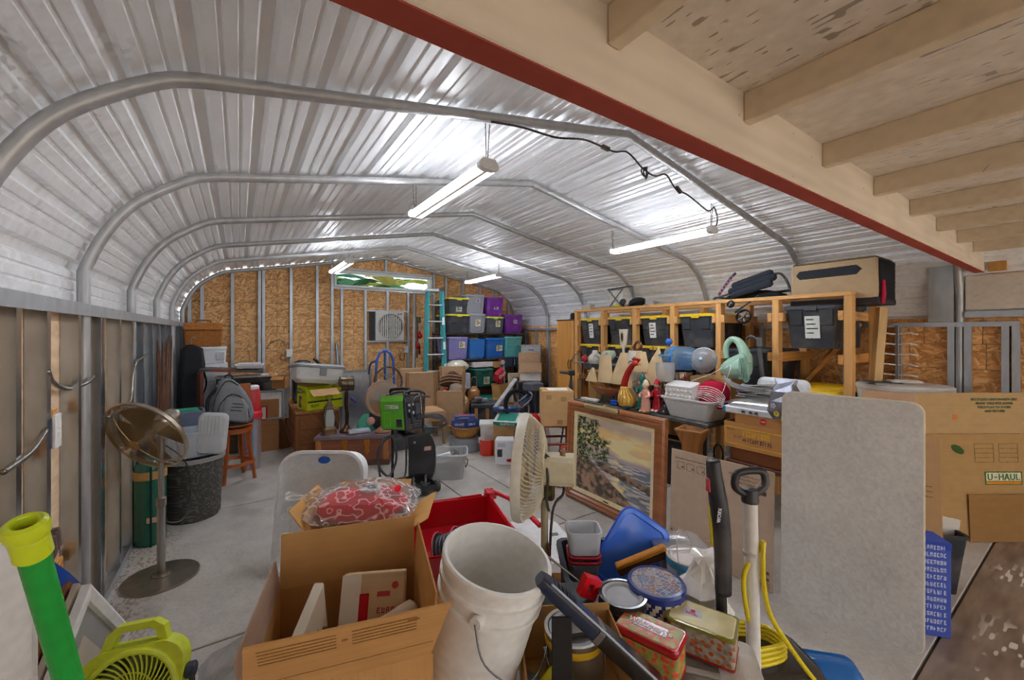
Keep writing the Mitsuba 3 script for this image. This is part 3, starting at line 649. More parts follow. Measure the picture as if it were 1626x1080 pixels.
# things at the far end of the top rail
t = Th('folding_stool', 'white folded lattice stool standing on the far end of the shelf frame', 'stool', (4.62, 4.10, 1.967), -90)
for k in range(6): t.p('slat', bb(-.12 + .042 * k, -.088 + .042 * k, -.02, -.008, .02, .27, .003), 'dcdcd8', 'pl', 0)
t.p('cross_bars', cat(tube([(-.14, -.03, .0), (.14, -.03, .28)], .009, 6), tube([(.14, -.035, .0), (-.14, -.035, .28)], .009, 6), tube([(-.14, -.02, .27), (.14, -.02, .27)], .009, 6)), '8a8c8e', 'me', True)
t.p('frame_tube', tube(smooth_path([(-.2, .02, .29), (.2, .02, .3), (.27, .02, .27), (.28, .02, .02)]), .01, 7), '55585c', 'me', True)
for k, (c, y, n_) in enumerate((('c9b48a', -.02, 'tan fishing rod with reel and yellow grip on the far shelf top'), ('3b3b3d', .02, 'black fishing rod lying between the tan and the grey one'), ('8a8f92', .06, 'grey fishing rod lying nearest the wall on the shelf top'))):
    q_ = Th('fishing_rod', n_, 'fishing rod', (4.55, 3.9, 1.975), -90, 'fishing rods on the shelf top')
    q_.p('rod', tube([(-.72, y, .012), (.1 + .2 * k, y + .05, .012 + .012 * k)], [.012, .006], 7), c, 'gl', True); q_.p('butt_cap', tf(cyl(.014, .05, n=10, b=.003), tr(-.74, y, .012), rot('y', 90)), '2a2a2c', 'pl', 30)
    if k == 0: t = q_
t.p('reel', cat(tf(cyl(.05, .03, n=18, b=.006), tr(.0, -.02, .06), rot('x', 70)), cyl(.012, .05, .0, -.02, .0)), '2c2e33', 'pl', 30)
t.p('grip', tf(cyl(.018, .12, n=12, b=.005), tr(-.16, -.03, .02), rot('y', 90)), 'cfd23a', 'pl', 30, label='yellow grip')
t = Th('helmet_cap', 'dark round cap lying beside the white lattice stool on the shelf top', 'cap', (4.58, 3.70, 1.975), -90)
t.p('crown', tf(sph(.12, 0, 0, 0, 18, 1, .9, .55), tr(0, 0, .05), rot('y', -12)), '26292c', 'cl', True)
t.p('brim', tf(cyl(.13, .008, 0, -.02, 0, 20, .003), tr(.02, 0, .02), rot('y', -14)), '1f2124', 'cl', 30)
for k, (y, l, hh, c, n_) in enumerate([(4.62, .18, .07, 'b9b4ac', 'grey parts box on the far corner of the shelf top'), (3.45, .12, .05, '9a9c9e', 'small grey metal bracket lying on the shelf top')]):
    t = Th('parts_box' if k == 0 else 'metal_bracket', n_, 'box' if k == 0 else 'bracket', (4.55, y, 1.967), -90 + 12 * k)
    t.p('body', bb(-l / 2, l / 2, -.05, .05, 0, hh, .004), c, 'pl', 0)
    t.p('lid' if k == 0 else 'flange', bb(-l / 2 - .004, l / 2 + .004, -.054, .054, hh, hh + .012, .003), c, 'pl', 0)
# leaning lumber at the near end
t = Th('lumber_board', 'pale two-by-four leaning at the near end of the pine shelf frame', 'lumber')
t.p('', tube([(4.72, 1.265, .03), (4.78, 1.17, 1.83)], .045, 4), 'd8b27a', 'wd', 0)
# prongs on the stud
t = Th('wall_antenna', 'column of shiny metal prongs fixed to a stud on the right wall', 'antenna', (5.235, 1.17, 1.05), -90)
t.p('spine', bb(-.015, .015, -.012, .012, 0, .62, .002), '8d9096', 'me', 0)
for k in range(6):
    z = .05 + .098 * k
    for s in (-1, 1): t.p('prong', tube([(s * .01, -.012, z), (s * .10, -.06, z + .012), (s * .15, -.03, z - .004)], .008, 6), 'f4f4f2', 'gl', True)
t.p('side_wire', cat(tube([(-.155, -.03, .03), (-.155, -.03, .58), (0, -.01, .66)], .003, 5)), '7d6a4a', 'me', True)

# ---------------------------------------------------------------- leaning panels in front of the table
def t_marble(p, n, uv):
    u, v = p.x + p.y * 1.3, p.z
    w = fbm(u * 7, v * 7, 0.0, octaves=3)
    d1, d2, r = voronoi(u * 30 + w * 9, v * 30 + w * 9)
    e = smoothstep(0.0, 0.22, d2 - d1)
    a = fbm(u * 3, v * 3, 2.0, octaves=3)
    return mix((0.42, 0.405, 0.38), (0.68, 0.665, 0.635), e * 0.16 + a * 0.5 + 0.34 * noise(u * 60, v * 60, 1.0))
bs('marble', t_marble, roughness=0.38, specular=0.4)
t = Th('folding_tabletop', 'grey marbled folding tabletop standing upright with rounded corners', 'table', (2.75, .825, 0.0), -81.5, M=rot('x', -1.2))
w, h = .598, 1.245
t.p('top', tf(loft([rr(w, h, .05, 0, 6), rr(w, h, .05, .006, 6)]), tr(0, .004, h / 2), rot('x', 90)), cls='marble', sm=0)
t.p('edge_band', tf(loft([rr(w + .008, h + .008, .054, -.036, 6), rr(w + .012, h + .012, .056, -.034, 6), rr(w + .012, h + .012, .056, -.001, 6), rr(w + .008, h + .008, .054, .0, 6)]), tr(0, .004, h / 2), rot('x', 90)), 'd9d4c4', 'pl', 30)
t.p('back_rail', cat(bb(-.24, -.21, .045, .065, .1, h - .1), bb(.21, .24, .045, .065, .1, h - .1), bb(-.24, .24, .045, .065, .2, .23)), '6f7174', 'me', 0)
# flattened cartons
t = Th('flat_carton', 'large flattened brown carton with printed symbols leaning beside the painting', 'flat cardboard', (2.70, 1.52, 0), -86, M=rot('x', -2.5))
KB = 'b6a08c'
t.p('left_panel', bb(-.345, .0, -.004, .004, .002, .735, .001), KB, 'cb', 0)
t.p('right_panel', bb(.003, .345, -.005, .003, .002, .735, .001), KB, 'cb', 0)
t.p('lower_flap', bb(-.343, .343, -.0085, -.005, .004, .165, .001), 'ae9884', 'cb', 0)
pr = [bb(-.31, -.02, -.0052, -.004, .675, .679)]
for k in range(3):
    x = -.27 + .075 * k
    pr += [bb(x - .028, x + .028, -.0052, -.004, .60 + dz, .602 + dz) for dz in (0, .05)] + [bb(x - .028 + dx, x - .026 + dx, -.0052, -.004, .60, .652) for dx in (0, .054)] + [tf(cyl(.007, .0012, n=10), tr(x + .015, -.004, .618), rot('x', 90))]
paperprint(t, cat(pr), '5d5046')
paperprint(t, cat(face_text('CAUTION HEAVY BULKY', .012, .17, -.0052, .66), face_text('TWO PERSON LIFT', .014, .17, -.0052, .635), face_text('DO NOT DROP', .014, .17, -.0052, .61)), '6d5f53', 'lettering')
paperprint(t, cat(bb(.20, .30, -.0062, -.005, .575, .60)), '4d4239', 'print')
paperprint(t, cat(*[bb(-.335, -.32, -.0096, -.0082, z, z + .014) for z in (.10, .135)], *[bb(.29, .325, -.0096, -.0082, z, z + .018) for z in (.06, .1)], *[bb(.18, .33, -.0096, -.0082, .02 + .012 * k, .024 + .012 * k) for k in range(3)]), '5d5046')
# the framed painting
def t_painting(p, n, uv):
    x, y = uv.x, uv.y
    w1, w2 = fbm(x * 5, y * 5, 1.0, octaves=3), fbm(x * 14, y * 14, 3.0, octaves=3)
    sky = mix((0.74, 0.52, 0.22), (0.50, 0.36, 0.40), smoothstep(0.80, 0.55, y + 0.1 * w1))
    sky = mix(sky, (0.80, 0.68, 0.36), smoothstep(0.45, 0.7, fbm(x * 4 + y * 2, y * 13, 2.0, octaves=3)))
    sky = mix(sky, (0.42, 0.32, 0.30), smoothstep(0.86, 1.0, y + 0.12 * w1) * 0.8)
    sea = mix((0.16, 0.18, 0.22), (0.52, 0.48, 0.46), smoothstep(0.35, 0.72, noise(x * 12, y * 70, 1.0)))
    glow = smoothstep(0.16, 0.02, dr.abs(x - 0.62 - 0.06 * (w1 - 0.5)))
    sea = mix(sea, (0.88, 0.70, 0.30), glow * smoothstep(0.4, 0.6, noise(x * 14, y * 55, 5.0)) * 0.9)
    c = dr.select(y > 0.55, sky, sea)
    hor = mix((0.42, 0.34, 0.36), c, smoothstep(0.0, 0.05, dr.abs(y - 0.55 - 0.12 * (0.75 - x) * smoothstep(0.7, 0.5, x))))
    c = hor
    rk = mix((0.07, 0.05, 0.04), (0.38, 0.24, 0.15), smoothstep(0.3, 0.75, fbm(x * 16 + y * 8, y * 16 - x * 8, 2.0, octaves=3)))
    rk = mix(rk, (0.36, 0.30, 0.14), smoothstep(0.55, 0.7, w2) * smoothstep(0.35, 0.55, y) * 0.7)
    land = y - (0.56 - 0.62 * x + 0.10 * (w1 - 0.5))
    land2 = dr.abs(y - (0.47 - 0.16 * x)) - 0.05 * (0.4 + w2) * smoothstep(0.25, 0.4, x)
    c = mix(c, rk, smoothstep(0.015, -0.015, land))
    c = mix(c, rk * 0.8, smoothstep(0.01, -0.01, land2) * smoothstep(0.2, 0.35, x))
    c = mix(c, rk * 0.9, smoothstep(0.02, -0.02, y - (0.30 * (x - 0.35) * smoothstep(0.95, 0.6, x) * 0.4 + 0.10 * w1 - 0.02)))
    tree = smoothstep(0.30, 0.22, dr.hypot((x - 0.10), (y - 0.74) * 0.8) + 0.16 * (w2 - 0.5)) + smoothstep(0.20, 0.13, dr.hypot((x - 0.34), (y - 0.62) * 1.1) + 0.14 * (w2 - 0.5))
    leaf = mix((0.03, 0.04, 0.015), (0.30, 0.30, 0.16), smoothstep(0.4, 0.75, noise(x * 60, y * 60, 0.0)))
    return mix(c, leaf, dr.clip(tree, 0, 1) * smoothstep(0.35, 0.55, noise(x * 26, y * 26, 3.0) + 0.18))
bs('painting', t_painting, roughness=0.35, specular=0.4)
t = Th('framed_painting', 'large framed coastal landscape painting with gold picture light leaning on the floor', 'painting', (2.685, 2.475, .004), -90, M=rot('x', -2.2))
W, H = 1.10, .935
t.p('frame', rect_frame(W, H, [(0, .03), (0, -.01), (.012, -.03), (.03, -.034), (.04, -.022), (.06, -.026), (.075, -.012), (.092, -.014), (.092, .03)]), '8f5730', 'wg', 0)
t.p('liner', mv(rect_frame(W - .184, H - .184, [(0, .01), (0, -.012), (.008, -.012), (.036, -.002), (.036, .01)]), 0, 0, .092), 'dccda4', 'pl', 0, label='cream liner')
v = np.array([(-W / 2 + .125, -.001, .125), (W / 2 - .125, -.001, .125), (W / 2 - .125, -.001, H - .125), (-W / 2 + .125, -.001, H - .125)])
t.p('canvas', None, shape=mikit.ply((v, np.array([[0, 1, 2], [0, 2, 3]])), 'painting', uv=np.array([(0, 0), (1, 0), (1, 1), (0, 1.0)])))
t.p('name_plate', bb(-.06, .0, -.0135, -.010, .1, .112, .001), '5a4423', 'me', 0)
k = t.p('picture_light', tf(tube([(-.19, 0, 0), (.19, 0, 0)], .022, 12), tr(-.03, -.10, H + .0)), 'c9b784', 'me', True, label='gold picture light')
t.p(k + '__arm', tube(smooth_path([(-.03, .0, H - .02), (-.03, -.03, H + .02), (-.03, -.09, H + .01)]), .006, 6), 'b9a468', 'me', True)
t.p('back_panel', bb(-W / 2 + .08, W / 2 - .08, .012, .018, .08, H - .08), '8a6a44', 'cb', 0)

# ---------------------------------------------------------------- right corner
t = Th('white_drum', 'white round drum with stacked papers behind the big flattened cartons', 'drum', (4.92, 1.06, 0))
t.p('body', lathe([(0, 0), (.31, 0), (.315, .02), (.315, 1.10), (.325, 1.105), (.325, 1.135), (.31, 1.145), (0, 1.15)], 32), 'dfdfdb', 'pl', 30)
for k, (x, y, a, c, n_) in enumerate([(0, 0, 5, 'd9d6cf', 'pale newspaper lowest in the heap on the white drum'), (.01, .01, -8, '8e8f94', 'grey newspaper lying second in the heap on the white drum'), (-.05, .02, 14, '54565e', 'dark printed newspaper skewed on the white drum heap'), (.12, 0, 2, 'ecebe7', 'white folded paper right of the dark newspaper on the white drum'), (.13, .01, -3, 'e4e2dc', 'white packet topmost on the white drum heap')]):
    t = Th('newspaper', n_, 'newspaper', (4.74, 1.13, 1.15 + .008 * k), -60, 'papers on the white drum', M=tr(x, y, 0) @ rot('z', a)); t.p('', bump(bb(-.1, .1, -.07, .07, 0, .006, .002), .002, 9, k), c, 'mt', 0)
t = Th('carton_sheet', 'big flattened cartons with green leaf print standing against the right wall', 'flat cardboard', (4.66, .62, 0), -33.5, M=rot('x', -3))
KC = 'b9996c'
t.p('upper_panel', bb(-.53, .50, -.004, .004, .82, 1.135, .001), KC, 'cb', 0)
t.p('lower_panel', bb(-.53, .53, -.006, .002, .002, .818, .001), 'b08c5c', 'cb', 0)
t.p('inner_flap', tf(bb(-.02, .56, -.012, -.008, .0, .36, .001), tr(0, -.004, .002), rot('x', 1)), '9a7346', 'cb', 0)
paperprint(t, cat([face_text(s_, .018, .24, -.0052, 1.075 - .03 * k) for k, s_ in enumerate(['RECYCLED CARTON KEEP DRY', 'REUSE THIS BOX AGAIN', 'FOLD FLAT TO STORE', 'AND RETURN'])]), '3c5a44', 'lettering')
lf = sg.Point(0, 0).buffer(1); lf = shapely.affinity.rotate(shapely.affinity.scale(lf, .055, .028), -30)
paperprint(t, mv(up(prism(lf, .0012)), -.07, -.0062, .70), '3f5a2c', 'leaf_print', 'dark green leaf print')
paperprint(t, cat(*[cat(bb(x, x + .15, -.0072, -.0062, .60 + z, .603 + z)) for x in (.06, .25) for z in (0, .035, .07, .105, .14)], *[bb(x, x + .003, -.0072, -.0062, .60, .743) for x in (.06, .207, .25, .397)]), '6a5636')
k = t.p('logo_sign', bb(.13, .42, -.0076, -.0062, .43, .53), '3d6b3a', 'mt', 0, label='green and orange printed logo')
t.p(k + '__band', bb(.14, .41, -.0082, -.0072, .435, .455), 'd98a2e', 'mt', 0)
t.p(k + '__field', bb(.14, .41, -.0082, -.0072, .46, .522), 'd8cfb0', 'mt', 0)
t.p(k + '__lettering', face_text('U-HAUL', .045, .275, -.0086, .468), '3d6b3a', 'mt', 0)
paperprint(t, cat(bb(-.09, -.06, -.0052, -.004, .93, .965)), 'd9743a', 'sticker', 'orange sticker')
paperprint(t, cat(*[bb(-.0, .12 + .03 * (q % 2), -.0132, -.012, .30 - .03 * q, .306 - .03 * q) for q in range(5)], tf(bb(.0, .2, -.0132, -.012, 0, .012), tr(.22, 0, .28), rot('y', 35)), tf(bb(.0, .2, -.0132, -.012, 0, .012), tr(.25, 0, .24), rot('y', 35))), '5d432a')
for k, (x, y, w, h, c, a, n_) in enumerate([(3.44, .80, .26, 1.22, 'c3a184', -70, 'pale folded cartons tied with white string behind the marbled tabletop'), (3.36, .66, .24, .98, 'b08d66', -62, 'brown folded carton standing behind the blue print box')]):
    t = Th('folded_carton', n_, 'flat cardboard', (x, y, 0), a, M=rot('x', -4))
    for q in range(4): t.p('layer', bb(-w / 2 + .01 * q, w / 2 - .012 * (q % 2), .012 * q, .012 * q + .009, .002, h - .04 * q, .002), c, 'cb', 0)
    if k == 0: t.p('string', tube([(-w / 2 - .004, -.004, h - .2), (w / 2, -.006, h - .17)], .004, 6), 'efede6', 'mt', True)
    t.p('print', cat(*[bb(-.07, .08, -.0014, .0, h - .30 - .03 * q, h - .296 - .03 * q) for q in range(3)]), '6d5640', 'mt', 0)
t = Th('wastebasket', 'black plastic wastebasket with papers beside the marbled tabletop', 'bin', (3.63, .66, 0), -45)
t.p('body', tub(.27, .21, .37, .76, .74, .004, .03, .012), '24272c', 'pl', 30)
t.p('newspaper', tf(bump(bb(-.08, .09, -.01, .012, .1, .45, .004), .006, 8), rot('y', 10)), 'cfc8bd', 'mt', 0, label='folded newspaper')
t = Th('print_box', 'tall blue and white printed box standing at the edge of the marbled tabletop', 'box', (3.08, .60, 0), -50)
t.p('body', bb(-.14, .10, -.07, .07, 0, .50, .004), '4a5cae', 'cb', 0)
for q in range(12): t.p('blue_print', mv(scribble(.20, .022, 14, 300 + q), -.02, -.07, .03 + .039 * q), 'c9cee6', 'mt', 0)
t.p('blue_corner', bb(-.139, .1005, -.0712, -.07, .46, .499), '3347a0', 'mt', 0)
t.p('side_print', tf(cat(*[mv(scribble(.11, .03, 8, 320 + q), 0, 0, .03 + .05 * q) for q in range(9)]), tr(.1005, 0, 0), rot('z', 90)), 'c9cee6', 'mt', 0, kind='stuff')
t = Th('yellow_dolly', 'yellow tubular hand dolly frame behind the marbled tabletop', 'dolly', (3.18, .64, 0), -50)
t.p('frame', tube(smooth_path([(-.1, .1, .02), (-.1, .1, .62), (-.06, .1, .70), (.03, .1, .70), (.06, .1, .62), (.06, .1, .02)]), .012, 8), 'e3bd22', 'gl', True)
t.p('toe_plate', bb(-.12, .08, .07, .12, .0, .012, .002), 'c9a51c', 'pl', 0)
# ---------------------------------------------------------------- black table and what stands on it
TX, TZ = 4.03, .74
t = Th('folding_table', 'long black folding table loaded with bric-a-brac behind the painting', 'table', (TX, 3.05, 0), -90)
t.p('tabletop', bb(-.92, .92, -.38, .38, .70, .74, .008), '2d2e30', 'pl', 0)
for x in (-.85, .85):
    for y in (-.32, .32): t.p('leg', tube([(x, y, 0), (x, y, .70)], .018, 8), '2a2c30', 'pl', True)
    t.p('leg_bar', tube([(x, -.32, .12), (x, .32, .12)], .012, 6), '2a2c30', 'pl', True)
SAIL = 'dcc298'
def sail(w, h, belly=.03, c=SAIL, top=.5, lean=0.0):
    w = w * 1.35
    return sheet(lambda u, v: ((u - .5) * w * (1 - v * (1 - top)) + lean * v, -belly * np.sin(np.pi * u) * (1 - .5 * v) - .0, v * h), 9, 9, .003)
def ship(label, at, rz, L, hullc, sails, stand=True):
    t = Th('model_ship', label, 'model ship', at, rz)
    z0 = .06
    R = []
    for k, x in enumerate(np.linspace(-.5, .5, 11)):
        b = max(.02, .13 * (1 - abs(2 * x) ** 2.6)) * L; dp = (.14 - .05 * abs(2 * x) ** 2) * L; top = z0 + .2 * L + .18 * L * (abs(2 * x) ** 3) * .5
        R.append(np.array([(x * L, -b, top), (x * L * .97, -b * .85, top - dp * .5), (x * L * .9, -b * .2, top - dp * 1.15), (x * L * .9, b * .2, top - dp * 1.15), (x * L * .97, b * .85, top - dp * .5), (x * L, b, top)]))
    t.p('hull', loft(R), hullc, 'wg', 40)
    t.p('deck', bb(-.42 * L, .42 * L, -.07 * L, .07 * L, z0 + .19 * L, z0 + .2 * L), 'b78d5c', 'wd', 0)
    t.p('bowsprit', tube([(.45 * L, 0, z0 + .25 * L), (.7 * L, 0, z0 + .42 * L)], .006, 6), '7a4a26', 'wd', True)
    if stand:
        for x in (-.15, .15): t.p('stand_post', tube([(x * L, 0, 0), (x * L, 0, z0 + .08 * L)], .008, 6), '2b2420', 'pl', True)
        t.p('stand_base', bb(-.3 * L, .3 * L, -.05, .05, 0, .012, .003), '2b2420', 'wd', 0)
    for k in range(7): t.p('railing_post', bb(-.36 * L + .12 * L * k - .004, -.36 * L + .12 * L * k + .004, -.10 * L, -.09 * L, z0 + .2 * L, z0 + .25 * L), '8a5a35', 'wd', 0)
    for (x, zb, w, h, top, lean) in sails:
        if h > .2: t.p('mast', tube([(x, .012, z0 + .2 * L), (x, .012, zb + h + .03)], [.006, .004], 6), '6b4526', 'wd', True)
        t.p('sail', mv(sail(w, h, .035, top=top, lean=lean), x, -.012, zb), SAIL, 'cl', True)
    return t
ship('wooden model ship with tan cloth sails at the left end of the black table', (3.78, 3.50, TZ), -90, .60, '8a5128',
     [(-.27, .24, .16, .18, .2, .03), (-.03, .25, .19, .34, .72, .0), (.17, .25, .20, .38, .4, .10), (.30, .22, .12, .2, .1, .1)])
ship('second model ship, with one tall triangular sail, behind the red-necked gourd goose', (3.98, 3.02, TZ), -90, .5, '5e3a22',
     [(.02, .26, .30, .44, .04, .10), (-.13, .40, .2, .24, .5, 0)])
t = Th('painted_sail', 'white cloth sail with dark painted scrolls behind the ship sails', 'sail', (4.12, 3.36, TZ), -90)
t.p('panel', mv(sail(.26, .62, .05, top=.6), 0, 0, .02), 'e6e0d2', 'cl', True)
t.p('scroll', cat(*[tube(smooth_path([(x - .03, -.05, z), (x, -.052, z + .03), (x + .03, -.05, z + .01), (x + .01, -.05, z - .02)]), .005, 5) for x, z in ((-.03, .48), (.03, .53), (.0, .42))]), '2d2a28', 'mt', True)
t.p('pole', tube([(0, .01, 0), (0, .01, .7)], .008, 6), '7a4a26', 'wd', True)
# gourd goose
t = Th('gourd_goose', 'gourd goose ornament with curved red neck and straw-yellow body at the table edge', 'ornament', (3.74, 3.17, TZ), -90)
pth = smooth_path([(-.03, 0, .16), (-.03, 0, .26), (.0, 0, .36), (.05, 0, .45), (.10, -.01, .50), (.14, -.01, .53)])
t.p('body', loft([circ(r_, z, 20, x) for z, r_, x in ((0, .05, 0), (.02, .09, 0), (.08, .105, 0), (.14, .09, -.015), (.20, .06, -.03), (.24, .045, -.03))]), 'd9ac4e', 'gl', 40)
t.p('straw_line', cat(*[tube([(.0 + .107 * math.cos(a), .107 * math.sin(a), .05), (.0 + .1 * math.cos(a + .1), .1 * math.sin(a + .1), .12), (-.03 + .05 * math.cos(a), .05 * math.sin(a), .225)], .004, 4) for a in np.linspace(0, 5.8, 14)]), 'a67427', 'mt', True, kind='stuff')
t.p('neck', tube(pth, np.linspace(.05, .022, len(pth)), 12), 'a3201f', 'gl', True, label='red neck')
t.p('head', tf(sph(.034, 0, 0, 0, 12, 1.3, 1, 1), tr(.135, -.01, .52)), 'b8352a', 'gl', True)
t.p('comb', cat(*[tf(cyl(.012, .035, n=6), tr(.11 + .02 * k, -.01, .54), rot('y', -30 + 25 * k)) for k in range(4)]), '8e1518', 'mt', 0)
t.p('beak', tf(loft([circ(.016, 0, 10), circ(.002, .06, 10)]), tr(.16, -.01, .515), rot('y', 100)), 'd98a3a', 'gl', True, label='orange beak')
t.p('foot', cat(tf(bb(-.03, .03, -.03, .03, 0, .03, .01), tr(.07, -.085, 0))), '2d3a40', 'mt', 0, label='dark painted foot')
# figurines
def figurine(label, at, h, robe, skin='e2b898', hat=None, trim=None, arm=None):
    t = Th('figurine', label, 'figurine', at, -90)
    t.p('robe', tf(lathe([(0, 0), (.055, 0), (.06, .02), (.05, .12), (.038, .2), (.045, .24), (.03, .27), (.014, .285), (0, .287)], 16), sc(1, .8, h / .36)), robe, 'gl', True)
    t.p('head', sph(.034, 0, -.005, h * .86, 14), skin, 'gl', True)
    if hat: t.p('hat', mv(lathe([(.0, .07), (.02, .055), (.036, .02), (.042, 0), (.036, -.006), (0, -.004)], 14), 0, .004, h * .88), hat, 'gl', True)
    for s in (-1, 1): t.p('arm', tube(smooth_path([(s * .035, 0, h * .66), (s * .06, -.02, h * .55), (s * .03, -.05, h * .5)]), [.016] * 12 + [.012], 8), arm or robe, 'gl', True)
    for s in (-1, 1): t.p('shoe', tf(sph(.02, s * .025, -.05, .014, 10, 1, 1.6, .8)), trim or skin, 'gl', True)
    return t
figurine('tall teal glazed figurine beside the gourd goose', (3.76, 2.965, TZ), .38, '1f6e63', '2a7d70', '1b5a52', '1f4f4a')
figurine('pink child figurine in a pale bonnet on the table edge', (3.68, 2.86, TZ), .33, 'd99f8c', 'e8bd9c', 'd8cba6', 'd9a074')
figurine('red and white figurine between the bonnet child and the glass candle holder', (3.80, 2.80, TZ), .34, 'b32030', 'd8b9a0', 'c21f2c', 'e8e4dc')
figurine('small dark red figurine half hidden behind the teal figurine', (3.90, 3.02, TZ), .30, '7d1f35', 'c99a86', '7a1d30')
# candle holder
t = Th('candle_holder', 'large glass hurricane candle holder on a dark twisted foot', 'candle holder', (3.80, 2.70, TZ))
t.p('foot', lathe([(0, 0), (.085, 0), (.09, .015), (.06, .035), (.035, .08), (.03, .1), (0, .1)], 20), '2e2a2b', 'gl', 30)
t.p('stem', cat(*[tube([(.03 * math.cos(a + 5 * s_), .03 * math.sin(a + 5 * s_), .09 + .25 * s_) for s_ in np.linspace(0, 1, 14)], .014, 7) for a in (0, 2.1, 4.2)], sph(.04, 0, 0, .2, 12)), '4a3a30', 'gl', True)
t.p('cup', lathe([(.0, .33), (.06, .335), (.088, .37), (.097, .45), (.10, .54), (.096, .54), (.084, .375), (.055, .342), (0, .338)], 26), 'e6dccb', 'film', True, label='clear glass cup')
t.p('candle', cyl(.055, .06, z=.345, n=18, b=.004), 'e4d7bc', 'fp', 30)
# dish pan
t = Th('dish_pan', 'grey-white plastic dish pan holding a drainer and hangers', 'dish pan', (3.90, 2.41, TZ), -90)
t.p('body', tub(.56, .38, .20, .80, .78, .005, .05, .02), 'd3d4d2', 'pl', 30)
t = Th('egg_tray', 'white ribbed egg tray tilted on the left of the dish pan', 'tray', (3.84, 2.50, TZ + .19), -90, M=rot('x', 14))
t.p('shell', loft([rr(.34, .20, .02, 0, 3), rr(.34, .20, .02, .03, 3), rr(.31, .17, .03, .15, 3)]), 'dedddb', 'pl', 30)
for k in range(7):
    for j, (y, z) in enumerate(((-.094, .04), (-.088, .09))): t.p('cup', tf(sph(.021, -.135 + .045 * k, y, z + .01, 10, 1, .6, 1.1)), 'e6e5e2', 'pl', True)
t = Th('red_cloth', 'crimson pleated cloth stuffed in the right half of the dish pan', 'cloth', (3.92, 2.24, TZ + .12), -90)
t.p('', bump(loft([rr(.26 * a, .2 * a, .03, z, 6) for z, a in ((0, .9), (.08, 1), (.16, 1), (.22, .85), (.26, .5))]), .016, 14, 4), 'b0203c', 'cl', 60)
for k in range(6):
    t = Th('wire_hanger', f'white wire coat hanger over the red cloth, {["lowest", "second lowest", "third", "fourth", "fifth", "topmost standing one"][k]} of six', 'hanger', (3.78 + .012 * k, 2.22, TZ + .2 + .018 * k), -90, group='white wire hangers')
    if k < 5: pts = [(-.17, 0, .03), (-.05, 0, .06), (.08, -.01, .045), (.15, 0, -.02), (.12, 0, -.04), (-.05, 0, .02), (-.16, 0, .015)]
    else: pts = [(-.22, 0, .06), (.0, .02, .17), (.17, .04, .27), (.15, .03, .14), (.1, .0, -.03), (-.02, 0, -.08), (-.05, -.0, -.0)]
    t.p('', tube(smooth_path(pts, 4, True), .0035, 5, True), 'efeeea', 'gl', True)
# pot, jug, goose
t = Th('stock_pot', 'tall shiny steel stock pot behind the egg tray', 'pot', (4.08, 2.72, TZ))
t.p('body', lathe([(0, 0), (.13, 0), (.135, .01), (.135, .42), (.142, .425), (.142, .435), (.130, .435), (.128, .02), (0, .015)], 28), 'b9b0a4', 'ch', 30)
t.p('handle', tube(smooth_path([(-.13, -.05, .38), (-.18, -.05, .38), (-.18, .05, .38), (-.13, .05, .38)]), .008, 6), 'b9b0a4', 'ch', True)
t = Th('water_jug', 'clear blue water jug lying on its side across the steel stock pot', 'water jug', (4.08, 2.90, TZ + .58), -90)
pr = [(.0, 0), (.03, 0), (.03, .05), (.05, .07), (.125, .12), (.13, .16), (.122, .175), (.13, .19), (.13, .27), (.122, .285), (.13, .3), (.13, .37), (.10, .46), (.09, .47), (0, .465)]
t.p('shell', tf(lathe(pr, 28), tr(-.06, 0, 0), rot('y', 90)), '9fcdf0', 'film_blue', True)
t.p('band', tf(lathe([(.131, .2), (.136, .2), (.136, .225), (.131, .225)], 28, True), tr(-.06, 0, 0), rot('y', 90)), '2f7fd0', 'gl', 30, label='bright blue band')
t.p('cap', tf(cyl(.036, .05, n=16, b=.004), tr(-.10, 0, 0), rot('y', 90)), '2c78c8', 'pl', 30)
t.p('handle', tube(smooth_path([(.02, -.12, .04), (.05, -.17, .03), (.15, -.17, .03), (.18, -.12, .04)]), .012, 8), '8fbfe6', 'film_blue', True)
t = Th('cake_dome', 'clear round cake dome lying to the right of the blue water jug', 'cake dome', (4.02, 2.40, TZ + .58), -90, M=rot('x', 78) @ rot('y', 12))
t.p('shell', lathe([(.0, .06), (.06, .055), (.10, .035), (.125, 0), (.128, 0), (.103, .04), (.06, .06), (0, .065)], 28), 'c9d8e6', 'film', True)
t.p('rim', lathe([(.122, -.008), (.135, -.008), (.135, .006), (.122, .006)], 28, True), 'a9c6e0', 'cp', 30)
t.p('knob', cyl(.016, .03, z=.058, n=12, b=.003), 'b9d2e8', 'pl', 30)
t = Th('support_carton', 'brown carton under the blue jug and green goose at the back of the table', 'cardboard box', (4.20, 2.36, TZ), -90)
t.p('body', bb(-.22, .22, -.14, .14, 0, .40, .005), 'a98257', 'cb', 0); t.p('tape', bb(-.22, .22, -.025, .025, .4, .401), '8d6d48', 'gl', 0)
t = Th('goose_pitcher', 'pale green glazed goose-shaped pitcher with looped neck', 'pitcher', (4.14, 2.13, TZ + .402), -90)
t.p('body', tf(blob([(-.09, 0, .09, .07), (-.02, 0, .10, .115), (.06, 0, .10, .10), (.10, 0, .22, .06)], 1), sc(1, .8, 1)), '9cc4ae', 'gl', True)
pth = smooth_path([(.10, 0, .16), (.085, 0, .27), (.03, 0, .37), (-.035, 0, .395), (-.085, 0, .35), (-.10, 0, .27), (-.09, 0, .20)])
t.p('neck', tube(pth, np.concatenate([np.linspace(.062, .032, 16), np.linspace(.032, .026, len(pth) - 16)]), 14), 'a6cdb6', 'gl', True)
t.p('wing', tf(sph(.1, 0, 0, 0, 16, .5, .3, 1.45), tr(.12, -.075, .12), rot('y', -8)), '8fb8a2', 'gl', True)
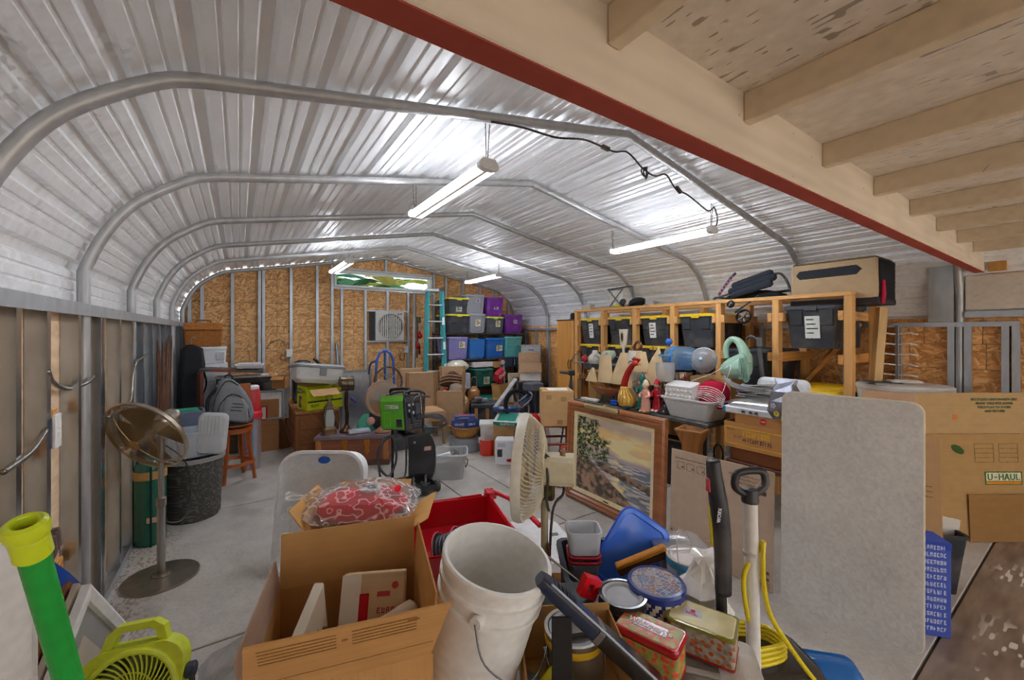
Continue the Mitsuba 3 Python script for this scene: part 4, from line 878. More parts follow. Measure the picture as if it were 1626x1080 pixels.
for q in range(3): t.p('feather_line', tube(smooth_path([(.09 + .025 * q, -.106, .22), (.11 + .022 * q, -.112, .12), (.10 + .02 * q, -.104, .02)]), .004, 5), '7fa892', 'gl', True)
t.p('foot_ring', cyl(.055, .02, .08, 0, 0, 18, .004), '86ae98', 'gl', 30)
# wire rack with lamp globes
t = Th('wire_rack', 'arched wire rack behind the model ship holding glass globes', 'rack', (4.12, 3.92, TZ), -90)
for x in (-.38, .0, .36): t.p('hoop', tube(smooth_path([(x - .1, -.12, 0), (x - .1, -.12, .42), (x, -.12, .56), (x + .1, -.12, .42), (x + .1, -.12, 0)]), .006, 6), '8d9499', 'me', True)
t.p('shelf_wire', cat(*[tube([(-.48, y, .445), (.46, y, .445)], .005, 5) for y in (-.12, -.06, 0, .06, .12)]), '8d9499', 'me', True)
for x in (-.48, .46): t.p('side_leg', tube([(x, .12, 0), (x, .12, .445)], .006, 6), '8d9499', 'me', True)
gl = [(.0, .0), (.035, .0), (.04, .03), (.05, .05), (.085, .09), (.095, .13), (.085, .16), (.07, .17), (.066, .17), (.09, .13), (.08, .092), (.045, .054), (.034, .03), (0, .006)]
for k, (y, c, lb, fl_) in enumerate([(3.99, 'eceae4', 'white fluted glass lamp shade on the wire rack next to the red ball', 1), (3.74, 'cfd6c8', 'greenish glass lamp shade on the wire rack under the white oval vase', 0)]):
    t = Th('glass_globe', lb, 'lamp shade', (4.06, y, TZ + .45), -90, M=(sc(1, 1, 1) if k else tr(0, 0, .175) @ rot('x', 180)))
    t.p('glass', lathe(gl, 24), c, 'fp', True)
    t.p('rim', lathe([(.066, .166), (.074, .166), (.074, .178), (.066, .178)], 24, True), c, 'gl', 30)
    if fl_: t.p('flute', cat(*[tube([(.052 * math.cos(a), .052 * math.sin(a), .05), (.088 * math.cos(a), .088 * math.sin(a), .09), (.097 * math.cos(a), .097 * math.sin(a), .13)], .004, 4) for a in np.linspace(0, 6.03, 22)]), 'dcdad4', 'gl', True, kind='stuff')
t = Th('red_ball', 'shiny red ball ornament on the wire rack', 'ornament', (4.02, 4.14, TZ + .50)); t.p('ball', sph(.052, 0, 0, .0, 16), 'b01f30', 'gl', True); t.p('cap', cyl(.012, .014, z=.048, n=8), 'c9b26a', 'ch', 0)
t = Th('oval_vase', 'cream sculpted vase with a dark oval opening standing above the lamp shades', 'vase', (4.16, 3.58, TZ + .45), -90)
t.p('body', loft([rr(a, b, .02, z, 4) for z, a, b in ((0, .05, .05), (.03, .03, .03), (.2, .035, .035), (.26, .09, .05), (.44, .13, .05), (.46, .14, .055))]), 'ddd5c4', 'pl', 30)
t.p('oval', mv(up(prism(shapely.affinity.scale(sg.Point(0, 0).buffer(1), .032, .07).difference(shapely.affinity.scale(sg.Point(0, 0).buffer(1), .02, .055)), .012)), 0, -.022, .36), 'b9a98e', 'pl', 0)
t.p('opening', mv(up(prism(shapely.affinity.scale(sg.Point(0, 0).buffer(1), .02, .055), .006)), 0, -.022, .36), '2a2623', 'mt', 0)
t.p('wire_arm', cat(tube(smooth_path([(-.05, 0, .38), (-.16, 0, .36), (-.24, 0, .22)]), .004, 5), tube(smooth_path([(.06, 0, .36), (.12, 0, .3), (.16, 0, .2)]), .004, 5)), '7d7468', 'me', True)
t = Th('curled_metal', 'curled brown metal leaf sculpture behind the ship masts', 'sculpture', (4.16, 3.38, TZ + .45), -90)
t.p('curl', tube(smooth_path([(.06, 0, -.1), (.0, 0, .10), (-.03, 0, .22), (.02, 0, .30), (.08, 0, .27), (.06, 0, .19), (.02, 0, .2)]), .016, 8), '8a6a58', 'me', True)
t.p('leaf', tf(sheet(lambda u, v: ((u - .5) * .07 * np.sin(np.pi * v), .02 * np.cos(3 * v), v * .2), 5, 9, .003), tr(.05, 0, .02), rot('y', 15)), 'b08a72', 'me', True)
t.p('stem', tube([(.04, 0, -.45), (.03, 0, .05)], .01, 6), '6d5546', 'me', True)
t = Th('wicker_box', 'small tan wicker box behind the stern sail of the model ship', 'box', (3.98, 3.90, TZ), -90)
t.p('body', tub(.16, .14, .34, .95, .95, .005, .01, .006), 'b48a55', 'cb', 0); t.p('lid', mv(lid_mesh(.17, .15, .03, .012, .004), 0, 0, .335), 'a87c48', 'cb', 30)
t = Th('blue_ball_stick', 'blue foam ball on a slanted pole above the triangular sail', 'pole', (4.05, 2.90, TZ), -90)
t.p('pole', tube([(-.16, 0, 0), (.06, 0, .74)], .011, 7), 'c9a58a', 'gl', True); t.p('ball', sph(.04, .07, 0, .76, 14), '2c62b8', 'pl', True)
t = Th('camera_tripod', 'folded dark tripod with grip handle standing at the far end of the black table', 'tripod', (3.72, 4.10, 0), -90)
for k, a in enumerate((0, 120, 240)): t.p('leg', tube([(.0, 0, .98), (.16 * math.cos(math.radians(a)), .16 * math.sin(math.radians(a)), .0)], [.016, .010], 7), '2a3440', 'pl', True)
t.p('column', tube([(0, 0, .7), (0, 0, 1.06)], .013, 8), '20252c', 'me', True)
t.p('grip', tf(cyl(.018, .2, n=10, b=.004), tr(-.2, -.02, 1.06), rot('y', 90)), '23344a', 'pl', 30)
t.p('head', bb(-.03, .05, -.03, .03, 1.03, 1.1, .008), '1e2226', 'pl', 0)
t = Th('blue_tin', 'small bright blue tin on the table edge by the model ship stand', 'tin', (3.71, 3.33, TZ), -90)
t.p('body', bb(-.05, .05, -.025, .025, 0, .05, .012), '2450b8', 'gl', 0); t.p('lid', bb(-.052, .052, -.027, .027, .05, .06, .006), '2a58c4', 'gl', 0)
t = Th('crumpled_paper', 'crumpled white paper lying under the model ship bow', 'paper', (3.72, 3.75, TZ), -90); t.p('', bump(bb(-.14, .14, -.035, .035, .0, .03, .01), .012, 25, 3), 'dcd8cf', 'mt', 0)
# ---- the stack to the right of the table
t = Th('wooden_stand', 'dark brown wooden stand under the fruit cartons right of the black table', 'stand', (3.86, 1.70, 0), -90)
t.p('top', bb(-.25, .25, -.24, .24, .44, .48, .005), '5a3524', 'wd', 0)
for x in (-.22, .22):
    for y in (-.21, .21): t.p('leg', bb(x - .025, x + .025, y - .025, y + .025, 0, .44, .004), '4f2d1e', 'wd', 0)
t = Th('brown_carton', 'plain dark brown carton beneath the yellow printed fruit carton', 'cardboard box', (3.86, 1.70, .482), -90)
t.p('body', bb(-.22, .22, -.22, .22, 0, .11, .004), '7a4a30', 'cb', 0); t.p('tape', bb(-.22, .22, -.02, .02, .11, .1108), '5f3b28', 'gl', 0)
t = Th('fruit_carton', 'orange-brown fruit carton with yellow bordered print right of the table', 'cardboard box', (3.84, 1.715, .594), -90)
w, d, h = .50, .44, .225
t.p('body', cat(bb(-w / 2, w / 2, -d / 2, -d / 2 + .005, 0, h), bb(-w / 2, w / 2, d / 2 - .005, d / 2, 0, h), bb(-w / 2, -w / 2 + .005, -d / 2, d / 2, 0, h), bb(w / 2 - .005, w / 2, -d / 2, d / 2, 0, h), bb(-w / 2, w / 2, -d / 2, d / 2, 0, .006)), 'c08a55', 'cb', 0)
t.p('border', cat(bb(-w / 2 + .015, w / 2 - .015, -d / 2 - .001, -d / 2, .03, .036), bb(-w / 2 + .015, w / 2 - .015, -d / 2 - .001, -d / 2, .175, .181), bb(-w / 2 + .015, -w / 2 + .021, -d / 2 - .001, -d / 2, .03, .181), bb(w / 2 - .021, w / 2 - .015, -d / 2 - .001, -d / 2, .03, .181)), 'e3bb2c', 'mt', 0)
t.p('yellow_lettering', mv(scribble(.22, .045, 9, 1), .02, -d / 2, .115), 'dcae28', 'mt', 0)
t.p('dark_lettering', mv(scribble(.24, .035, 12, 2), .03, -d / 2, .065), '5d2f3a', 'mt', 0)
t.p('side_lettering', cat(mv(scribble(.08, .016, 6, 3), -.19, -d / 2, .15), mv(scribble(.08, .02, 5, 4), -.13, -d / 2, .09)), '8a5a3c', 'mt', 0)
t = Th('carton_tray', 'loose brown carton lid with a red round logo on top of the fruit carton', 'cardboard lid', (3.86, 1.67, .822), -90)
t.p('tray', cat(bb(-.2, .22, -.235, -.23, 0, .07), bb(-.2, .22, .19, .195, 0, .05), bb(-.2, -.195, -.235, .195, 0, .03), bb(.215, .22, -.235, .195, 0, .05), bb(-.2, .22, -.235, .195, 0, .005)), 'b98450', 'cb', 0)
t.p('logo', mv(up(prism(sg.Point(0, 0).buffer(.026), .0012)), .03, -.235, .036), 'c42a38', 'mt', 0, label='red round logo'); t.p('logo_mark', mv(scribble(.034, .012, 5, 8), .03, -.2364, .03), 'ead9cf', 'mt', 0)
t = Th('griddle', 'electric griddle with domed chrome lid on a white body', 'griddle', (3.82, 1.735, .893), -90)
t.p('body', bb(-.24, .24, -.2, .18, 0, .06, .01), 'd9dde2', 'pl', 0)
t.p('blue_end', bb(-.245, -.215, -.203, .183, .004, .058, .006), '2f87b5', 'pl', 0, label='blue end')
for x in (-.06, .0, .045): t.p('knob', tf(cyl(.012, .02, n=12, b=.003), tr(x, -.2, .03), rot('x', 90)), '4a3228', 'pl', 30)
t.p('chrome_lid', mv(loft([rr(.43, .36, .04, 0, 5), rr(.44, .37, .045, .01, 5), rr(.42, .35, .05, .03, 5), rr(.36, .29, .06, .06, 5), rr(.2, .16, .05, .07, 5)]), -.0, 0, .06), 'c8cacc', 'ch', 30)
MG = [('c9ccd4', 'pale grey'), ('6b7a96', 'slate blue'), ('9aa0a8', 'mid grey'), ('4a5468', 'dark slate'), ('b8a88e', 'tan'), ('2c3a5c', 'navy'), ('d4d6d8', 'white'), ('8a8f9a', 'blue-grey'), ('5c6678', 'steel blue')]
for k, (c, n_) in enumerate(MG):
    t = Th('magazine', f'{n_} covered magazine in the loose heap behind the chrome griddle lid', 'magazine', (4.04, 1.88, TZ + .20), -90, 'magazines behind the griddle')
    A = tr(.02 * math.sin(k * 2), .0, .02 + .018 * k) @ rot('z', -20 + 13 * k % 50) @ rot('y', -8 + 4 * (k % 4))
    t.p('pages', tf(bump(bb(-.148, .148, -.078, .078, .002, .010, .002), .006, 8, k), A), 'e2e0da', 'mt', 0); t.p('cover', tf(bump(bb(-.15, .15, -.08, .08, .010, .013, .001), .006, 8, k), A), c, 'gl', 0)
t = Th('cable_loop', 'grey cables looping over the magazines toward the dish pan', 'cable', (3.88, 1.95, TZ + .36), -90)
t.p('', cat(*[tube(smooth_path([(-.16, .0, .06 + .01 * k), (-.05, -.05, .0 + .012 * k), (.1, -.06, -.02 + .01 * k), (.22, 0, -.03 + .012 * k)]), .006, 6) for k in range(4)]), '8e9094', 'pl', True)
t = Th('white_tray', 'white plastic tray standing upright behind the foil bag', 'tray', (4.10, 1.70, .90), -90, M=rot('x', -8))
t.p('panel', tf(loft([rr(.42, .24, .05, 0, 5), rr(.42, .24, .05, .01, 5), rr(.38, .2, .04, .014, 5), rr(.37, .19, .04, .03, 5)]), tr(0, 0, .16), rot('x', 90)), 'dfe1e4', 'pl', 30)
t.p('rim', tf(tube(rr(.42, .24, .05, 0, 5), .009, 6, True), tr(0, 0, .16), rot('x', 90)), 'e6e8ea', 'pl', True)
t = Th('foil_bag', 'crinkled grey foil bag with yellow flower print beside the griddle', 'bag', (3.62, 1.47, .91), -90)
m = bump(loft([rr(a, b, .03, z, 6) for z, a, b in ((0, .16, .1), (.06, .22, .14), (.14, .22, .13), (.22, .19, .09), (.28, .14, .05), (.32, .17, .02))]), .014, 16, 9)
t.p('bag', m, '8d8f9a', 'me', 0)
for k, (x, z) in enumerate(((-.03, .05), (.05, .08), (.02, .02), (-.06, .11), (.04, .13))): t.p('flower_print', mv(up(prism(shapely.union_all([sg.Point(.014 * math.cos(a), .014 * math.sin(a)).buffer(.009) for a in np.arange(5) * 1.257]), .002)), x, -.085 + .012 * (z > .1), z), 'cfc050' if k % 2 == 0 else 'c9c3cf', 'gl', 0)
t = Th('vacuum_wand', 'dark grey vacuum wand leaning behind the green goose pitcher', 'vacuum wand', (4.22, 1.93, .0), -90)
t.p('tube', tube([(.06, 0, 0), (.02, .02, 1.0), (-.03, .03, 1.45)], .024, 10), '4a4a4e', 'pl', True)
t.p('handle', tube(smooth_path([(-.03, .03, 1.42), (-.04, .03, 1.52), (-.1, .03, 1.57), (-.15, .03, 1.54)]), .014, 8), '3a3a3e', 'pl', True)
t.p('trigger', bb(-.05, .0, .01, .05, 1.46, 1.56, .01), '55565a', 'pl', 0)
t = Th('wooden_vase', 'flared square wooden vase under the table beside the brown flattened carton', 'vase', (3.56, 2.235, 0), -80)
t.p('body', loft([rr(a, a, .012, z, 3) for z, a in ((0, .2), (.02, .2), (.40, .14), (.55, .15), (.67, .23), (.69, .235), (.69, .215), (.6, .15))], True, True), 'a06a38', 'wd', 30)
t.p('rim', cat(*[tf(bb(-.12, .12, -.012, .0, .68, .70, .003), rot('z', 90 * k), tr(0, -.108, 0)) for k in range(4)]), 'b98550', 'wd', 0)
t.p('blue_lining', bb(-.1, .1, -.1, .1, .64, .65), '5d7f9c', 'pl', 0, label='blue lining')
t = Th('iron_stand', 'black wrought iron scroll stand under the fruit carton', 'stand', (3.50, 1.93, 0), -90)
t.p('frame', cat(tube(smooth_path([(-.05, 0, .0), (-.04, 0, .3), (-.06, 0, .55), (-.02, 0, .62), (.02, 0, .55), (.0, 0, .3), (.05, 0, 0)]), .008, 6), tube(smooth_path([(-.05, 0, .1), (.04, 0, .2), (-.04, 0, .32), (.05, 0, .42)]), .006, 6)), '22201f', 'me', True)
# dark boxes under the table
for k, (x, y, w, d, h, c, n_) in enumerate([(3.95, 3.5, .5, .4, .55, '4a3a30', 'dark brown storage box under the far half of the black table'), (3.98, 2.75, .5, .42, .42, '3a3432', 'dark box under the middle of the black table')]):
    carton(n_, (x, y, 0), -90 + 4 * k, w, d, h, c)
# ---------------------------------------------------------------- back wall: cooler, ladder, totes on the black shelving
t = Th('window_cooler', 'grey box fan cooler with round louvred opening framed into the back wall', 'fan', (2.372, YB - .06, 1.462))
t.p('face', tf(prism(sg.box(-.267, 0, .267, .545).difference(sg.Point(.012, .264).buffer(.232, 24)), .03), tr(0, .0, 0), rot('x', 90)), 'c3c3bf', 'pl', 0)
t.p('body', cat(bb(-.267, -.255, 0, .14, 0, .545), bb(.255, .267, 0, .14, 0, .545), bb(-.267, .267, 0, .14, 0, .012), bb(-.267, .267, 0, .14, .533, .545)), 'b5b5b1', 'pl', 0)
t.p('ring', mv(tf(lathe([(.232, -.02), (.25, -.02), (.25, .012), (.232, .012)], 32, True), rot('x', 90)), .012, -.03, .264), 'aeb0ae', 'pl', 30)
for k in range(11):
    x = -.2 + .04 * k; hh = math.sqrt(max(.232 ** 2 - x * x, .001))
    t.p('louver', tf(bb(-.014, .014, -.002, .002, .264 - hh, .264 + hh), tr(x + .012, .02, 0), rot('z', -20)), 'b9b8b2', 'gv', 0)
for z in (.264,): t.p('cross_bar', bb(-.22, .244, -.024, -.016, z - .006, z + .006), '9a9a96', 'me', 0)
t.p('cross_bar', bb(.006, .018, -.024, -.016, .034, .494), '9a9a96', 'me', 0)
for k in range(4): t.p('side_fin', bb(-.355 + .022 * k, -.343 + .022 * k, .0, .08, .0, .53), '4b4d50', 'mt', 0)
for x in (.16, .21): t.p('knob', tf(cyl(.012, .014, n=12), tr(x, -.03, .5), rot('x', 90)), '3c3c3c', 'pl', 0)
t.p('back_plate', bb(-.25, .25, .135, .14, .01, .535), '2e2d2a', 'mt', 0)
# ladder
t = Th('step_ladder', 'tall aqua fibreglass stepladder leaning in front of the back wall beside the totes', 'ladder', (2.96, 6.86, 0), -12, M=rot('x', -3))
AQ = '3f9aa0'
for s in (-1, 1):
    t.p('rail', tube([(s * .20, 0, .0), (s * .125, 0, 2.38)], [.046, .044], 4), AQ, 'pl', 0)
    t.p('rear_rail', tube([(s * .19, .13, .0), (s * .13, .07, 2.34)], .036, 4), '2e8088', 'pl', 0)
for k in range(7):
    z = .30 + .3 * k; w = .20 - .075 * z / 2.38
    t.p('step', bb(-w + .01, w - .01, -.04, .05, z, z + .025, .004), 'b9bdbf', 'me', 0)
t.p('top_cap', bb(-.165, .165, -.06, .12, 2.36, 2.41, .01), 'c3ccd0', 'pl', 0)
t.p('cap_end', bb(.06, .168, -.062, .122, 2.362, 2.415, .01), '2a3742', 'pl', 0)
for z in (.9, 1.3, 1.75): t.p('label_sticker', bb(.20 - .075 * z / 2.38 - .02, .20 - .075 * z / 2.38 + .02, -.046, -.030, z, z + .14), 'd9e3e4', 'mt', 0)
t.p('spreader', bb(.15, .165, -.03, .1, 1.55, 1.575), 'b59a3c', 'me', 0)
t = Th('metal_track', 'grey metal stud track leaning beside the aqua stepladder', 'metal track'); t.p('', tube([(2.62, 7.1, .02), (2.72, 7.32, 1.0), (2.86, 7.66, 2.36)], .028, 4), 'a4a7aa', 'gv', 0)
for k, x in enumerate((-.02, .03)):
    t = Th('ski_pole', ['black ski pole with red basket hanging on the back wall left of the silver one', 'silver ski pole with red basket hanging on the back wall beside the black one'][k], 'ski pole', (2.93, YB - .07, 0), 0, 'ski poles on the back wall')
    t.p('pole', tube([(x, 0, 1.12), (x + .01, 0, 1.92)], .012, 7), ['2a2a2e', 'b8bcc0'][k], 'gl', True)
    t.p('basket', mv(lathe([(.012, .09), (.03, .05), (.06, 0), (.05, -.03), (.012, -.06)], 12), x - .01, -.03, 1.36 + .19 * k), 'b01828', 'pl', 30, label='red basket')
    t.p('grip', bb(x - .012, x + .02, -.02, .02, 1.80, 1.92, .008), ['2d5560', '2b2b2e'][k], 'pl', 0)
    if k == 0: t.p('strap', bb(.0, .04, -.03, -.01, 1.18, 1.34, .006), '8e1420', 'cl', 0)
# shelving
t = Th('black_shelving', 'black shelving unit carrying two rows of coloured totes against the back wall', 'shelf', (4.20, 7.35, 0))
for x in (-.98, .98):
    for y in (-.25, .25): t.p('post', tube([(x, y, 0), (x, y, 1.62)], .022, 8), '1f2124', 'pl', True)
for z in (.08, .50, 1.055, 1.565): t.p('shelf_board', bb(-1.0, 1.0, -.28, .28, z, z + .035, .006), '232529', 'pl', 0)
G1, GR, PU, LA, BL, TQ = '34383f', '8b8e96', '6f2a8e', '8681bd', '2f74c0', '5fb3b0'
def bt(label, x, z, w, h, c, lc=None, style='panel', paper=None, g=None, lid=True, d=.56, y=7.37): return tote(label, (x, y, z), 0, w, d, h, c, lc, style, paper, g, lid=lid)
PW, PH = .11, .11
bt('black tote with yellow lid beside the ladder, beneath its stacked twin', 3.54, 1.602, .46, .34, G1, 'd8c92a', 'ribbed')
bt('black yellow-lidded tote on top of its twin beside the ladder', 3.54, 1.962, .46, .30, G1, 'd8c92a', 'ribbed', (.0, .1, .13, .09, 'b9bcc0'))
bt('grey tote with square label standing on the upper black shelf', 3.955, 1.602, .35, .36, GR, '9a9da5', 'panel', (0, .2, PW, .13, 'd9d6b8'))
bt('large grey tote stacked at the top under the roof', 3.90, 1.978, .42, .36, GR, '9b9ea6', 'panel', (.06, .26, .08, .04, 'd8d9dc'))
bt('charcoal tote with lime lid under the stacked purple tote', 4.365, 1.602, .40, .31, '4a505a', 'c3d23a', 'panel', (.06, .19, PW, .13, 'd8d2b0'))
bt('purple tote stacked on top of the lime-lidded one', 4.365, 1.932, .38, .38, PU, '7a3199', 'panel', (.02, .18, .10, .05, 'e0d9e8'))
bt('purple tote at the right end of the upper black shelf', 4.835, 1.602, .42, .365, PU, '7a3199', 'panel', (.02, .24, .09, .08, 'd9cfe2'))
bt('lavender tote on the middle black shelf beside the ladder', 3.52, 1.092, .43, .41, LA, '938fca', 'panel', (.08, .28, .13, .12, 'd9d4b4'))
bt('open blue tote with crumpled bedding on the middle black shelf', 3.945, 1.092, .36, .39, BL, '3a80cc', 'panel', None, lid=False)
t = Th('bedding', 'crumpled cream bedding heaped in the open blue tote', 'bedding', (3.945, 7.30, 1.44)); t.p('', bump(sph(.14, 0, 0, 0, 18, 1, 1.2, .55), .02, 11, 2), 'cfc7b6', 'cl', 60)
bt('blue tote with paper label in the middle row', 4.37, 1.092, .42, .385, '2a68b8', '2d70c4', 'panel', (.09, .2, .14, .12, 'ddd3b4'))
bt('turquoise tote at the right end of the middle row', 4.825, 1.092, .43, .41, TQ, '72c4bf', 'ribbed', (.03, .3, .04, .04, 'e8efec'))
bt('dark green tote with red latch and paper label below the blue totes', 3.96, .56, .38, .32, '1f5a4e', '256355', 'panel', (.04, .12, .13, .14, 'c9c6ae'), y=7.1)
bt('round-edged dark green tote low on the floor behind the black tool chest', 3.93, .02, .44, .34, '1d6a5e', '207266', 'panel', None, y=6.75)
t = Th('plastic_bin', 'blue-grey plastic bin standing right of the low green tote', 'bin', (4.42, 6.75, 0)); t.p('body', tub(.40, .36, .40, .82, .82), '7d83a4', 'pl', 30); t.p('handle', cat(*[bb(s * .21 - .02, s * .21 + .02, -.06, .06, .35, .37, .006) for s in (-1, 1)]), '8a90b0', 'pl', 0)
t = Th('plastic_bag', 'white and yellow plastic bag on the lower black shelf behind the chairs', 'bag', (3.45, 7.02, .86)); t.p('', bump(sph(.22, 0, 0, .10, 20, 1.15, .8, .6), .03, 9, 5), 'd8d6c4', 'gl', 60)
t = Th('drawer_box', 'pale blue-white plastic drawer box under the yellow-white bag', 'box', (3.46, 7.05, .54)); t.p('body', bb(-.2, .2, -.2, .2, 0, .30, .01), 'b5bcd0', 'pl', 0); t.p('handle', bb(-.05, .05, -.215, -.2, .2, .23, .005), '97a0b8', 'pl', 0)
for k, (x, z, w, h, c, n_) in enumerate([(4.02, .925, .44, .10, 'd8d2d4', 'flat white carton on top of the dark green tote'), (4.34, .90, .18, .12, 'b98f5e', 'small brown carton next to the flat white carton on the lower shelf'), (4.92, .90, .20, .17, '8a5a3c', 'red-brown carton at the right end of the lower shelf')]):
    carton(n_, (x, 7.1, z), 4 * k, w, .24, h, c)
t = Th('mantel_clock', 'small dark clock with pale dial on the lower black shelf', 'clock', (4.50, 7.08, .90)); t.p('case', loft([rr(.2, .1, .02, 0), rr(.2, .1, .02, .1), rr(.14, .1, .02, .17), rr(.06, .08, .02, .2)]), '5a3428', 'wd', 30); t.p('dial', tf(cyl(.05, .01, n=20), tr(0, -.05, .1), rot('x', 90)), 'd6d3c8', 'pl', 0)
t = Th('black_carton', 'black carton with white upright print on the lower black shelf', 'cardboard box', (4.70, 7.06, .90)); t.p('body', bb(-.15, .15, -.1, .1, 0, .2, .005), '343a48', 'cb', 0); t.p('print', cat(bb(.0, .09, -.1012, -.1, .02, .18)), '151619', 'mt', 0); t.p('lettering', tf(scribble(.14, .03, 6, 5, -.1012), tr(.045, 0, .1), rot('y', 90), tr(0, 0, -.015)), 'c8ccd2', 'mt', 0)
# wooden cabinet next to the pine frame
t = Th('oak_cabinet', 'tall narrow oak cabinet standing at the far end of the pine shelf frame', 'cabinet', (4.76, 5.08, 0), -90)
t.p('body', bb(-.215, .215, -.26, .26, 0, 1.81, .004), 'b9752f', 'wd', 0)
t.p('door', bb(-.21, .13, -.285, -.262, .04, 1.80, .004), 'c78a42', 'wd', 0)
t.p('door', bb(.134, .212, -.285, -.262, .04, 1.80, .004), 'd39a55', 'wd', 0)
for x in (.10, .155): t.p('handle', tube(smooth_path([(x, -.286, 1.02), (x, -.31, 1.06), (x, -.31, 1.13), (x, -.286, 1.17)]), .006, 6), '3a2a1c', 'me', True)
t.p('top_trim', bb(-.222, .222, -.29, .265, 1.81, 1.825, .003), '5f3c1c', 'wd', 0)
t = Th('black_canister', 'small black canister on top of the oak cabinet', 'canister', (4.62, 5.05, 1.825)); t.p('body', cyl(.045, .09, n=18, b=.006), '1c1c1f', 'pl', 30); t.p('cap', cyl(.03, .02, z=.09, n=14, b=.003), '2c2c30', 'pl', 30)
# filing cabinets and cartons in the back right corner
t = Th('file_cabinet', 'grey steel filing cabinet in the corner behind the white printed carton', 'cabinet', (4.93, 6.62, 0), -90 + 50)
t.p('body', bb(-.2, .2, -.2, .2, 0, 1.36, .006), '8e9094', 'pl', 0)
for k in range(5): t.p('drawer', bb(-.19, .19, -.212, -.2, .03 + .265 * k, .275 + .265 * k, .004), 'a3a5a8', 'pl', 0); t.p('handle', bb(-.05, .05, -.225, -.212, .20 + .265 * k, .22 + .265 * k, .003), '6d6f72', 'me', 0)
t = Th('black_speaker', 'black cabinet under the white printed carton in the back corner', 'cabinet', (4.62, 6.25, 0), -20); t.p('body', bb(-.3, .3, -.22, .22, 0, .70, .008), '1d1e22', 'pl', 0); t.p('front_panel', bb(-.28, .28, -.228, -.22, .03, .67, .004), '26272c', 'cl', 0)
t = carton('open tan carton with raised flap and white printed label beside the filing cabinet', (4.62, 6.26, .702), -32, .42, .36, .34, 'b09072', (165, None, 8, None))
t.p('label_panel', bb(-.19, .19, -.1815, -.18, .01, .33), 'e6e4e2', 'mt', 0, label='white printed label')
t.p('lettering', face_text('WELLKING', .035, 0, -.1825, .19), '77797c', 'mt', 0)
t.p('small_print', cat(*[bb(-.1 + .02 * k, .1 - .02 * k, -.1825, -.1815, .13 - .03 * k, .136 - .03 * k) for k in range(3)], bb(-.003, .003, -.1825, -.1815, .25, .3)), '9a9b9d', 'mt', 0)
t = Th('standing_mirror', 'pale grey mirror frame with round metal ornament leaning on the lower totes', 'mirror', (4.34, 6.18, .0), -12, M=rot('x', -7))
t.p('frame', rect_frame(.40, .86, [(0, .02), (0, -.012), (.02, -.02), (.075, -.012), (.08, .004), (.08, .02)]), 'b3aa92', 'wd', 0)
t.p('glass', mk([(-.13, .006, .07), (.13, .006, .07), (.13, .006, .79), (-.13, .006, .79)], [(0, 1, 2), (0, 2, 3)]), '9a9c98', 'ch', 0)
t.p('ornament', mv(tf(lathe([(.0, .02), (.05, .03), (.055, .015), (.08, .02), (.09, 0), (0, 0)], 22), rot('x', 90)), 0, -.0, .66), '6d6a66', 'me', 30)
t.p('panel', bb(-.06, .06, -.004, .0, .36, .52), 'a5692f', 'wd', 0)
t.p('bottom_plate', bb(-.07, .07, -.006, .0, .22, .33, .002), 'c9c8c2', 'me', 0)
for k, (x, y, r_, c) in enumerate([(4.06, 6.35, .02, '5c6278'), (4.10, 6.30, .014, '9aa0b0')]):
    t = Th('metal_pole', ['blue-grey pole standing left of the pale mirror frame', 'thin silver pole standing against the pale mirror frame'][k], 'pole'); t.p('', tube([(x, y, 0), (x + .02, y + .1, 1.0)], r_, 8), c, 'me', True)
t = Th('red_snack_bag', 'red and white crinkled bag lying on the brown paper sack', 'bag', (4.05, 6.42, .80), 20, M=rot('y', -28))
t.p('bag', bump(loft([rr(a, b, .03, z, 5) for z, a, b in ((-.13, .24, .02), (-.09, .24, .1), (.0, .25, .13), (.09, .24, .1), (.13, .24, .02))]), .012, 12, 6), 'b8283a', 'gl', 0); t.p('lettering', tf(text('Chips', .06, True, .003), tr(0, -.075, 0), rot('x', 90)), 'e6dcd8', 'mt', 0)
t = Th('paper_sack', 'brown paper sack standing behind the tool chest', 'bag', (4.06, 6.40, .0), 15)
t.p('bag', bump(loft([rr(.30, .2, .02, 0), rr(.30, .2, .02, .55), rr(.34, .22, .02, .66), rr(.33, .20, .02, .66), rr(.28, .18, .02, .3)]), .012, 9, 8), 'b08a55', 'cb', 0)
t.p('fold', bb(-.15, .15, -.106, -.1, .30, .302), '8a6a40', 'cb', 0)
# ---------------------------------------------------------------- back left corner
t = Th('wicker_hamper', 'brown wicker picnic hamper topmost of the pile in the back left corner', 'hamper', (-.40, 6.95, 1.42), 4)
def t_wick(p, n, uv):
    a = noise(dr.floor((p.x + p.y) * 70), p.z * 40, 0.0) * 0.35 + smoothstep(0.2, 0.5, dr.abs(p.z * 60 - dr.floor(p.z * 60) - 0.5)) * 0.35
    return pal(uv) * (0.6 + a)
bs('wicker', t_wick, roughness=0.6, specular=0.3)
t.p('body', loft([rr(.40, .28, .02, 0), rr(.42, .30, .02, .22)]), '9c5f28', 'wicker', 0); t.p('lid', loft([rr(.43, .31, .02, .222), rr(.43, .31, .02, .235), rr(.42, .29, .02, .29), rr(.38, .2, .02, .32)]), 'a8672c', 'wicker', 0)
t.p('handle', tube(smooth_path([(-.08, 0, .315), (-.07, 0, .35), (.07, 0, .35), (.08, 0, .315)]), .008, 6), '6d3e18', 'wd', True)
t.p('edge_band', tube(rr(.432, .312, .02, .222), .007, 6, True), '6f421a', 'wd', True)
